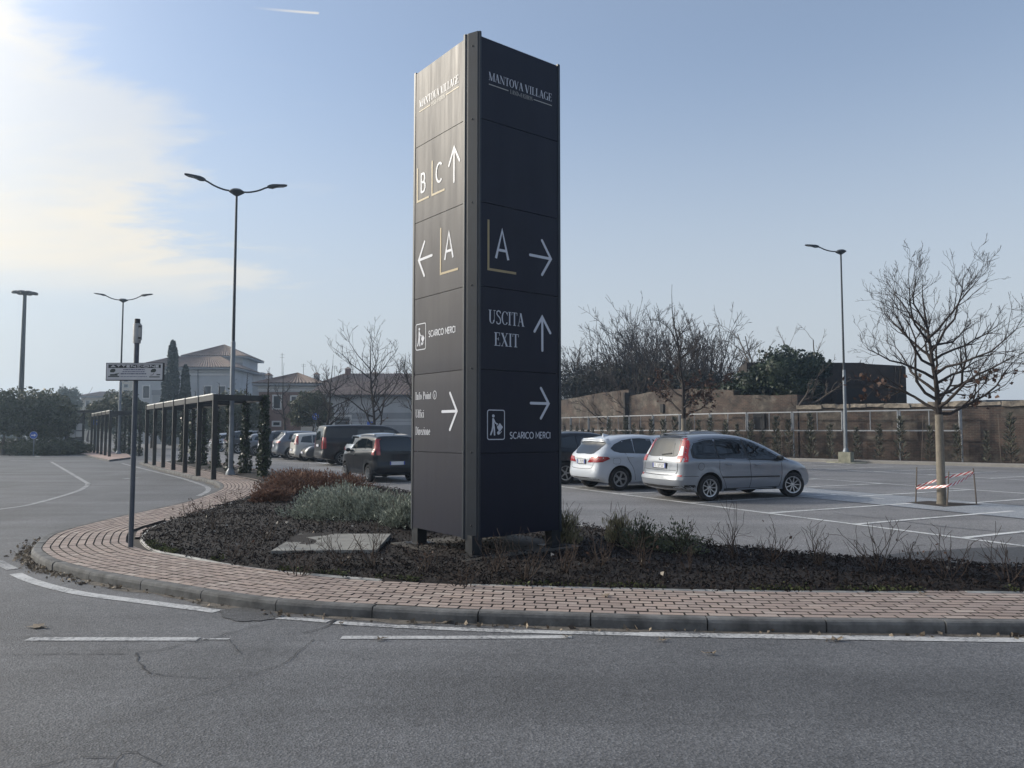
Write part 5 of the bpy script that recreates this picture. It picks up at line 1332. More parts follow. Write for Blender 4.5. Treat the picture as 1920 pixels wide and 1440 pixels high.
# ---------------------------------------------- generic fittings for the cars farther off
def fit(c, kind, lampz, spokes=7, plate=0.80, rails=False, double=False):
    k = c.k; H = max(z for x, z in k['top']); bz = lambda x: float(np.interp(x, *k['belt']))
    if kind == 'van':
        c.lay('rear_window', 'b', sym([(0.0, 1.22), (0.72, 1.22), (0.66, 1.72), (0.0, 1.74)]), M_GLASS, rnd=0.12)
        c.both('side_window', [(3.05, 1.20), (3.05, 1.70), (3.5, 1.68), (3.85, 1.42), (4.05, 1.20)], M_GLASS)
        c.both('side_window', [(1.75, 1.24), (1.75, 1.70), (2.85, 1.70), (2.85, 1.22)], M_GLASS, lift=0.003)
        c.both('rub_strip', [(1.4, 0.52), (1.4, 0.60), (3.75, 0.60), (3.75, 0.52)], M_TRIM)
        c.lay('windscreen', 'f', sym([(0.0, 1.22), (0.74, 1.22), (0.64, 1.80), (0.0, 1.83)]), M_GLASS, rnd=0.12)
    else:
        x0 = next(x for x, z in k['top'] if z > H - 0.28 and x > 0.2); xs1 = [x for x, z in k['top'] if z > H - 0.10 and x > 1.2]; x1 = xs1[-1]
        zt = H - 0.14
        a = x0 + (0.22 if kind != 'boxy' else 0.12); m1 = a + 0.62; m2 = m1 + 0.92
        nose = x1 + 0.95
        c.both('quarter_window', [(a - 0.03, bz(a) + 0.05), (a + 0.08, zt - 0.08), (m1 - 0.04, zt - 0.005), (m1 - 0.04, bz(m1) + 0.03)], M_GLASS, lift=0.004)
        c.both('side_window', [(m1, bz(m1) + 0.03), (m1, zt), (m2 - 0.09, zt), (m2 - 0.05, bz(m2) + 0.03)], M_GLASS, lift=0.004)
        c.both('side_window', [(m2, bz(m2) + 0.03), (m2 - 0.03, zt), (x1, zt - 0.03), (x1 + 0.42, zt - 0.20), (nose - 0.12, bz(nose) + 0.08), (nose - 0.1, bz(nose) + 0.035)], M_GLASS, lift=0.004)
        w = c.W / 2
        c.lay('rear_window', 'b', sym([(0.0, bz(0) + 0.04), (w * 0.66, bz(0) + 0.06), (w * 0.60, H - 0.14), (0.0, H - 0.12)]), M_GLASS, rnd=0.1)
        c.lay('windscreen', 'f', sym([(0.0, bz(nose) + 0.11), (w * 0.70, bz(nose) + 0.11), (w * 0.56, H - 0.12), (0.0, H - 0.08)]), M_GLASS, rnd=0.1)
    for sd in 'lr':
        x = c.ra + 0.42
        c.seam(sd, [(x - 0.05, bz(x)), (x + 0.05, 0.62), (x + 0.1, 0.30)]); c.seam(sd, [(x + 0.95, bz(x)), (x + 0.97, 0.62), (x + 0.93, 0.30)])
    w = c.W / 2; z0, z1 = lampz
    for q in (1, -1):
        c.lay('tail_lamp', 'b', [(q * y, z) for y, z in ((w * 0.70 if kind in ('boxy', 'van') else w * 0.48, z0), (w * 0.87, z0), (w * (0.80 if kind == 'boxy' else 0.83), z1), (w * 0.70, z1))], M_RED, lift=0.012, step=0.035)
        c.lay('headlamp', 'f', [(q * y, z) for y, z in ((w * 0.48, 0.64), (w * 0.76, 0.68), (w * 0.74, 0.82), (w * 0.52, 0.78))], M_CLEAR, lift=0.01, step=0.06)
    c.both('tail_lamp_side', [(0.12, z0), (0.24, z0 + 0.02), (0.26 if kind != 'van' else 0.22, z1), (0.13 + (0.05 if kind == 'boxy' else 0), z1)], M_RED, lift=0.008, step=0.05)
    c.lay('bumper_apron', 'b', sym([(0.0, 0.32), (w * 0.8, 0.33), (w * 0.8, 0.42), (0.0, 0.42)]), M_UNDER, lift=0.008)
    c.lay('grille', 'f', sym([(0.0, 0.40), (w * 0.55, 0.42), (w * 0.5, 0.62), (0.0, 0.64)]), M_TRIM, lift=0.008)
    c.plate(plate); c.plate(0.50, 0, 'f')
    c.mirror({'van': 3.95, 'boxy': 2.42}.get(kind, c.L * 0.68), bz(c.L * 0.68) + 0.06, c.paint if kind != 'van' else M_TRIM)
    c.handle(c.ra + 1.2, bz(1.5) - 0.10, c.paint)
    if rails:
        for q in (1, -1):
            b = MB(); pts = []
            for x in np.linspace(0.85, 2.5, 8):
                h, nm, *_ = c.hit('t', x, q * w * 0.62)
                if h is not None: pts.append(h + Vector((0, 0, 0.035 if 0.9 < x < 2.4 else 0.0)))
            b.tube(pts, 0.016, 6); b.build('roof_rail', M_ALU, c.t, True)
    c.wheels(spokes, double=double)
# dark car paints
M_BLACKP = car_paint('black paint', (0.010, 0.013, 0.019), 0.3)
M_DARKGREY = car_paint('dark grey paint', (0.05, 0.056, 0.066), 0.35, 0.3)
M_BLUEGREY = car_paint('blue grey paint', (0.12, 0.14, 0.175), 0.35, 0.4)
M_MIDGREY = car_paint('mid grey paint', (0.20, 0.215, 0.24), 0.35, 0.4)
M_CREAM = car_paint('cream white paint', (0.60, 0.59, 0.56), 0.35)
M_BROWN = car_paint('dark brown black paint', (0.022, 0.021, 0.024), 0.3, 0.3)
M_PALEBLUE = car_paint('pale blue silver paint', (0.40, 0.46, 0.54), 0.3, 0.3)
row_pos = lambda q, s: q + U * s

# the old small black car in the aisle, seen from behind
c = Car('black_car', BOXY, M_BLACKP, 'small boxy black car with tall red rear lamps, half hidden by the totem')
fit(c, 'boxy', (0.88, 1.40), 10, 0.62); c.place(gp(694, 904), math.atan2(0.86, -0.51), 1)
b = MB(); b.tube([(0.35, 0, 1.50), (0.22, 0, 1.72)], [0.008, 0.004], 5); b.build('aerial', M_TRIM, c.t)
for q in (1, -1):
    b = MB(); pts = [c.hit('t', x, q * 0.56)[0] + Vector((0, 0, 0.03)) for x in np.linspace(0.5, 1.9, 6)]; b.tube(pts, 0.018, 6); b.build('roof_rail', M_ALU, c.t, True)
# the row behind it, rear wheels measured on the ground
def car_at(name, spec, paint, kind, px, lampz, label, heading=HEAD, **kw):
    c = Car(name, spec, paint, label, 'cars parked in the left row'); fit(c, kind, lampz, **kw); c.place(gp(*px), heading); return c
car_at('dark_van', VAN, M_BROWN, 'van', (640, 873), (0.80, 1.35), 'long dark passenger van with narrow red rear lamps in the left row', plate=0.95, spokes=6)
car_at('white_car', BOXY, M_CREAM, 'boxy', (572, 865), (0.90, 1.38), 'small upright cream white car with red rear lamps, left of the dark van', spokes=5, plate=0.62)
car_at('grey_car', SUV, M_BLUEGREY, 'suv', (546, 862), (0.95, 1.06), 'blue grey sport utility car just left of the small cream white car', spokes=5, plate=0.80)
car_at('dark_car', SUV, M_DARKGREY, 'suv', (516, 858.5), (0.95, 1.06), 'dark grey sport utility car seen past the ivy at the pergola end', spokes=5, rails=True)
car_at('grey_car', HATCH, M_MIDGREY, 'hatch', (479, 855), (0.85, 0.97), 'mid grey hatchback seen between the two ivy-clad pergola posts', spokes=7)
car_at('dark_car', SUV, M_DARKGREY, 'suv', (446, 851), (0.95, 1.06), 'dark sport utility car right behind the near street lamp pole', spokes=5)
car_at('white_car', HATCH, M_WHITEP, 'hatch', (414, 847.5), (0.85, 0.97), 'white hatchback at the far left end of the parked row', spokes=7)
# nose-out dark car between the cream car and the van
c = Car('dark_car', HATCH, M_DARKGREY, 'dark hatchback parked nose out between the cream car and the van', 'cars parked in the left row')
fit(c, 'hatch', (0.85, 0.97)); c.place(gp(600, 866.5), HEAD + math.pi, 1, 'front')
c = Car('pale_car', SPORT, M_PALEBLUE, 'pale blue silver car whose roof shows above the small black car', 'cars parked in the left row')
fit(c, 'hatch', (0.80, 0.93)); c.place(gp(640, 873) + U * 2.75 + V * 0.5, HEAD)
# right rows
c = Car('black_car', SUV, M_BLACKP, 'black sport utility car between the totem and the white hatchback', 'cars in the rows before the brick wall')
fit(c, 'suv', (0.95, 1.06), 5); c.place(gp(1160, 920) - U * 2.9, R(24.5))
c = Car('dark_car', SUV, M_DARKGREY, 'dark car roof just behind the black sport utility car', 'cars in the rows before the brick wall')
fit(c, 'suv', (0.95, 1.06), 5); c.place(gp(1160, 920) - U * 5.6 + V * 0.4, R(24.5))
c = Car('grey_car', HATCH, M_PALEBLUE, 'pale silver hatchback showing above the white car, left of the young tree trunk', 'cars in the rows before the brick wall')
fit(c, 'hatch', (0.85, 0.97)); p_ = at(1232, 806, 31.5); c.place(Vector((p_.x, p_.y, 0)), R(24.5))
c = Car('grey_car', SUV, M_MIDGREY, 'grey estate with roof rails showing above the silver family car', 'cars in the rows before the brick wall')
fit(c, 'suv', (0.95, 1.06), 5, rails=True); p_ = at(1300, 806, 27.5); c.place(Vector((p_.x, p_.y, 0)), R(24.5))
# ================================================================== trees
M_BARKT = plain('dark twig bark', (0.028, 0.022, 0.02), 0.9, var=0.3, scale=14, bump=0.3)
M_BARKPALE = plain('grey bark', (0.085, 0.072, 0.062), 0.9, var=0.3, scale=10, bump=0.4)
M_WRAP = plain('pale trunk wrap', (0.17, 0.152, 0.125), 0.85, var=0.25, scale=6, bump=0.3)
M_DRYLEAF = leaf_mat('dry brown leaves', (0.03, 0.018, 0.014), (0.10, 0.052, 0.036), 0.7, 0.12)
class Grow:
    """bare branching skeleton as tapering tubes"""
    def __init__(s, seed): s.r = random.Random(seed); s.paths = []; s.tips = []
    def branch(s, p, d, L, rad, level, kids, up=0.25, wig=0.18, ratio=0.6, spread=(0.5, 1.0), minr=0.004, seg=None, first=0.25):
        r = s.r; n = seg or max(3, int(4 + L * 1.5)); pts = [p.copy()]; rads = [rad]; d = d.normalized(); spawn = []
        for i in range(n):
            d = (d + Vector((r.gauss(0, wig), r.gauss(0, wig), r.gauss(0, wig))) + Vector((0, 0, up * 0.5))).normalized()
            p = p + d * (L / n); pts.append(p.copy()); t = (i + 1) / n
            rads.append(max(minr, rad * (1 - 0.75 * t)))
            if t >= first: spawn.append((p.copy(), d.copy(), rads[-1], t))
        s.paths.append((pts, rads, level)); s.tips.append(p)
        if level > 0:
            k = kids[0] if isinstance(kids, (list, tuple)) else kids
            rest = kids[1:] if isinstance(kids, (list, tuple)) and len(kids) > 1 else kids
            for j in range(k):
                q, dd, rr, t = spawn[min(len(spawn) - 1, int(r.random() ** 0.9 * len(spawn)))]
                ax = dd.orthogonal().normalized(); ax.rotate(Quaternion(dd, r.uniform(0, 6.283)))
                nd = dd.copy(); nd.rotate(Quaternion(ax, r.uniform(*spread)))
                s.branch(q, nd, L * ratio * r.uniform(0.6, 1.2) * (1.15 - 0.4 * t), rr * r.uniform(0.5, 0.72), level - 1, rest, up, wig, ratio, spread, minr, None, first)
    def mesh(s, name, mat, parent, minlevel=None, sides=(3, 4, 5, 8, 10)):
        b = MB()
        for pts, rads, lv in s.paths: b.tube(pts, rads, sides[min(lv, len(sides) - 1)], cap=False)
        return b.build(name, mat, parent, True)
def leaves_on(g, n, size, zlo, zhi, mat, parent, name='leaves', seed=1, near=1.0):
    rg = np.random.default_rng(seed); pts = []
    allp = [p for path, rads, lv in g.paths for p in path if zlo < p.z < zhi and lv <= 1]
    if not allp: return
    for k in range(n):
        q = allp[rg.integers(len(allp))]; pts.append((q.x + rg.normal() * 0.05, q.y + rg.normal() * 0.05, q.z - 0.03 + rg.normal() * 0.04))
    return link(name, quads_mesh(name, leaf_quads(pts, size, rg, 0.4, long=1.6), mat), parent)

def young_tree(loc, seed, height, wrap_z, trunk_r, label, leader=0.0, leaf_n=160, spread=1.0, group='young wrapped parking trees', n_main=15, minr=0.004, kids=(7, 5), leaf_top=0.30, low=0.30, level=2):
    t = empty('young_tree', loc); tag(t, label, 'tree', group)
    r = random.Random(seed); g = Grow(seed)
    lean = Vector((r.uniform(-0.03, 0.03), r.uniform(-0.03, 0.03), 1))
    b = MB(); b.lathe([(trunk_r * 1.22, 0.0), (trunk_r * 1.08, 0.15), (trunk_r, 0.5), (trunk_r * 0.9, wrap_z)], 18); b.build('trunk_wrap', M_WRAP, t, True)
    # the stem above the wrap
    pts = []; p = Vector((0, 0, wrap_z - 0.05)); d = lean.normalized(); H = height + leader; n = 16; rads = []
    for i in range(n + 1):
        pts.append(p.copy()); f = i / n; rads.append(max(minr, trunk_r * 0.85 * (1 - f) ** 0.9 * (0.82 if i > 1 else 1)))
        d = (d + Vector((r.gauss(0, 0.05), r.gauss(0, 0.05), 0.1))).normalized(); p = p + d * ((H - wrap_z) / n)
    g.paths.append((pts, rads, 3))
    for k in range(n_main):
        f = 0.02 + 0.62 * (k / n_main) ** 1.15; i = f * n; q = pts[int(i)].lerp(pts[min(int(i) + 1, n)], i - int(i))
        a = k * 2.4 + r.uniform(-0.4, 0.4); el = low + 0.85 * f
        dd = Vector((math.cos(a) * math.cos(el), math.sin(a) * math.cos(el), math.sin(el)))
        L = (height - wrap_z) * (0.62 - 0.30 * f) * r.uniform(0.8, 1.15) * spread
        g.branch(q, dd, L, trunk_r * (0.46 - 0.26 * f), level, kids, up=0.22, wig=0.19, ratio=0.50, spread=(0.35, 0.85), minr=minr, first=0.2)
    g.mesh('branches', M_BARKT, t)
    if leaf_n: leaves_on(g, leaf_n, 0.075, wrap_z - 0.2, wrap_z + (height - wrap_z) * leaf_top, M_DRYLEAF, t, 'dry_leaves', seed)
    return t
tf = tree_foot
tree1 = young_tree((tf.x, tf.y, 0.0), 14, 5.45, 2.05, 0.092, 'bare young tree with pale wrapped trunk, fenced by red and white tape', leaf_n=170, n_main=21, spread=1.05, kids=(8, 4, 3), low=0.16, minr=0.0032, level=3)
# soil square at its foot, canes and tape
M_PIT = plain('pit soil', (0.03, 0.022, 0.018), 0.95, var=0.4, scale=12, bump=0.8, coords='World')
sheet('tree_pit', [(p.x, p.y) for p in (gp(1698, 943), gp(1740, 940), gp(1843, 946.5), gp(1770, 951))], 0.0125, M_PIT, parking)
M_CANE = plain('wooden cane', (0.11, 0.09, 0.075), 0.8, var=0.2, scale=12)
canes = []
for (x0, y0, x1, y1, lab) in ((1717, 943, 1719, 877, 'left of the trunk'), (1776, 949, 1779, 885, 'in front of the trunk'), (1831, 946, 1825, 879, 'right of the trunk')):
    f = gp(x0, y0); top = at(x1, y1, f.y); t = MB(); t.tube([(0, 0, 0), ((top.x - f.x) * 0.5 + 0.004, 0.003, top.z * 0.5), (top.x - f.x, 0, top.z)], [0.016, 0.015, 0.014], 7)
    o = t.build('wooden_cane', M_CANE); o.location = (f.x, f.y, 0.012); tag(o, 'thin wooden cane holding the striped tape, ' + lab, 'stake', 'canes round the taped tree'); canes.append((f, top))
M_TAPE, n_, l_, p_ = new_mat('red and white tape')
tcn = n_.new('ShaderNodeUVMap'); sepn = n_.new('ShaderNodeSeparateXYZ'); l_.new(tcn.outputs[0], sepn.inputs[0])
ad = n_.new('ShaderNodeMath'); ad.operation = 'MULTIPLY_ADD'; l_.new(sepn.outputs[1], ad.inputs[0]); ad.inputs[1].default_value = 0.9; l_.new(sepn.outputs[0], ad.inputs[2])
frn = n_.new('ShaderNodeMath'); frn.operation = 'FRACT'; l_.new(ad.outputs[0], frn.inputs[0])
gt = n_.new('ShaderNodeMath'); gt.operation = 'GREATER_THAN'; l_.new(frn.outputs[0], gt.inputs[0]); gt.inputs[1].default_value = 0.5
l_.new(_mixc(n_, l_, gt.outputs[0], (0.68, 0.68, 0.68), (0.42, 0.03, 0.035)), p_.inputs['Base Color']); p_.inputs['Roughness'].default_value = 0.35
def tape(ps, label):
    pts = catmull(ps, 0.04); s = arclen(pts); b = MB(); vs = []; w = 0.055
    for i, p in enumerate(pts):
        tw = 0.35 * math.sin(s[i] * 2.3); d = (pts[min(i + 1, len(pts) - 1)] - pts[max(i - 1, 0)]).normalized(); sd = Vector((-d.y, d.x, 0)).normalized()
        u = (Z3 * math.cos(tw) + sd * math.sin(tw)); vs += [p + u * w / 2, p - u * w / 2]
    b.add(vs, [(2 * i, 2 * i + 1, 2 * i + 3, 2 * i + 2) for i in range(len(pts) - 1)]); o = b.build('barrier_tape', M_TAPE, None, True)
    uv = o.data.uv_layers.new(name='UVMap')
    for lp in o.data.loops: i = lp.vertex_index // 2; uv.data[lp.index].uv = (s[i] / 0.16, lp.vertex_index % 2)
    tag(o, label, 'tape', 'striped tapes round the tree'); return o
cz = lambda k, z: Vector((canes[k][0].x + (canes[k][1].x - canes[k][0].x) * z / 0.9, canes[k][0].y, z))
def mid(a, b, sag): return a.lerp(b, 0.5) + Vector((0, 0, -sag))
a_, b_, c_ = cz(0, 0.34), cz(1, 0.46), cz(2, 0.72)
front = Vector((0, -0.02, 0))
tape([a_ + front, a_.lerp(b_, 0.5) + Vector((0, -0.05, 0.0)), b_ + front, mid(b_, c_, 0.03) + front, c_ + front], 'red and white tape in front of the wrapped trunk')
bk = Vector((tf.x + 0.05, tf.y + 0.16, 0.56))
tape([a_ + Vector((0, 0.03, 0.03)), a_.lerp(bk, 0.5) + Vector((0, 0.05, 0)), bk, bk.lerp(c_, 0.5) + Vector((0, 0.1, 0.0)), c_ + Vector((0, 0.03, 0.02))], 'red and white tape running behind the wrapped trunk')
# more young trees
q = at(1282, 806, 33.5); young_tree((q.x, q.y, 0), 33, 5.3, 2.2, 0.12, 'bare young tree behind the silver car, keeping brown leaves and one long shoot', leader=2.9, leaf_n=1100, spread=0.95, minr=0.008, n_main=14, kids=(8, 5), leaf_top=0.75)
q = at(702, 806, 47); young_tree((q.x, q.y, 0), 35, 6.6, 1.5, 0.13, 'bare young tree rising behind the dark van roof', leader=1.7, leaf_n=30, spread=1.15, minr=0.008)
q = at(612, 806, 49); young_tree((q.x, q.y, 0), 36, 6.0, 1.4, 0.13, 'bare young tree beside the round evergreen, over the cream car', leader=0.7, leaf_n=20, spread=0.8, minr=0.008)
q = at(535, 806, 56); young_tree((q.x, q.y, 0), 37, 5.2, 1.4, 0.11, 'thin bare young tree before the brown house', leader=1.5, leaf_n=10, spread=0.6, minr=0.008, n_main=9)
q = at(792, 806, 43); young_tree((q.x, q.y, 0), 38, 6.0, 1.5, 0.13, 'bare young tree mostly hidden behind the totem', leader=0.5, leaf_n=20, spread=1.0, minr=0.008)

# ================================================================== brick wall, fence and planting strip along the far side of the lot
M_BRICK, n_, l_, p_ = new_mat('old brick wall')
v_ = _pos(n_, l_, 'Object')
# bricks follow the wall: x along it, z up
br = n_.new('ShaderNodeTexBrick'); mpb = n_.new('ShaderNodeMapping'); mpb.inputs['Rotation'].default_value = (R(90), 0, 0)
uvn = n_.new('ShaderNodeUVMap'); l_.new(uvn.outputs[0], br.inputs['Vector'])
br.inputs['Scale'].default_value = 1.0; br.inputs['Brick Width'].default_value = 0.27; br.inputs['Row Height'].default_value = 0.085; br.inputs['Mortar Size'].default_value = 0.012
br.inputs['Color1'].default_value = (0.088, 0.054, 0.043, 1); br.inputs['Color2'].default_value = (0.046, 0.034, 0.03, 1); br.inputs['Mortar'].default_value = (0.10, 0.088, 0.076, 1); br.inputs['Bias'].default_value = 0.1
big_ = _noise(n_, l_, 0.55, 6, 0.68, v_, 0.8); sm_ = _noise(n_, l_, 3.5, 5, 0.7, v_)
pl = _ramp(n_, l_, sm_, [(0.3, (0.055, 0.049, 0.044)), (0.7, (0.175, 0.155, 0.132))])
cc_ = _mixc(n_, l_, _ramp(n_, l_, big_, [(0.50, (0, 0, 0)), (0.57, (0.85, 0.85, 0.85))]), br.outputs['Color'], pl)
dk_ = _noise(n_, l_, 1.3, 6, 0.7, v_)
cc_ = _mixc(n_, l_, 1.0, cc_, _ramp(n_, l_, dk_, [(0.3, (0.3, 0.3, 0.32)), (0.65, (1.15, 1.13, 1.1))]), 'MULTIPLY')
l_.new(cc_, p_.inputs['Base Color']); p_.inputs['Roughness'].default_value = 0.92
_bump(n_, l_, br.outputs['Fac'], -0.6, 0.02, p_)
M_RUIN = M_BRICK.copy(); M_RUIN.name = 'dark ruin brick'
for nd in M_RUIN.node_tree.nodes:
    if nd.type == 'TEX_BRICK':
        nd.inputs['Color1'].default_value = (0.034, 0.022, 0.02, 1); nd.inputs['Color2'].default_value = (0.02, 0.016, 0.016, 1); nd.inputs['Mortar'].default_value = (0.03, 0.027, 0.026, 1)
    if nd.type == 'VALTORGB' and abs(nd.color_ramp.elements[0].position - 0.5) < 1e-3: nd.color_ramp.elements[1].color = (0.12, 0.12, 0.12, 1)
M_STONE = plain('rough coping stone', (0.20, 0.175, 0.145), 0.9, var=0.4, scale=5, bump=0.9, coords='World', island=0.2)

FENCE = [Vector(p) for p in ((40, 23.5, 0), (28.5, 32.6, 0), (16.0, 43.9, 0), (11.6, 49.8, 0), (3.6, 66.0, 0), (-3, 79, 0))]
FP = catmull(FENCE, 0.5); FS = arclen(FP)
def f_at(d, off=0.0):
    p, t = sample(FP, FS, d); nrm = Vector((-t.y, t.x, 0))          # left of travel = towards the camera side? fixed below
    if nrm.dot(Vector((p.x, p.y, 0))) > 0: nrm = -nrm
    return p - nrm * off, t
def wall_piece(name, d0, d1, off, h0, h1, thick, label, mat=M_BRICK, rough_top=0.06, seed=1, steps=None, cat='wall'):
    """a length of wall following the fence line, its top uneven"""
    r = random.Random(seed); n = steps or max(3, int((d1 - d0) / 0.6)); b = MB(); vs = []
    for i in range(n + 1):
        d = d0 + (d1 - d0) * i / n; h = h0(i / n) if callable(h0) else h0 + (h1 - h0) * i / n
        h += r.uniform(-1, 1) * rough_top
        for o_, z in ((off, -0.05), (off, h), (off + thick, h), (off + thick, -0.05)):
            p, t = f_at(d, o_); vs.append((p.x, p.y, z))
    fs = []
    for i in range(n):
        a = i * 4
        fs += [(a, a + 4, a + 5, a + 1), (a + 1, a + 5, a + 6, a + 2), (a + 2, a + 6, a + 7, a + 3)]
    fs += [(0, 1, 2, 3), tuple(reversed((n * 4, n * 4 + 1, n * 4 + 2, n * 4 + 3)))]
    b.add(vs, fs); o = b.build(name, mat)
    uv = o.data.uv_layers.new(name='UVMap')
    for lp in o.data.loops:
        i = lp.vertex_index; uv.data[lp.index].uv = (d0 + (d1 - d0) * (i // 4) / n + (0.3 if i % 4 > 1 else 0), vs[i][2])
    tag(o, label, cat); return o
def d_of(px):
    """distance along the fence where the photograph shows this column"""
    best = min(range(len(FP)), key=lambda i: abs(FP[i].x / max(FP[i].y, 1) * FPX + CX - px)); return FS[best]
dR, dm, dl = d_of(2100), d_of(1490), d_of(1365)
low_wall = wall_piece('boundary_wall', 0.0, dm, 0.5, 2.85, 2.95, 0.5, 'long low weathered brick boundary wall behind the row of saplings', rough_top=0.03)
d = 0.2; k = 0; cr = random.Random(4)
while d < dm - 0.3:
    L = cr.uniform(0.7, 1.5); b = MB(); p, t = f_at(d + L / 2, 0.75); a = math.atan2(t.y, t.x); hz = 2.86 + 0.1 * d / dm
    M0 = Matrix.Translation((p.x, p.y, hz + 0.06 + cr.uniform(-0.02, 0.03))) @ Matrix.Rotation(a, 4, 'Z') @ Matrix.Rotation(cr.uniform(-0.04, 0.04), 4, 'Y') @ Matrix.Rotation(cr.uniform(-0.05, 0.05), 4, 'X')
    hh, ww = cr.uniform(0.14, 0.26), cr.uniform(0.62, 0.8)
    vs = [M0 @ Vector((x * (L - 0.03) / 2 + cr.uniform(-.04, .04), y * ww / 2 + cr.uniform(-.05, .05), z * hh / 2 + cr.uniform(-.02, .02))) for x in (-1, -0.3, 0.4, 1) for y, z in ((-1, -1), (-1, 1), (1, 1), (1, -1))]
    fs = [(0, 1, 2, 3), (15, 14, 13, 12)]
    for i in range(3):
        for j in range(4): fs.append((i * 4 + j, (i + 1) * 4 + j, (i + 1) * 4 + (j + 1) % 4, i * 4 + (j + 1) % 4))
    b.add(vs, fs); b.build('coping_stone', M_STONE, low_wall); d += L
wall_piece('brick_shed', dm + 0.02, dl, 0.45, 3.72, 3.85, 3.0, 'taller square brick shed end adjoining the low wall under the ivy', rough_top=0.02, cat='shed', seed=2)
d1_, d2_ = d_of(1166), d_of(1052)
wall_piece('plaster_wall', dl + 0.02, d1_, 0.6, lambda t: 4.15 + 0.35 * math.sin(t * 3.0), None, 0.6, 'high flaking plaster wall section with a gently curved top', rough_top=0.02, seed=3)
wall_piece('plaster_wall', d1_ + 0.25, FS[-1] - 0.3, 0.75, lambda t: 4.75 - 1.2 * min(1, t * 1.3) ** 1.5, None, 0.6, 'stained plaster wall section next to the totem, lower towards it', rough_top=0.02, seed=4)
pp, tt = f_at(d1_ + 0.12, 0.5); b = MB(); b.box((0, 0, 2.25), (0.22, 0.5, 4.5), Matrix.Translation(pp) @ Matrix.Rotation(math.atan2(tt.y, tt.x), 4, 'Z')); o = b.build('wall_pier', M_RUIN); tag(o, 'slim dark pier between the two plaster wall sections', 'pier')
# small dark openings and stubs on the walls
for px_, z0, z1, w, lab in ((1412, 1.75, 2.72, 0.75, 'small barred dark window opening in the brick shed'), (1230, 2.9, 3.5, 0.35, 'dark stub of an old post on the plaster wall')):
    pp, tt = f_at(d_of(px_), 0.40 if px_ > 1300 else 0.55); b = MB(); M0 = Matrix.Translation(pp) @ Matrix.Rotation(math.atan2(tt.y, tt.x), 4, 'Z')
    b.box((0, 0, (z0 + z1) / 2), (w, 0.14, z1 - z0), M0); o = b.build('wall_opening', M_UNDER); tag(o, lab, 'opening')

# steel frame fence in front of the wall
M_FENCE = plain('galvanised fence steel', (0.27, 0.29, 0.32), 0.5, 0.2, var=0.12, scale=3)
fence = empty('frame_fence', tuple(f_at(d_of(1805))[0])); tag(fence, 'row of open galvanised steel frames on posts in front of the wall', 'fence')
fo_ = fence.location.copy()
d = d_of(1806); FZ0, FZ1 = 1.66, 2.72; pl_ = 2.85
while d < FS[-1] - pl_:
    for nm, a0, a1 in (('frame', d, d + pl_),):
        p0, _ = f_at(a0 + 0.05, 0.0); p1, _ = f_at(a1 - 0.05, 0.0); pm_, _ = f_at((a0 + a1) / 2, 0.0); pm_ = p0.lerp(p1, 0.5)
        b = MB(); h = 0.065
        for z in (FZ0, FZ1): b.bar(p0 + Z3 * z - fo_, p1 + Z3 * z - fo_, h, h)
        for p_q in (p0, p1): b.bar(p_q + Z3 * (FZ0 + 0.033) - fo_, p_q + Z3 * (FZ1 - 0.033) - fo_, h * 0.99, h * 0.99, (1, 0, 0))
        b.bar(pm_ + Z3 * (FZ0 + 0.033) - fo_, pm_ + Z3 * (FZ1 - 0.033) - fo_, 0.035, 0.035, (1, 0, 0)); b.build('frame', M_FENCE, fence)
    p0, _ = f_at(d, 0.09); b = MB(); b.bar(p0 + Z3 * 0.05 - fo_, p0 + Z3 * (FZ1 + 0.03) - fo_, 0.06, 0.06, (1, 0, 0)); b.build('post', M_FENCE, fence)
    d += pl_
# planting strip and kerb in front
M_STRIP = plain('strip soil', (0.03, 0.023, 0.02), 0.95, var=0.4, scale=6, bump=0.7, coords='World')
strip_pts = [f_at(x, -0.35)[0] for x in np.arange(0, FS[-1], 0.8)]
b = MB(); b.strip(strip_pts, 1.55, 0.11); o = b.build('planting_strip', M_STRIP); tag(o, kind='structure')
pv = [f_at(x, -1.85)[0] for x in np.arange(0, FS[-1], 0.8)]
b = MB(); vs = []
for x in np.arange(0, FS[-1], 0.8):
    for o_, z in ((-1.1, 0.0), (-1.1, 0.13), (-2.35, 0.13), (-2.35, 0.0)):
        q, _ = f_at(x, o_); vs.append((q.x, q.y, z))
n = len(vs) // 4
b.add(vs, [(i * 4 + j, i * 4 + 4 + j, i * 4 + 5 + j, i * 4 + 1 + j) for i in range(n - 1) for j in range(3)])
o = b.build('far_pavement', plain('far pavement concrete', (0.25, 0.24, 0.225), 0.9, var=0.15, scale=2, coords='World')); tag(o, kind='structure')
# saplings with canes
M_CONIFER = leaf_mat('sapling foliage', (0.030, 0.036, 0.033), (0.095, 0.098, 0.068), 0.6, 0.1)
srng = np.random.default_rng(9)
def sapling_mesh(seed):
    rg = np.random.default_rng(seed); n = 260; z = rg.random(n) ** 0.9 * 2.35 + 0.12
    r = (0.20 + 0.10 * np.sin(z * 5 + seed) ** 2) * (1.2 - z / 2.9) * np.sqrt(rg.random(n)) * 1.25; a = rg.random(n) * 6.283
    P = np.stack([r * np.cos(a), r * np.sin(a), z], 1); nrm = rg.normal(size=(n, 3)); d = np.stack([np.cos(a), np.sin(a), np.full(n, 0.9)], 1); d /= np.linalg.norm(d, axis=1)[:, None]
    b_ = np.cross(d, nrm); b_ /= np.linalg.norm(b_, axis=1)[:, None]; s_ = (0.06 + 0.08 * rg.random(n))[:, None]
    return quads_mesh('foliage', np.stack([P - d * s_, P + b_ * s_ * 0.3, P + d * s_ * 1.6, P - b_ * s_ * 0.3], 1), M_CONIFER)
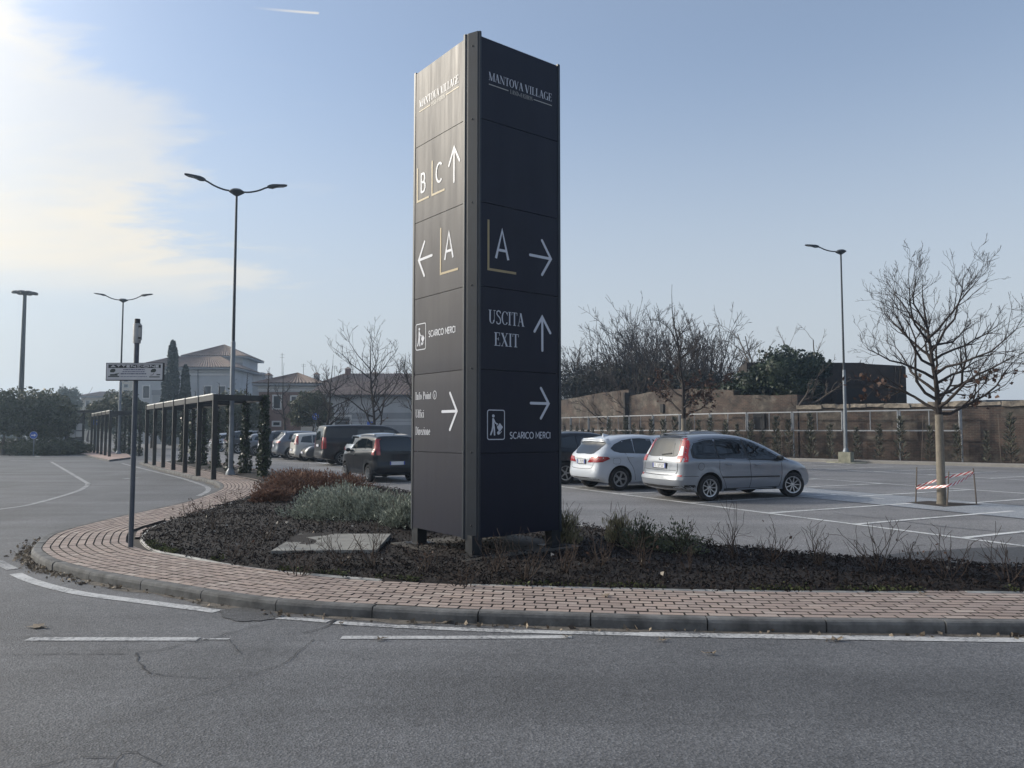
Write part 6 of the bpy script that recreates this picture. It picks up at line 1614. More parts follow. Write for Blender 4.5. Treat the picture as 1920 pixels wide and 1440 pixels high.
SAP = [sapling_mesh(s) for s in range(5)]
sb_ = MB(); sb_.tube([(0, 0, 0), (0.01, 0, 1.3), (0, 0, 2.4)], [0.018, 0.014, 0.006], 5); STEM_ME = sb_.mesh('stem'); STEM_ME.materials.append(M_BARKT)
d = d_of(1965); i = 0; nc_ = 0
ORD = 'first second third fourth fifth sixth seventh eighth ninth tenth eleventh twelfth thirteenth fourteenth fifteenth sixteenth seventeenth eighteenth nineteenth twentieth'.split()
TENS = {20: 'twenty', 30: 'thirty', 40: 'forty', 50: 'fifty', 60: 'sixty'}
def ordinal(k):
    if k < 20: return ORD[k]
    t_, u_ = (k + 1) // 10 * 10, (k + 1) % 10
    return TENS[t_] + '-' + ORD[u_ - 1] if u_ else TENS[t_][:-1] + 'ieth'
CANE_ME = MB(); CANE_ME.tube([(0, 0, 0), (0.01, 0, 2.35)], [0.016, 0.014], 5); CANE_ME = CANE_ME.mesh('garden_cane'); CANE_ME.materials.append(M_CANE)
while d < d_of(1045):
    p, _ = f_at(d, -0.42 + srng.uniform(-0.1, 0.1)); t = empty('sapling', (p.x, p.y, 0.1), srng.uniform(0, 6.28), 0.62 + 0.42 * srng.random())
    tag(t, ordinal(i) + ' feathery evergreen sapling in the wall row, counted from the right picture edge', 'sapling', 'saplings along the wall')
    link('foliage', SAP[i % 5], t); link('stem', STEM_ME, t)
    if i % 3 == 1:
        q, _ = f_at(d + 0.4, -0.5); o = link('garden_cane', CANE_ME); o.location = (q.x, q.y, 0.1); o.rotation_euler = (srng.uniform(-.03, .03), srng.uniform(-.05, .05), 0); tag(o, ordinal(nc_) + ' thin garden cane among the wall saplings, counted from the right picture edge', 'stake', 'canes among the saplings'); nc_ += 1
    d += srng.uniform(0.65, 1.4); i += 1

# ---- ruined brick building with a blind arch, behind the low wall
RD = 47.0
ra, rb = at(1528, 806, RD), at(1700, 806, RD - 0.9)
rt = (rb - ra); rt.z = 0; RL = rt.length; rt.normalize(); rn = Vector((rt.y, -rt.x, 0))
ruin = empty('ruined_building', (ra.x, ra.y, 0)); tag(ruin, 'dark roofless brick ruin with a blind arch behind the low wall', 'building')
def rq(u, o_, z): return rt * u + rn * o_ + Z3 * z
def ruin_box(u0, u1, o0, o1, z0, z1, name, mat=M_RUIN, tz=(0, 0)):
    b = MB(); b.add([rq(u0, o0, z0), rq(u1, o0, z0), rq(u1, o1, z0), rq(u0, o1, z0), rq(u0, o0, z1 + tz[0]), rq(u1, o0, z1 + tz[1]), rq(u1, o1, z1 + tz[1]), rq(u0, o1, z1 + tz[0])],
        [(3, 2, 1, 0), (4, 5, 6, 7), (0, 1, 5, 4), (1, 2, 6, 5), (2, 3, 7, 6), (3, 0, 4, 7)])
    bm = bmesh.new(); me = b.mesh(name); bm.from_mesh(me); bmesh.ops.recalc_face_normals(bm, faces=bm.faces); bm.to_mesh(me); bm.free(); me.materials.append(mat)
    o = link(name, me, ruin); uv = me.uv_layers.new(name='UVMap')
    for lp in me.loops: v = me.vertices[lp.vertex_index].co; uv.data[lp.index].uv = (v.dot(rt) + v.dot(rn), v.z)
    return o
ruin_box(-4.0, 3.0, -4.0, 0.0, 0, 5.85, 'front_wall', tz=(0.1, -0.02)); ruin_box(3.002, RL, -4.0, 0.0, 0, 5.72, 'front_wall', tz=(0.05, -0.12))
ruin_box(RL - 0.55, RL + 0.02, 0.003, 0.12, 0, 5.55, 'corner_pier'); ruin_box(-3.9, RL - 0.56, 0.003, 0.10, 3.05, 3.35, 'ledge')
# arch: a ring of bricks standing proud, and a row of dark pigeon holes above it
ac, ar = 2.45, 1.35
for k in range(17):
    a = R(8 + 164 * k / 16); b = MB(); c0 = rq(ac + ar * math.cos(a), 0.045, 3.35 + ar * math.sin(a)); t_ = (rt * math.cos(a) + Z3 * math.sin(a))
    b.bar(c0 - t_ * 0.14, c0 + t_ * 0.14, 0.2, 0.09, rn); o = b.build('arch_brick', M_RUIN, ruin); o.data.uv_layers.new(name='UVMap')
for ring_, rr in ((0, 1.72), (1, 2.02)):
    for k in range(11 - ring_):
        a = R(22 + 136 * (k + 0.5 * ring_) / 10); c0 = rq(ac + rr * math.cos(a), 0.0, 3.2 + rr * math.sin(a) * 0.98); b = MB()
        b.bar(c0 - rt * 0.07, c0 + rt * 0.07, 0.012, 0.17, Z3); b.build('pigeon_hole', M_UNDER, ruin)
ruin_box(1.15, 3.75, 0.002, 0.02, 3.4, 4.25, 'infill', M_UNDER)

# ---- ivy mound and thicket on and behind the walls
M_IVYDARK = leaf_mat('dense ivy', (0.012, 0.020, 0.013), (0.038, 0.055, 0.03), 0.5, 0.1)
def clump(name, blobs, n, size, mat, rng_, shell=0.55):
    """leaf faces filling a set of ellipsoids (centre, radii) more thickly towards their skin"""
    P = []; w = np.array([b[1][0] * b[1][1] + b[1][2] * b[1][0] for b in blobs]); w = w / w.sum()
    which = rng_.choice(len(blobs), n, p=w)
    d = rng_.normal(size=(n, 3)); d /= np.linalg.norm(d, axis=1)[:, None]; r = shell + (1.06 - shell) * rng_.random(n) ** 0.6
    c = np.array([b[0] for b in blobs])[which]; rad = np.array([b[1] for b in blobs])[which]
    lump = 1 + 0.14 * np.sin(d[:, 0:1] * 7 + which[:, None]) * np.sin(d[:, 1:2] * 6) + 0.10 * np.sin(d[:, 2:3] * 9 + 2 * which[:, None])
    P = c + d * rad * r[:, None] * lump
    return quads_mesh(name, leaf_quads(P, size, rng_, 0.5, long=1.5), mat)
crng = np.random.default_rng(77)
def B(px, py, Y, rx, ry, rz): p = at(px, py, Y); return ((p.x, p.y, p.z), (rx, ry, rz))
iv = tag(empty('ivy_mound', (0, 0, 0)), 'large dark rounded ivy mound overgrowing the brick shed and ruin', 'ivy')
blobs = [B(1468, 700, 46.5, 1.75, 1.6, 1.5), B(1420, 722, 47.5, 1.6, 1.4, 1.0), B(1380, 735, 49, 1.6, 1.3, 0.8), B(1515, 690, 46.5, 1.3, 1.4, 0.85), B(1495, 730, 46, 1.5, 1.2, 1.2), B(1345, 742, 50, 1.2, 1.2, 0.7), B(1310, 752, 51, 1.0, 1.0, 0.55)]
link('foliage', clump('foliage', blobs, 15000, 0.14, M_IVYDARK, crng, 0.3), iv)
b = MB()
for q in blobs:
    M0 = Matrix.Translation(q[0]) @ Matrix.Diagonal((q[1][0] * 0.8, q[1][1] * 0.8, q[1][2] * 0.8, 1)); b.lathe([(0.05, -1)] + [(math.cos(a), math.sin(a)) for a in np.linspace(-1.3, 1.3, 7)] + [(0.05, 1)], 10, M0)
b.build('inner_mass', M_IVYDARK, iv, True)
def bare_shrub(loc, seed, stems, H, width, label, name='bare_tree', group='bare trees behind the wall', mat=M_BARKT, kids=(8, 5), minr=0.012, r0=0.10, trunk=True, wig=0.10, first=0.28):
    t = empty(name, loc); tag(t, label, 'tree', group); g = Grow(seed); r = random.Random(seed)
    for k in range(stems):
        a = r.uniform(0, 6.283); e = r.random() ** 0.55; tip = Vector((math.cos(a) * e * width, math.sin(a) * e * width * 0.8, H * math.sqrt(1 - 0.72 * e * e))); d = tip.normalized()
        g.branch(Vector((r.gauss(0, 0.12 * stems ** 0.4), r.gauss(0, 0.12 * stems ** 0.4), 0)), d, tip.length * r.uniform(0.78, 0.95), r0 * r.uniform(0.6, 1.1), 2, list(kids), up=0.05, wig=wig, ratio=0.30, spread=(0.25, 0.75), minr=minr, first=first)
    g.mesh('branches', mat, t, sides=(3, 3, 5, 6)); return t
for k, (px_, ptop, Y, st, wd, lab) in enumerate(((1085, 668, 70, 10, 3.2, 'low bare tree showing just right of the totem'), (1130, 615, 70, 13, 3.6, 'bare many-stemmed tree above the lower plaster wall'), (1185, 592, 67, 16, 3.6, 'tall dense bare tree above the dark wall pier'),
        (1240, 588, 64, 16, 3.6, 'tall dense bare tree left of the long brown-leaved shoot'), (1297, 596, 61, 14, 3.4, 'dense bare tree right behind the brown-leaved young tree'), (1345, 632, 58, 10, 2.8, 'smaller bare tree where the thicket slopes down to the ivy'), (1210, 660, 60, 12, 4.2, 'low bare thicket tree in front, above the wall top'))):
    p = at(px_, 806, Y); H = at(px_, ptop, Y).z; bare_shrub((p.x, p.y, 0), 50 + k, st + 16, H * 1.10, wd * 1.45, lab, kids=(13, 7), minr=0.015, first=0.2)
p = at(1455, 806, 49); bare_shrub((p.x, p.y, 0.0), 71, 10, at(1470, 598, 49).z * 1.2, 4.2, 'grey bare tree standing over the ivy mound', mat=M_BARKPALE, kids=(8, 5), minr=0.010, r0=0.13, wig=0.14)
p = at(1500, 765, 44.6); bare_shrub((p.x, p.y, 2.6), 72, 3, 3.3, 2.6, 'crooked grey bare branches growing against the ivy and ruin', name='bare_shrub', mat=M_BARKPALE, kids=(6, 4), minr=0.012, r0=0.12, wig=0.2)
# dark undergrowth at the foot of the thicket
M_UNDERG = leaf_mat('dark undergrowth', (0.020, 0.024, 0.020), (0.055, 0.055, 0.045), 0.7, 0.1)
blobs = [B(1080, 722, 69, 2.6, 1.8, 1.5), B(1135, 712, 67, 2.8, 1.8, 1.7), B(1190, 712, 64, 2.6, 1.8, 1.6), B(1245, 715, 61, 2.6, 1.6, 1.5), B(1300, 722, 57, 2.4, 1.6, 1.2)]
o = link('undergrowth', clump('undergrowth', blobs, 11000, 0.16, M_UNDERG, crng, 0.2)); tag(o, 'dark tangled undergrowth along the top of the plaster wall', 'undergrowth', kind='stuff')
# a far roof corner over the right end of the wall
p = at(1866, 752, 75); fr2 = empty('far_roof', (p.x, p.y, 0)); tag(fr2, 'small grey far roof peeping over the right end of the wall', 'building')
b = MB(); b.box((0, 0, 2.1), (4.2, 4, 4.2)); b.build('wall', M_CONC, fr2); b = MB(); b.box((0, 0, 4.4), (4.6, 4.4, 0.35)); b.build('roof', M_LAMPTOP, fr2)
# ================================================================== houses on the left, beyond the lot
M_ROOFT, n_, l_, p_ = new_mat('clay roof tiles')
v_ = _pos(n_, l_, 'World'); a1_ = _noise(n_, l_, 2.2, 5, 0.7, v_); a2_ = _noise(n_, l_, 0.4, 4, 0.6, v_)
c1_ = _ramp(n_, l_, a1_, [(0.3, (0.115, 0.086, 0.076)), (0.7, (0.235, 0.18, 0.158))])
l_.new(_mixc(n_, l_, _ramp(n_, l_, a2_, [(0.4, (0, 0, 0)), (0.7, (0.5, 0.5, 0.5))]), c1_, (0.20, 0.175, 0.16)), p_.inputs['Base Color']); p_.inputs['Roughness'].default_value = 0.9
def stucco(name, col): return plain(name, col, 0.9, var=0.10, scale=0.8, bump=0.15, coords='World')
M_PALEW = stucco('pale blue grey render', (0.36, 0.38, 0.41)); M_GREYW = stucco('grey render', (0.30, 0.315, 0.335)); M_BANDW = stucco('band render', (0.22, 0.235, 0.255)); M_BROWNW = stucco('brown red render', (0.17, 0.115, 0.105)); M_CREAMW = stucco('cream render', (0.44, 0.415, 0.37))
M_FRAMEW = plain('white window surround', (0.48, 0.49, 0.50), 0.7, var=0.08)
M_PANE = plain('dark window pane', (0.03, 0.035, 0.045), 0.12, 0.0, 0.6, var=0.15)
M_SHUT = plain('dark grey door', (0.055, 0.06, 0.068), 0.6, var=0.1)
class House:
    """local x to the right, y away; origin at the near left bottom corner"""
    def __init__(s, name, px, Y, rz, label): p = at(px, 806, Y); s.t = empty(name, (p.x, Y, 0), R(rz)); tag(s.t, label, 'house'); s.Y = Y
    def box(s, name, x0, x1, y0, y1, z0, z1, mat, parent=None):
        b = MB(); b.box(((x0 + x1) / 2, (y0 + y1) / 2, (z0 + z1) / 2), (x1 - x0, y1 - y0, z1 - z0)); return b.build(name, mat, parent or s.t)
    def window(s, x0, x1, z0, z1, y=0.0, fr=0.14, pane=None, bars=True):
        b = MB()
        for q in ((x0, x0 + fr, z0, z1), (x1 - fr, x1, z0, z1), (x0 + fr, x1 - fr, z0, z0 + fr), (x0 + fr, x1 - fr, z1 - fr, z1)): b.box(((q[0] + q[1]) / 2, y - 0.03, (q[2] + q[3]) / 2), (q[1] - q[0], 0.10, q[3] - q[2]))
        w = b.build('window', M_FRAMEW, s.t); s.box('pane', x0 + fr, x1 - fr, y - 0.012, y + 0.02, z0 + fr, z1 - fr, pane or M_PANE, w)
    def slope(s, name, a, b_, c, d, pitch=0.34, h=0.10, parent=None):
        """tiled roof face from eave a-b up to ridge d-c, with rounded tile rows running down it"""
        a, b_, c, d = map(Vector, (a, b_, c, d)); L = (b_ - a).length; n = max(4, int(L / pitch) * 4); nrm = (b_ - a).cross(d - a).normalized()
        if nrm.z < 0: nrm = -nrm
        vs = []
        for i in range(n + 1):
            t = i / n; o_ = nrm * (h * abs(math.sin(math.pi * i / 4)))
            vs += [a.lerp(b_, t) + o_, d.lerp(c, t) + o_]
        m = MB(); m.add(vs, [(2 * i, 2 * i + 2, 2 * i + 3, 2 * i + 1) for i in range(n)]); return m.build(name, M_ROOFT, parent or s.t)
    def hip(s, x0, x1, y0, y1, ze, zr, over=0.5, name='roof', ridge=None):
        x0 -= over; x1 += over; y0 -= over; y1 += over; r = min(x1 - x0, y1 - y0) / 2 if ridge is None else ridge
        cy = (y0 + y1) / 2
        A, B_ = (x0 + r, cy, zr), (x1 - r, cy, zr)
        if x1 - x0 <= 2 * r + 0.01: A = B_ = ((x0 + x1) / 2, cy, zr)
        o = s.slope(name, (x0, y0, ze), (x1, y0, ze), B_, A)
        s.slope('roof_face', (x1, y0, ze), (x1, y1, ze), B_, B_, parent=o); s.slope('roof_face', (x1, y1, ze), (x0, y1, ze), A, B_, parent=o); s.slope('roof_face', (x0, y1, ze), (x0, y0, ze), A, A, parent=o)
        b = MB(); b.box(((x0 + x1) / 2, cy, ze - 0.12), (x1 - x0 - 0.05, y1 - y0 - 0.05, 0.2)); b.build('eaves', M_BANDW, s.t)
        return o
    def chimney(s, x, y, z0, z1, w, parent, mat=None):
        b = MB(); b.box((x, y, (z0 + z1) / 2), (w, w, z1 - z0)); ch = b.build('chimney', mat or M_PALEW, parent)
        b = MB(); b.add([(x - w * .7, y - w * .7, z1 + 0.01), (x + w * .7, y - w * .7, z1 + 0.01), (x + w * .7, y + w * .7, z1 + 0.01), (x - w * .7, y + w * .7, z1 + 0.01), (x, y, z1 + w * 0.6)], [(0, 1, 4), (1, 2, 4), (2, 3, 4), (3, 0, 4), (3, 2, 1, 0)]); b.build('chimney_cap', M_ROOFT, ch)
def Zat(py, Y): return at(960, py, Y).z
# long low house with tiled roof right of the round evergreen
Y = 70; h = House('long_house', 586, Y, -3, 'long low pale house with banded walls and a tiled roof behind the cars'); W = 15.0
h.box('wall', 0, W, 0, 8, 0, Zat(742, Y), M_PALEW)
for k, (z0, z1) in enumerate(((0.0, Zat(797, Y)), (Zat(785, Y), Zat(774, Y)))): h.box('wall_band', -0.02, W + 0.02, -0.05, -0.003, z0, z1, M_BANDW)
for z in (Zat(782, Y), Zat(790, Y)): h.box('string_course', -0.02, W + 0.02, -0.03, -0.002, z - 0.03, z + 0.03, M_BANDW)
e, r_ = Zat(742, Y), Zat(711, Y)
o = h.slope('roof', (-0.6, -0.7, e), (W + 3, -0.7, e), (W + 3, 4, r_), (0.6 - 0.6, 4, r_)); h.slope('roof_face', (W + 3, 8.7, e), (-0.6, 8.7, e), (-0.6, 4, r_), (W + 3, 4, r_), parent=o)
b = MB(); b.add([(0, 0.0, e), (0, 8, e), (0, 4, r_ - 0.05)], [(0, 1, 2)]); b.build('gable', M_PALEW, h.t)
h.box('eaves', -0.6, W, -0.72, -0.02, e - 0.12, e - 0.005, M_SHUT)
b = MB(); x0, x1 = 2.1, 3.3; z1 = Zat(783, Y)
h.window(x0 - 0.2, x1 + 0.35, 0.0, z1 + 0.25, fr=0.18, pane=M_SHUT)
# higher tiled range behind it
Y2 = 84; h2 = House('rear_house', 606, Y2, -2, 'second tiled roof range rising just behind the long low house'); e2, r2 = Zat(716, Y2), Zat(697, Y2)
h2.box('wall', 0.5, 15, 0.6, 7, 0, e2, M_GREYW); o = h2.slope('roof', (-0.2, 0, e2), (16, 0, e2), (16, 3.6, r2), (1.4, 3.6, r2)); h2.slope('roof_face', (16, 7.2, e2), (-0.2, 7.2, e2), (1.4, 3.6, r2), (16, 3.6, r2), parent=o); h2.slope('roof_face', (-0.2, 7.2, e2), (-0.2, 0, e2), (1.4, 3.6, r2), (1.4, 3.6, r2), parent=o)
h2.chimney(1.95, 2.9, e2 + 0.5, Zat(689, Y2), 0.55, o, M_BROWNW); h2.chimney(5.1, 2.9, e2 + 0.5, Zat(697, Y2), 0.5, o, M_ROOFT); h2.chimney(-1.7, 3, 0, Zat(699, Y2), 0.55, h2.t)
# brown house with hip roof and white window surrounds
Y3 = 73; h3 = House('brown_house', 484, Y3, 2, 'brown red house with white window surrounds and hipped tile roof'); W3 = 5.6; e3, r3 = Zat(719, Y3), Zat(695, Y3)
h3.box('wall', 0, W3, 0, 7, 0, Zat(735, Y3), M_BROWNW); h3.box('upper_wall', -0.04, W3 + 0.04, -0.04, 7.04, Zat(735, Y3) + 0.002, e3 - 0.05, M_PALEW)
for z in (Zat(731, Y3), Zat(726, Y3)): h3.box('string_course', -0.1, W3 + 0.1, -0.1, -0.045, z - 0.07, z + 0.07, M_FRAMEW)
h3.window(1.3, 2.2, Zat(768, Y3), Zat(740, Y3)); h3.window(1.3, 2.2, Zat(800, Y3), Zat(789, Y3)); h3.window(3.0, 3.7, Zat(768, Y3), Zat(741, Y3)); h3.window(-0.02, 0.3, Zat(785, Y3), Zat(770, Y3), y=-0.002)
o = h3.hip(0, W3, 0, 7, e3, r3, 0.55); h3.chimney(-0.5, 5, 3, Zat(697, Y3), 0.55, h3.t); h3.box('parapet', 0.2, 1.9, 7.5, 8, 3, Zat(697, Y3), M_CREAMW)
# antennas
M_WIRE = plain('antenna metal', (0.1, 0.105, 0.11), 0.5, 0.4, var=0.1)
for px_, y0, y1, Ya, lab in ((529, 697, 662, 78, 'thin tall antenna mast over the brown house roof'), (569, 700, 682, 80, 'small antenna right of the brown house ridge'), (627, 700, 686, 86, 'pair of short antennas beside the small brown chimney')):
    p0, p1 = at(px_, y0 + 6, Ya), at(px_, y1, Ya); b = MB(); b.tube([p0, p1], 0.025, 5); x = 0.25
    for z in (0.92, 0.8): q = p0.lerp(p1, z); b.tube([q + Vector((-x, 0, 0)), q + Vector((x, 0, 0))], 0.014, 4)
    o = b.build('roof_antenna', M_WIRE); tag(o, lab, 'antenna')
# taller house with a pyramid roof, and the white villa before it
Y4 = 104; h4 = House('tower_house', 349, Y4, 3, 'tall grey house under a pyramid roof, the highest of the group'); W4 = 7.4; e4, r4 = Zat(668, Y4), Zat(641, Y4)
h4.box('wall', 0, W4, 0, 7.4, 0, e4 - 0.1, M_PALEW)
for z in (Zat(690, Y4), Zat(706, Y4), Zat(682, Y4)): h4.box('string_course', -0.04, W4 + 0.04, -0.05, -0.003, z - 0.2, z + 0.2, M_BANDW)
h4.hip(0, W4, 0, 7.4, e4, r4, 0.75); h4.box('side_wing', W4 + 0.002, W4 + 2.6, 0.5, 6, 0, Zat(697, Y4), M_GREYW); h4.slope('wing_roof', (W4, 0.2, Zat(703, Y4)), (W4 + 2.9, 0.2, Zat(703, Y4)), (W4 + 2.9, 4, Zat(700, Y4)), (W4, 4, Zat(693, Y4)))
Y5 = 92; h5 = House('white_villa', 252, Y5, 2, 'pale villa with a broad tiled roof behind the two cypresses'); W5 = 11.6; e5, r5 = Zat(689, Y5), Zat(663, Y5)
h5.box('wall', 0, W5, 0, 8, 0, e5 - 0.1, M_PALEW)
for z in (Zat(696, Y5), Zat(702, Y5)): h5.box('string_course', -0.05, W5 + 0.05, -0.08, -0.003, z - 0.12, z + 0.12, M_FRAMEW)
h5.hip(0, W5, 0, 8, e5, r5, 0.7, ridge=3.6)
h5.box('bay', 3.0, 6.5, -2.2, -0.004, 0, Zat(742, Y5), M_GREYW); h5.box('drain_pipe', 7.4, 7.52, -0.14, -0.02, 3, e5 - 0.1, M_BANDW)
for x in (8.2, 9.9): h5.window(x, x + 1.0, Zat(748, Y5), Zat(722, Y5))
h5.window(0.8, 1.8, Zat(748, Y5), Zat(722, Y5))
h5.box('balcony_rail', 2.9, 6.6, -2.25, -2.2, Zat(742, Y5), Zat(733, Y5), M_BANDW)
Y6 = 120; h6 = House('far_block', 224, Y6, 0, 'narrow white far block left of the villa, seen under the notice board'); h6.box('wall', 0, 2.0, 0, 6, 0, Zat(700, Y6), M_CREAMW)
for k in range(3): h6.window(0.4 + 0.02, 1.2, Zat(738 - 11 * k, Y6), Zat(731 - 11 * k, Y6), fr=0.06)
Y7 = 130; h7 = House('distant_house', 150, Y7, 0, 'distant low pale house with a flat tiled roof between the trees'); h7.box('wall', 0, 7.6, 0, 7, 0, Zat(744, Y7), M_CREAMW); h7.hip(0, 7.6, 0, 7, Zat(743, Y7), Zat(733, Y7), 0.6, ridge=2.0)
for x in (0.8, 2.6, 4.6, 6.2): h7.window(x, x + 0.8, Zat(764, Y7), Zat(750, Y7), fr=0.1)
# low garden walls and plinths behind the parked cars
for px0, px1, Yw, zt, mat_, lab in ((405, 470, 80, 1.8, M_GREYW, 'grey garden wall behind the far parked cars'), (565, 600, 69, 2.0, M_CREAMW, 'short cream wall under the round evergreen'), (470, 562, 71.5, 1.35, M_BANDW, 'low plinth wall in front of the brown house')):
    a, b_ = at(px0, 806, Yw), at(px1, 806, Yw); m = MB(); m.bar((a.x, Yw, zt / 2), (b_.x, Yw, zt / 2), 0.3, zt); o = m.build('garden_wall', mat_); tag(o, lab, 'wall')

# ================================================================== evergreens on the left
M_CYP = leaf_mat('cypress foliage', (0.014, 0.022, 0.016), (0.036, 0.05, 0.036), 0.6, 0.05)
M_OAK = leaf_mat('evergreen foliage', (0.028, 0.036, 0.022), (0.10, 0.11, 0.062), 0.55, 0.15)
M_PINE = leaf_mat('pine foliage', (0.03, 0.045, 0.028), (0.07, 0.085, 0.05), 0.6, 0.1)
lrng = np.random.default_rng(31)
def trunk_part(t, h, r, forks=4, seed=0):
    g = Grow(seed); g.branch(Vector((0, 0, 0)), Vector((0, 0, 1)), h, r, 1, [forks], up=0.2, wig=0.06, ratio=0.7, spread=(0.4, 0.9), minr=0.03, first=0.45); return g.mesh('trunk', M_BARKPALE, t)
def cypress(px, Y, ptop, width, label, n=7000):
    p = at(px, 806, Y); H = at(px, ptop, Y).z; t = empty('cypress', (p.x, Y, 0)); tag(t, label, 'tree', 'cypresses before the villa')
    z = lrng.random(n); prof = np.minimum(1, (z + 0.03) * 5) * np.power(np.clip(1 - z, 0, 1), 0.42) * (1 + 0.10 * np.sin(z * 23)); a = lrng.random(n) * 6.283
    r = width / 2 * prof * (0.72 + 0.36 * lrng.random(n)) * (1 + 0.12 * np.sin(a * 3 + z * 9))
    P = np.stack([r * np.cos(a), r * np.sin(a), 0.2 + z * (H - 0.2)], 1)
    link('crown', quads_mesh('crown', leaf_quads(P, 0.22, lrng, 0.4, up=1.6, long=1.9), M_CYP), t)
    b = MB(); b.lathe([(0.05, 0.3)] + [(width / 2 * 0.78 * min(1, (q + 0.03) * 5) * (1 - q) ** 0.45, 0.3 + q * (H - 0.6)) for q in np.linspace(0, 0.99, 12)], 12); b.build('inner_crown', M_CYP, t, True)
    b = MB(); b.lathe([(0.2, 0), (0.15, 0.6)], 8); b.build('trunk', M_BARKPALE, t)
    return t
cypress(320, 82, 640, 1.75, 'tallest dark cypress with a ragged tip in front of the pale villa')
cypress(309, 80, 705, 1.3, 'shorter cypress leaning against the tallest one at its left', 4000)
cypress(345, 82, 686, 1.35, 'slim shorter cypress right of the tallest one', 5000)
def leafy(name, px, Y, blobs, n, size, mat, label, trunk=(1.8, 0.16), group=None, inner=0.72, shell=0.45, seed=0, cat='tree'):
    p = at(px, 806, Y); t = empty(name, (p.x, Y, 0)); tag(t, label, cat, group)
    bl = [((c[0], c[1], c[2]), (c[3], c[4], c[5])) for c in blobs]
    link('crown', clump('crown', bl, n, size, mat, lrng, shell), t)
    if inner:
        b = MB()
        for c in blobs:
            M0 = Matrix.Translation(c[:3]) @ Matrix.Diagonal((c[3] * inner, c[4] * inner, c[5] * inner, 1)); b.lathe([(0.05, -1)] + [(math.cos(a), math.sin(a)) for a in np.linspace(-1.3, 1.3, 7)] + [(0.05, 1)], 10, M0)
        b.build('inner_crown', mat, t, True)
    if trunk: trunk_part(t, trunk[0], trunk[1], 4, seed)
    return t
# round evergreens beyond the parked cars
leafy('round_tree', 582, 62, [(0, 0, 3.6, 1.55, 1.4, 1.15), (-0.7, 0, 2.9, 1.1, 1.1, 0.9), (0.7, 0.1, 3.0, 1.1, 1.1, 0.9)], 7000, 0.13, M_OAK, 'round clipped evergreen left of the long low house', (2.6, 0.14), seed=3)
leafy('round_tree', 440, 68, [(0, 0, 3.6, 1.9, 1.6, 1.5), (-1.2, 0.2, 2.9, 1.3, 1.2, 1.2), (1.3, 0, 3.0, 1.4, 1.2, 1.2)], 7000, 0.15, M_OAK, 'broad evergreen behind the near pergola roof end', (2.2, 0.16), seed=4)
leafy('round_tree', 405, 70, [(0, 0, 3.0, 1.6, 1.4, 1.4), (1.2, 0, 2.6, 1.3, 1.2, 1.2), (0.5, 0, 1.4, 1.8, 1.0, 1.0)], 6000, 0.15, M_OAK, 'evergreen between the pergola posts left of the lamp pole', (2.0, 0.16), seed=5)
leafy('round_tree', 225, 66, [(0, 0, 3.6, 2.0, 1.6, 1.35), (-1.5, 0, 3.0, 1.5, 1.3, 1.1), (1.7, 0, 2.9, 1.6, 1.3, 1.1)], 8000, 0.15, M_OAK, 'broad rounded evergreen behind the farther pergola', (2.4, 0.18), seed=6)
leafy('round_tree', 285, 70, [(0, 0, 2.6, 1.9, 1.4, 1.3), (1.6, 0, 2.2, 1.5, 1.2, 1.1)], 6000, 0.15, M_OAK, 'low evergreen at the foot of the cypresses', (1.8, 0.16), seed=7)
# trees on the roundabout
leafy('oak_tree', 72, 54, [(0, 0, 3.1, 1.9, 1.5, 1.35), (1.2, 0.1, 2.5, 1.3, 1.2, 1.05), (-1.0, 0, 2.7, 1.5, 1.3, 1.2), (0.6, -0.2, 1.7, 1.3, 1.0, 0.8)], 11000, 0.12, M_OAK, 'dense rounded evergreen tree on the roundabout beside the blue arrow sign', (1.9, 0.14), 'roundabout trees', seed=8)
leafy('oak_tree', 6, 52, [(0, 0, 2.9, 1.8, 1.5, 1.5), (-1.3, 0, 2.6, 1.5, 1.3, 1.3), (0.9, 0, 2.4, 1.3, 1.1, 1.0)], 11000, 0.12, M_OAK, 'dense evergreen tree cut by the left edge of the picture', (1.7, 0.14), 'roundabout trees', seed=9)
leafy('oak_tree', 104, 60, [(0, 0, 3.2, 1.4, 1.2, 1.15), (0.6, 0, 2.3, 1.1, 1.0, 1.0)], 6000, 0.13, M_OAK, 'looser evergreen at the right end of the roundabout trees', (2.0, 0.14), 'roundabout trees', seed=10, inner=0.6)
for k, (px_, Yh, w_) in enumerate(((20, 53, 2.2), (70, 51, 2.0), (112, 53, 1.9))):
    leafy('low_hedge', px_, Yh, [(0, 0, 0.45, w_, 1.0, 0.62), (w_ * 0.5, 0.1, 0.42, w_ * 0.7, 0.9, 0.5)], 3800, 0.09, M_OAK, ['low dark hedge under the tree at the picture edge', 'low dark hedge in front of the blue arrow sign', 'low dark hedge tapering at the right end of the roundabout'][k], None, 'roundabout hedges', cat='hedge')
for k, (px_, pt, lab) in enumerate(((116, 728, 'pale distant pine left of the two far pines'), (135, 729, 'pale distant pine right of the two far pines'))):
    Yp = 120; H = Zat(pt, Yp); leafy('far_pine', px_, Yp, [(0, 0, H - 1.0, 0.9, 0.9, 1.1), (0.2, 0, H - 2.6, 1.2, 1.0, 1.1), (-0.3, 0, H - 4.2, 1.4, 1.2, 1.2)], 2600, 0.22, M_PINE, lab, (H - 2, 0.2), 'far pines', inner=0.5, seed=20 + k)
leafy('far_tree', 165, 110, [(0, 0, 3.2, 3.0, 2.0, 1.6), (-3.5, 0, 2.6, 2.6, 2.0, 1.5), (3.5, 0, 2.8, 2.6, 2.0, 1.4)], 6000, 0.22, M_PINE, 'low grey green far trees before the distant house', (2.0, 0.2), seed=25)
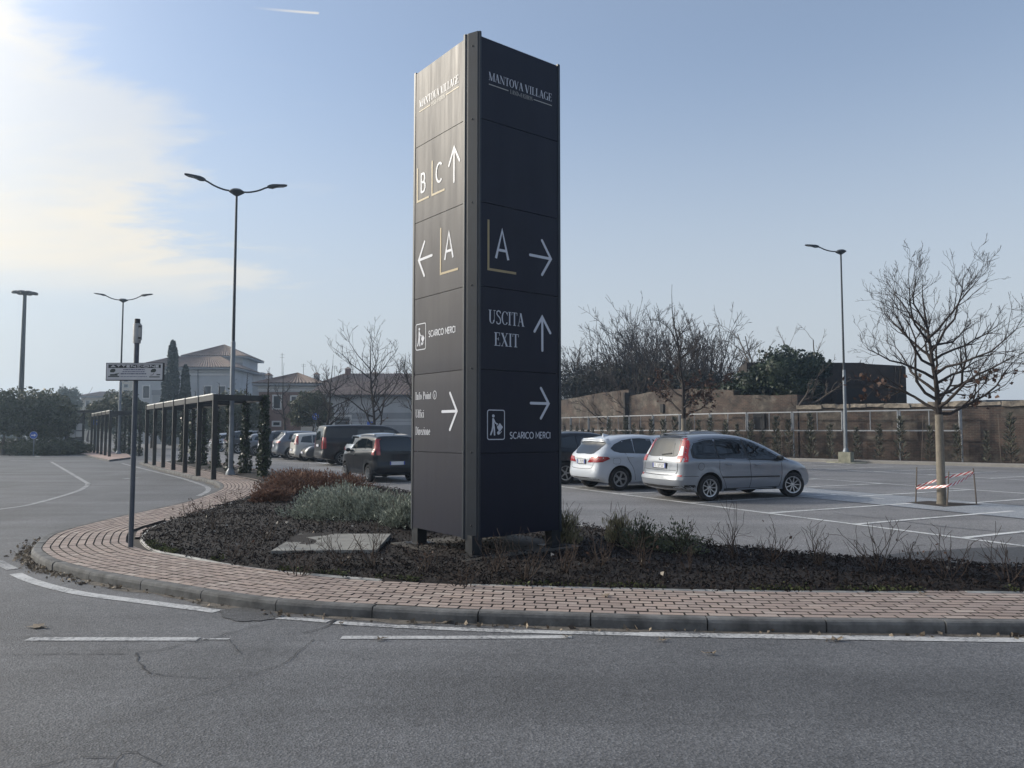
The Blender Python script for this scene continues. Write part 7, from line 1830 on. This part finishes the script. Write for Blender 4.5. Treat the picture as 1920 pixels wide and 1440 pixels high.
# unseen trees added outside the frame, darkening what the totem's left face reflects
for k, (x, y) in enumerate(((-52, 42), (-55, 31), (-57, 54), (-56, 20), (-60, 66))):
    o = leafy('oak_tree', 960, y, [(0, 0, 3.2, 2.1, 2.0, 1.7), (-1.6, 0.8, 2.7, 1.7, 1.6, 1.4), (1.6, -0.8, 2.6, 1.7, 1.6, 1.4), (0, 1.6, 1.5, 2.2, 1.4, 1.2)], 5000, 0.16, M_OAK, ['third', 'fourth', 'second', 'fifth', 'first'][k] + ' unseen evergreen added beyond the left edge to darken the totem reflection', (1.8, 0.16), 'roundabout trees', seed=30 + k); o.location.x = x
rb = [(gp(x, y).x, gp(x, y).y) for x, y in ((-300, 846), (-100, 841), (60, 838.5), (128, 837.5), (142, 835.5), (138, 833.5))] + [(-60, 75), (-90, 60)]
b = MB(); b.prism(rb, 0, 0.13); o = b.build('roundabout_kerb', M_KERB); tag(o, kind='structure')
M_GRASS = plain('winter grass', (0.055, 0.065, 0.035), 0.95, var=0.4, scale=3, bump=0.8, coords='World')
cx_ = sum(p[0] for p in rb) / len(rb); cy_ = sum(p[1] for p in rb) / len(rb)
b = MB(); b.prism([(cx_ + (x - cx_) * 0.985, cy_ + (y - cy_) * 0.97) for x, y in rb], 0.131, 0.16); o = b.build('roundabout_grass', M_GRASS); tag(o, kind='structure')
# ---- traffic signs
M_SIGNBLUE = plain('blue sign', (0.03, 0.10, 0.42), 0.4, var=0.05)
M_SIGNW = plain('white sign', (0.65, 0.66, 0.67), 0.4, var=0.03)
def disc_sign(px, py, Y, r, label, sym_, square=False, base=0.0):
    p = at(px, py, Y); t = empty('traffic_sign', (p.x, Y, base)); tag(t, label, 'road sign'); zc = p.z - base
    b = MB(); b.lathe([(0.035, 0), (0.035, zc)], 8); b.build('pole', M_GALV, t, True)
    M0 = Matrix.Translation((0, -0.05, zc)) @ Matrix.Rotation(R(90), 4, 'X'); b = MB()
    if square: b.box((0, 0, 0), (2 * r, 2 * r, 0.03), M0)
    else: b.lathe([(0, -0.015), (r, -0.015), (r, 0.015), (0, 0.015)], 26, M0)
    pl_ = b.build('sign_plate', M_SIGNBLUE, t, True, 30)
    i = Ink(Vector((0, -0.068, zc)), Vector((1, 0, 0)), Z3, Vector((0, -1, 0)), 0.002); sym_(i, r); i.b.build('symbol', M_SIGNW, pl_)
def s_arrow(i, r): i.rect(-0.62 * r, -0.11 * r, 0.25 * r, 0.11 * r); i.poly([(0.15 * r, -0.36 * r), (0.66 * r, 0), (0.15 * r, 0.36 * r)]); i.ring(0, 0, r * 0.99, r * 0.99, r * 0.05, r * 0.05)
def s_up(i, r):
    for sx in (-0.33, 0.33): i.rect((sx - 0.07) * r, -0.5 * r, (sx + 0.07) * r, 0.2 * r); i.poly([((sx - 0.22) * r, 0.12 * r), ((sx + 0.22) * r, 0.12 * r), (sx * r, 0.5 * r)])
def s_p(i, r): i.rect(-0.45 * r, -0.6 * r, -0.2 * r, 0.6 * r); i.ring(-0.1 * r, 0.25 * r, 0.55 * r, 0.36 * r, 0.22 * r, 0.2 * r, -90, 90)
def s_band(i, r): i.rect(-0.8 * r, -0.75 * r, 0.8 * r, -0.25 * r); i.rect(0.2 * r, -0.2 * r, 0.75 * r, 0.5 * r)
disc_sign(64, 816, 50, 0.25, 'small round blue sign with a white arrow on the roundabout', s_arrow)
disc_sign(592, 781, 60, 0.26, 'round blue sign in front of the round evergreen', s_up)
disc_sign(694, 796, 58, 0.22, 'small square blue sign behind the dark van', s_band, True)
disc_sign(181, 792, 62, 0.22, 'small blue parking sign behind the farther pergola', s_p, True)
# notice shelter with white posters beyond the roundabout
p = at(136, 806, 60); t = empty('notice_shelter', (p.x, 60, 0.0)); tag(t, 'dark shelter hung with white posters beyond the farther pergola', 'shelter')
for x in (-0.85, 0.85):
    b = MB(); b.bar((x, 0, 0), (x, 0, 3.05), 0.12, 0.12, (1, 0, 0)); b.build('post', M_BRONZE, t)
b = MB(); b.box((0.3, 0.5, 3.15), (3.4, 1.8, 0.18)); b.build('roof', M_BRONZE, t); b = MB(); b.box((0.1, 0.1, 1.5), (1.5, 0.06, 2.6)); b.build('back_panel', M_SHUT, t)
for x0, x1, z0, z1 in ((-0.25, 0.2, 1.1, 1.75), (0.24, 0.75, 1.15, 1.6), (0.26, 0.75, 1.66, 2.2)):
    b = MB(); b.box(((x0 + x1) / 2, 0.05, (z0 + z1) / 2), (x1 - x0, 0.02, z1 - z0)); b.build('poster', M_SIGNW, t)
p = at(114, 812, 62); b = MB(); b.box((0, 0, 0.9), (0.55, 0.3, 1.8)); o = b.build('utility_cabinet', M_PALEW); o.location = (p.x, 62, 0); tag(o, 'pale utility cabinet left of the poster shelter', 'cabinet')
# far grey-green wood closing the view between the houses
o = link('far_wood', clump('far_wood', [((x, 150 + 12 * math.sin(x), 1.5), (12, 5, 3.2 + 0.8 * math.sin(x * 0.3))) for x in range(-140, 20, 11)], 16000, 0.5, M_PINE, lrng, 0.3)); tag(o, 'grey green belt of far trees closing the view on the left', 'wood', kind='stuff')
o = link('far_wood', clump('far_wood', [((x, 140 + 12 * math.sin(x), 1.2), (13, 5, 2.6 + 0.6 * math.sin(x * 0.3))) for x in range(20, 190, 12)], 12000, 0.5, M_PINE, lrng, 0.3)); tag(o, 'far belt of trees behind the brick wall on the right', 'wood', kind='stuff')

# ================================================================== shrubs in the bed
M_ROSE = plain('rose stems', (0.05, 0.034, 0.026), 0.85, var=0.35, scale=25)
M_RUST = leaf_mat('rusty dry foliage', (0.07, 0.035, 0.025), (0.21, 0.12, 0.085), 0.8, 0.2)
M_SAGE = leaf_mat('grey green foliage', (0.09, 0.11, 0.09), (0.34, 0.38, 0.33), 0.75, 0.15)
M_TUFT = leaf_mat('straw grass', (0.10, 0.095, 0.05), (0.30, 0.27, 0.17), 0.8, 0.2)
M_HERB = leaf_mat('olive leaves', (0.035, 0.045, 0.028), (0.12, 0.14, 0.085), 0.6, 0.15)
def bz(x, y): return bed_z(x, y) if inside(BED2D, x, y) else 0.02
def rose(px, py, hpx, seed, label, stems=9, leaves=0):
    q = gp(px, py, 0.2); z = bz(q.x, q.y); t = empty('rose_bush', (q.x, q.y, z)); tag(t, label, 'shrub', 'bare rose bushes in the mulch bed'); H = hpx / FPX * q.y * 0.88
    g = Grow(seed); r = random.Random(seed)
    for k in range(stems):
        a = r.uniform(0, 6.283); e = r.uniform(0.25, 1.0); d = Vector((math.cos(a) * e, math.sin(a) * e, 1)).normalized()
        g.branch(Vector((r.gauss(0, 0.03), r.gauss(0, 0.03), -0.02)), d, H * r.uniform(0.55, 1.1), r.uniform(0.005, 0.0085), 1, [4], up=0.12, wig=0.16, ratio=0.5, spread=(0.45, 0.95), minr=0.0022, seg=6, first=0.3)
    g.mesh('stems', M_ROSE, t, sides=(4, 5, 5))
    if leaves: leaves_on(g, leaves, 0.026, 0.05, 2, M_DRYLEAF, t, 'dry_leaves', seed)
spots_ = [(560, 1062, 95, 'largest bare rose bush right in front of the pale cover slab'), (640, 1050, 75, 'bare rose bush at the right end of the cover slab'), (700, 1052, 90, 'bare rose bush between the cover slab and the totem'), (800, 1060, 80, 'bare rose bush in front of the left leg of the totem'), (872, 1080, 70, 'bare rose bush below the near corner of the totem'), (985, 1072, 95, 'bare rose bush under the dark face of the totem'), (1060, 1062, 85, 'bare rose bush at the right corner of the totem'), (930, 1062, 80, 'bare rose bush between two legs of the totem'),
    (1130, 1055, 70, 'bare rose bush first right of the totem in the shade'), (1205, 1058, 75, 'bare rose bush below the olive-leaved herb'), (1290, 1060, 60, 'low bare rose bush in the dark mulch'), (1375, 1042, 100, 'tall upright rose bush by the lot edging'), (1452, 1050, 72, 'spreading bare rose bush second along the lot edging'), (1535, 1056, 78, 'spreading bare rose bush third along the lot edging'), (1640, 1065, 100, 'wide bare rose bush before the dark asphalt strip'), (1778, 1074, 105, 'thin rose bush with dried hips before the parking lines'), (1888, 1078, 95, 'thin rose bush with dried hips near the picture edge'), (1720, 1068, 70, 'sparse rose bush between the two with hips'),
    (440, 1035, 60, 'low bare rose bush in the open mulch near the notice post'), (500, 1010, 55, 'low bare rose bush behind the pale cover slab'), (400, 990, 45, 'small bare rose stems by the bed edge')]
for k, (x, y, hh, lab) in enumerate(spots_): rose(x, y, hh, 200 + k, lab, stems=10 if hh > 65 else 7, leaves=14 if 'hips' in lab else (5 if k % 3 == 0 else 0))
for k, (x, y, hh) in enumerate(((352, 962, 34), (385, 955, 38), (425, 945, 34), (455, 936, 32), (490, 925, 30), (365, 958, 30))): rose(x, y, hh, 300 + k, ['first', 'third', 'fourth', 'fifth', 'sixth', 'second'][k] + ' dry weed along the far bed edge, counted from the notice post', stems=6, leaves=14)
def mound(name, px, py, rx, ry, rz, n, size, mat, label, group, seed, up=0.9, stems=None, long=2.4):
    q = gp(px, py, 0.2); z = bz(q.x, q.y); t = empty(name, (q.x, q.y, z)); tag(t, label, 'shrub', group); rg = np.random.default_rng(seed)
    d = rg.normal(size=(n, 3)); d[:, 2] = np.abs(d[:, 2]); d /= np.linalg.norm(d, axis=1)[:, None]; r = 0.35 + 0.75 * rg.random(n) ** 0.55
    lump = 1 + 0.22 * np.sin(d[:, 0] * 8 + seed) * np.sin(d[:, 1] * 7) + 0.12 * np.sin(d[:, 2] * 11 + seed)
    P = d * np.array([rx, ry, rz]) * (r * lump)[:, None]; dirs = d + rg.normal(size=(n, 3)) * 0.5; dirs[:, 2] += up; dirs /= np.linalg.norm(dirs, axis=1)[:, None]
    s_ = (size * (0.6 + 0.8 * rg.random(n)))[:, None]; b_ = np.cross(dirs, rg.normal(size=(n, 3))); b_ /= np.linalg.norm(b_, axis=1)[:, None]
    link('foliage', quads_mesh('foliage', np.stack([P - dirs * s_ * long / 2, P + b_ * s_ * 0.4, P + dirs * s_ * long / 2, P - b_ * s_ * 0.4], 1), mat), t)
    g = Grow(seed); rr = random.Random(seed)
    for k in range(stems or 18):
        a = rr.uniform(0, 6.283); e = rr.uniform(0.1, 1.2); g.branch(Vector((0, 0, 0)), Vector((math.cos(a) * e * rx / rz, math.sin(a) * e * ry / rz, 1)).normalized(), rz * rr.uniform(0.7, 1.2), 0.006, 1, [3], up=0.1, wig=0.12, ratio=0.5, spread=(0.3, 0.7), minr=0.0025, seg=5)
    g.mesh('stems', M_ROSE, t, sides=(3, 4)); return t
for k, (x, y, rx, rz, lab) in enumerate(((535, 922, 0.75, 0.55, 'rusty dry shrub at the left end beside the pergola post'), (585, 918, 0.8, 0.50, 'second rusty dry shrub from the pergola'), (640, 915, 0.8, 0.45, 'third rusty dry shrub, below the black car'), (560, 905, 0.8, 0.50, 'rusty dry shrub at the back of the group'), (510, 935, 0.5, 0.35, 'lowest rusty dry shrub at the pavement edge'))):
    mound('rusty_shrub', x, y, rx * 0.9, rx * 0.75, rz * 0.85, 3000, 0.028, M_RUST, lab, 'rusty dry shrubs', 400 + k)
for k, (x, y, rx, rz, lab) in enumerate(((610, 968, 0.72, 0.52, 'leftmost silvery grey green shrub'), (668, 972, 0.75, 0.56, 'middle silvery grey green shrub, the tallest'), (728, 975, 0.68, 0.52, 'silvery grey green shrub touching the totem'), (640, 950, 0.7, 0.5, 'silvery grey green shrub at the back'), (765, 985, 0.5, 0.42, 'small silvery shrub partly behind the totem'))):
    mound('silver_shrub', x, y, rx * 0.88, rx * 0.75, rz * 0.85, 4200, 0.022, M_SAGE, lab, 'silvery shrubs left of the totem', 420 + k)
for k, (x, y, rx, rz, n, mat_, lab) in enumerate(((1058, 1008, 0.22, 0.42, 900, M_TUFT, 'straw coloured grass tuft against the totem'), (1160, 1010, 0.20, 0.36, 700, M_TUFT, 'straw coloured grass tuft at the lot edge'), (1205, 1020, 0.30, 0.34, 1000, M_HERB, 'bushy olive green herb beside the straw tuft'), (1275, 1030, 0.30, 0.33, 800, M_HERB, 'leafy olive green plant at the lot edge'))):
    mound('grass_tuft' if mat_ is M_TUFT else 'herb_plant', x, y, rx, rx, rz, n, 0.018 if mat_ is M_TUFT else 0.024, mat_, lab, 'green plants by the lot edge', 440 + k, up=2.0 if mat_ is M_TUFT else 0.4, long=5 if mat_ is M_TUFT else 2)
# moss and weeds along the bed edge
wr = np.random.default_rng(3); P = []
for k in range(5200):
    d_ = wr.uniform(0, 1); i_ = wr.uniform(2, 9.0); i0 = int(i_); a, b_ = BED_NEAR[i0], BED_NEAR[min(i0 + 1, len(BED_NEAR) - 1)]; f = i_ - i0; x, y = a[0] + (b_[0] - a[0]) * f, a[1] + (b_[1] - a[1]) * f
    if math.sin(x * 2.3) + math.sin(x * 5.1 + 1) < 0.0: continue
    P.append((x + wr.normal() * 0.02, y + 0.03 + abs(wr.normal()) * 0.10, 0.105 + abs(wr.normal()) * 0.012))
o = link('edge_moss', quads_mesh('edge_moss', leaf_quads(P, 0.02, wr, 0.5, long=1.6), leaf_mat('moss', (0.03, 0.038, 0.015), (0.10, 0.12, 0.045), 0.8, 0.1))); tag(o, 'green moss and weeds along the near edge of the bed', 'moss', kind='stuff')
# leaf litter in the gutter
M_LITTER = leaf_mat('leaf litter', (0.04, 0.03, 0.024), (0.30, 0.25, 0.19), 0.8, 0.1); P = []
for k in range(420):
    d_ = wr.normal() * 1.3 + float(KERB_S[int(len(KERB_S) * 0.37)]); p_, t_, n_in = kerb_frame(d_)
    P.append((p_.x - n_in.x * abs(wr.normal()) * 0.13, p_.y - n_in.y * abs(wr.normal()) * 0.13, 0.008 + wr.random() * 0.02))
for k in range(160):
    p_, t_, n_in = kerb_frame(wr.uniform(4, 17)); o_ = abs(wr.normal()) * 0.08 + 0.01; P.append((p_.x - n_in.x * o_, p_.y - n_in.y * o_, 0.008 + wr.random() * 0.012))
o = link('leaf_litter', quads_mesh('leaf_litter', leaf_quads(P, 0.03, wr, 0.6, up=-0.2, long=1.5), M_LITTER)); tag(o, 'dry leaf litter and grit gathered in the gutter round the nose', 'litter', kind='stuff')
P = []
while len(P) < 90:
    x, y = wr.uniform(-5.5, 8), wr.uniform(7.5, 14)
    if inside(BED2D, x, y): P.append((x, y, bed_z(x, y) + 0.03))
o = link('pale_litter', quads_mesh('pale_litter', leaf_quads(P, 0.035, wr, 0.6, up=0.0, long=1.4), leaf_mat('pale litter', (0.16, 0.13, 0.10), (0.5, 0.47, 0.42), 0.8, 0))); tag(o, 'pale scraps and dead leaves scattered over the mulch', 'litter', kind='stuff')
# single dry leaves on road and pavement
def dry_leaf(px, py, z, size, seed, label):
    r = random.Random(seed); q = gp(px, py, z); b = MB(); n = 11; vs = [(0, 0, 0.012)]
    for k in range(n):
        a = 6.283 * k / n; rr = size * (0.55 + 0.45 * (k % 2)) * r.uniform(0.8, 1.15); vs.append((rr * math.cos(a), rr * 0.62 * math.sin(a), 0.006 + r.uniform(0, 0.035) * (1 if k % 2 else 0.4)))
    b.add(vs, [(0, 1 + k, 1 + (k + 1) % n) for k in range(n)]); b.tube([(0, 0, 0.012), (size * 0.9, 0.01, 0.01), (size * 1.4, -0.01, 0.015)], [0.003, 0.0025, 0.002], 4)
    o = b.build('dry_leaf', M_LITTER, None, False); o.location = (q.x, q.y, z + 0.004); o.rotation_euler = (0, 0, r.uniform(0, 6.28)); tag(o, label, 'leaf', 'dry leaves lying about')
for k, (x, y, z, s_, lab) in enumerate(((70, 1177, 0, 0.11, 'dry leaf on the road left of the white dash'), (845, 1167, 0, 0.10, 'pale brown dry leaf against the kerb below the totem'), (1241, 1203, 0, 0.055, 'small dark dry leaf just below the edge line'), (1567, 1202, 0, 0.07, 'curled brown dry leaf on the edge line at right'), (1135, 1119, 0.10, 0.075, 'dry leaf on the brick pavement right of the totem'), (1730, 1116, 0.10, 0.06, 'pale dry leaf on the pavement near the right edge'), (713, 1201, 0, 0.05, 'pale dry leaf on the long white dash'), (640, 1172, 0, 0.04, 'tiny dark leaf below the broken edge line'), (1060, 1196, 0, 0.04, 'tiny dark leaf at the end of the long dash'), (1333, 1228, 0, 0.05, 'flat dark leaf on the open road'))):
    dry_leaf(x, y, z, s_, 500 + k, lab)

# ================================================================== winter haze
hz = MB(); hz.box((0, 135, 8.5), (690, 410, 21)); haze = hz.build('haze', None); haze.data.materials.clear()
M_HAZE = bpy.data.materials.new('winter haze'); M_HAZE.use_nodes = True; nt = M_HAZE.node_tree; nt.nodes.clear()
ho = nt.nodes.new('ShaderNodeOutputMaterial'); pv_ = nt.nodes.new('ShaderNodeVolumePrincipled'); nt.links.new(pv_.outputs[0], ho.inputs['Volume'])
pv_.inputs['Color'].default_value = (0.64, 0.81, 1.0, 1); pv_.inputs['Density'].default_value = 0.0011; pv_.inputs['Anisotropy'].default_value = 0.75
haze.data.materials.append(M_HAZE); tag(haze, 'thin bluish winter haze over the whole place', 'haze', kind='stuff')
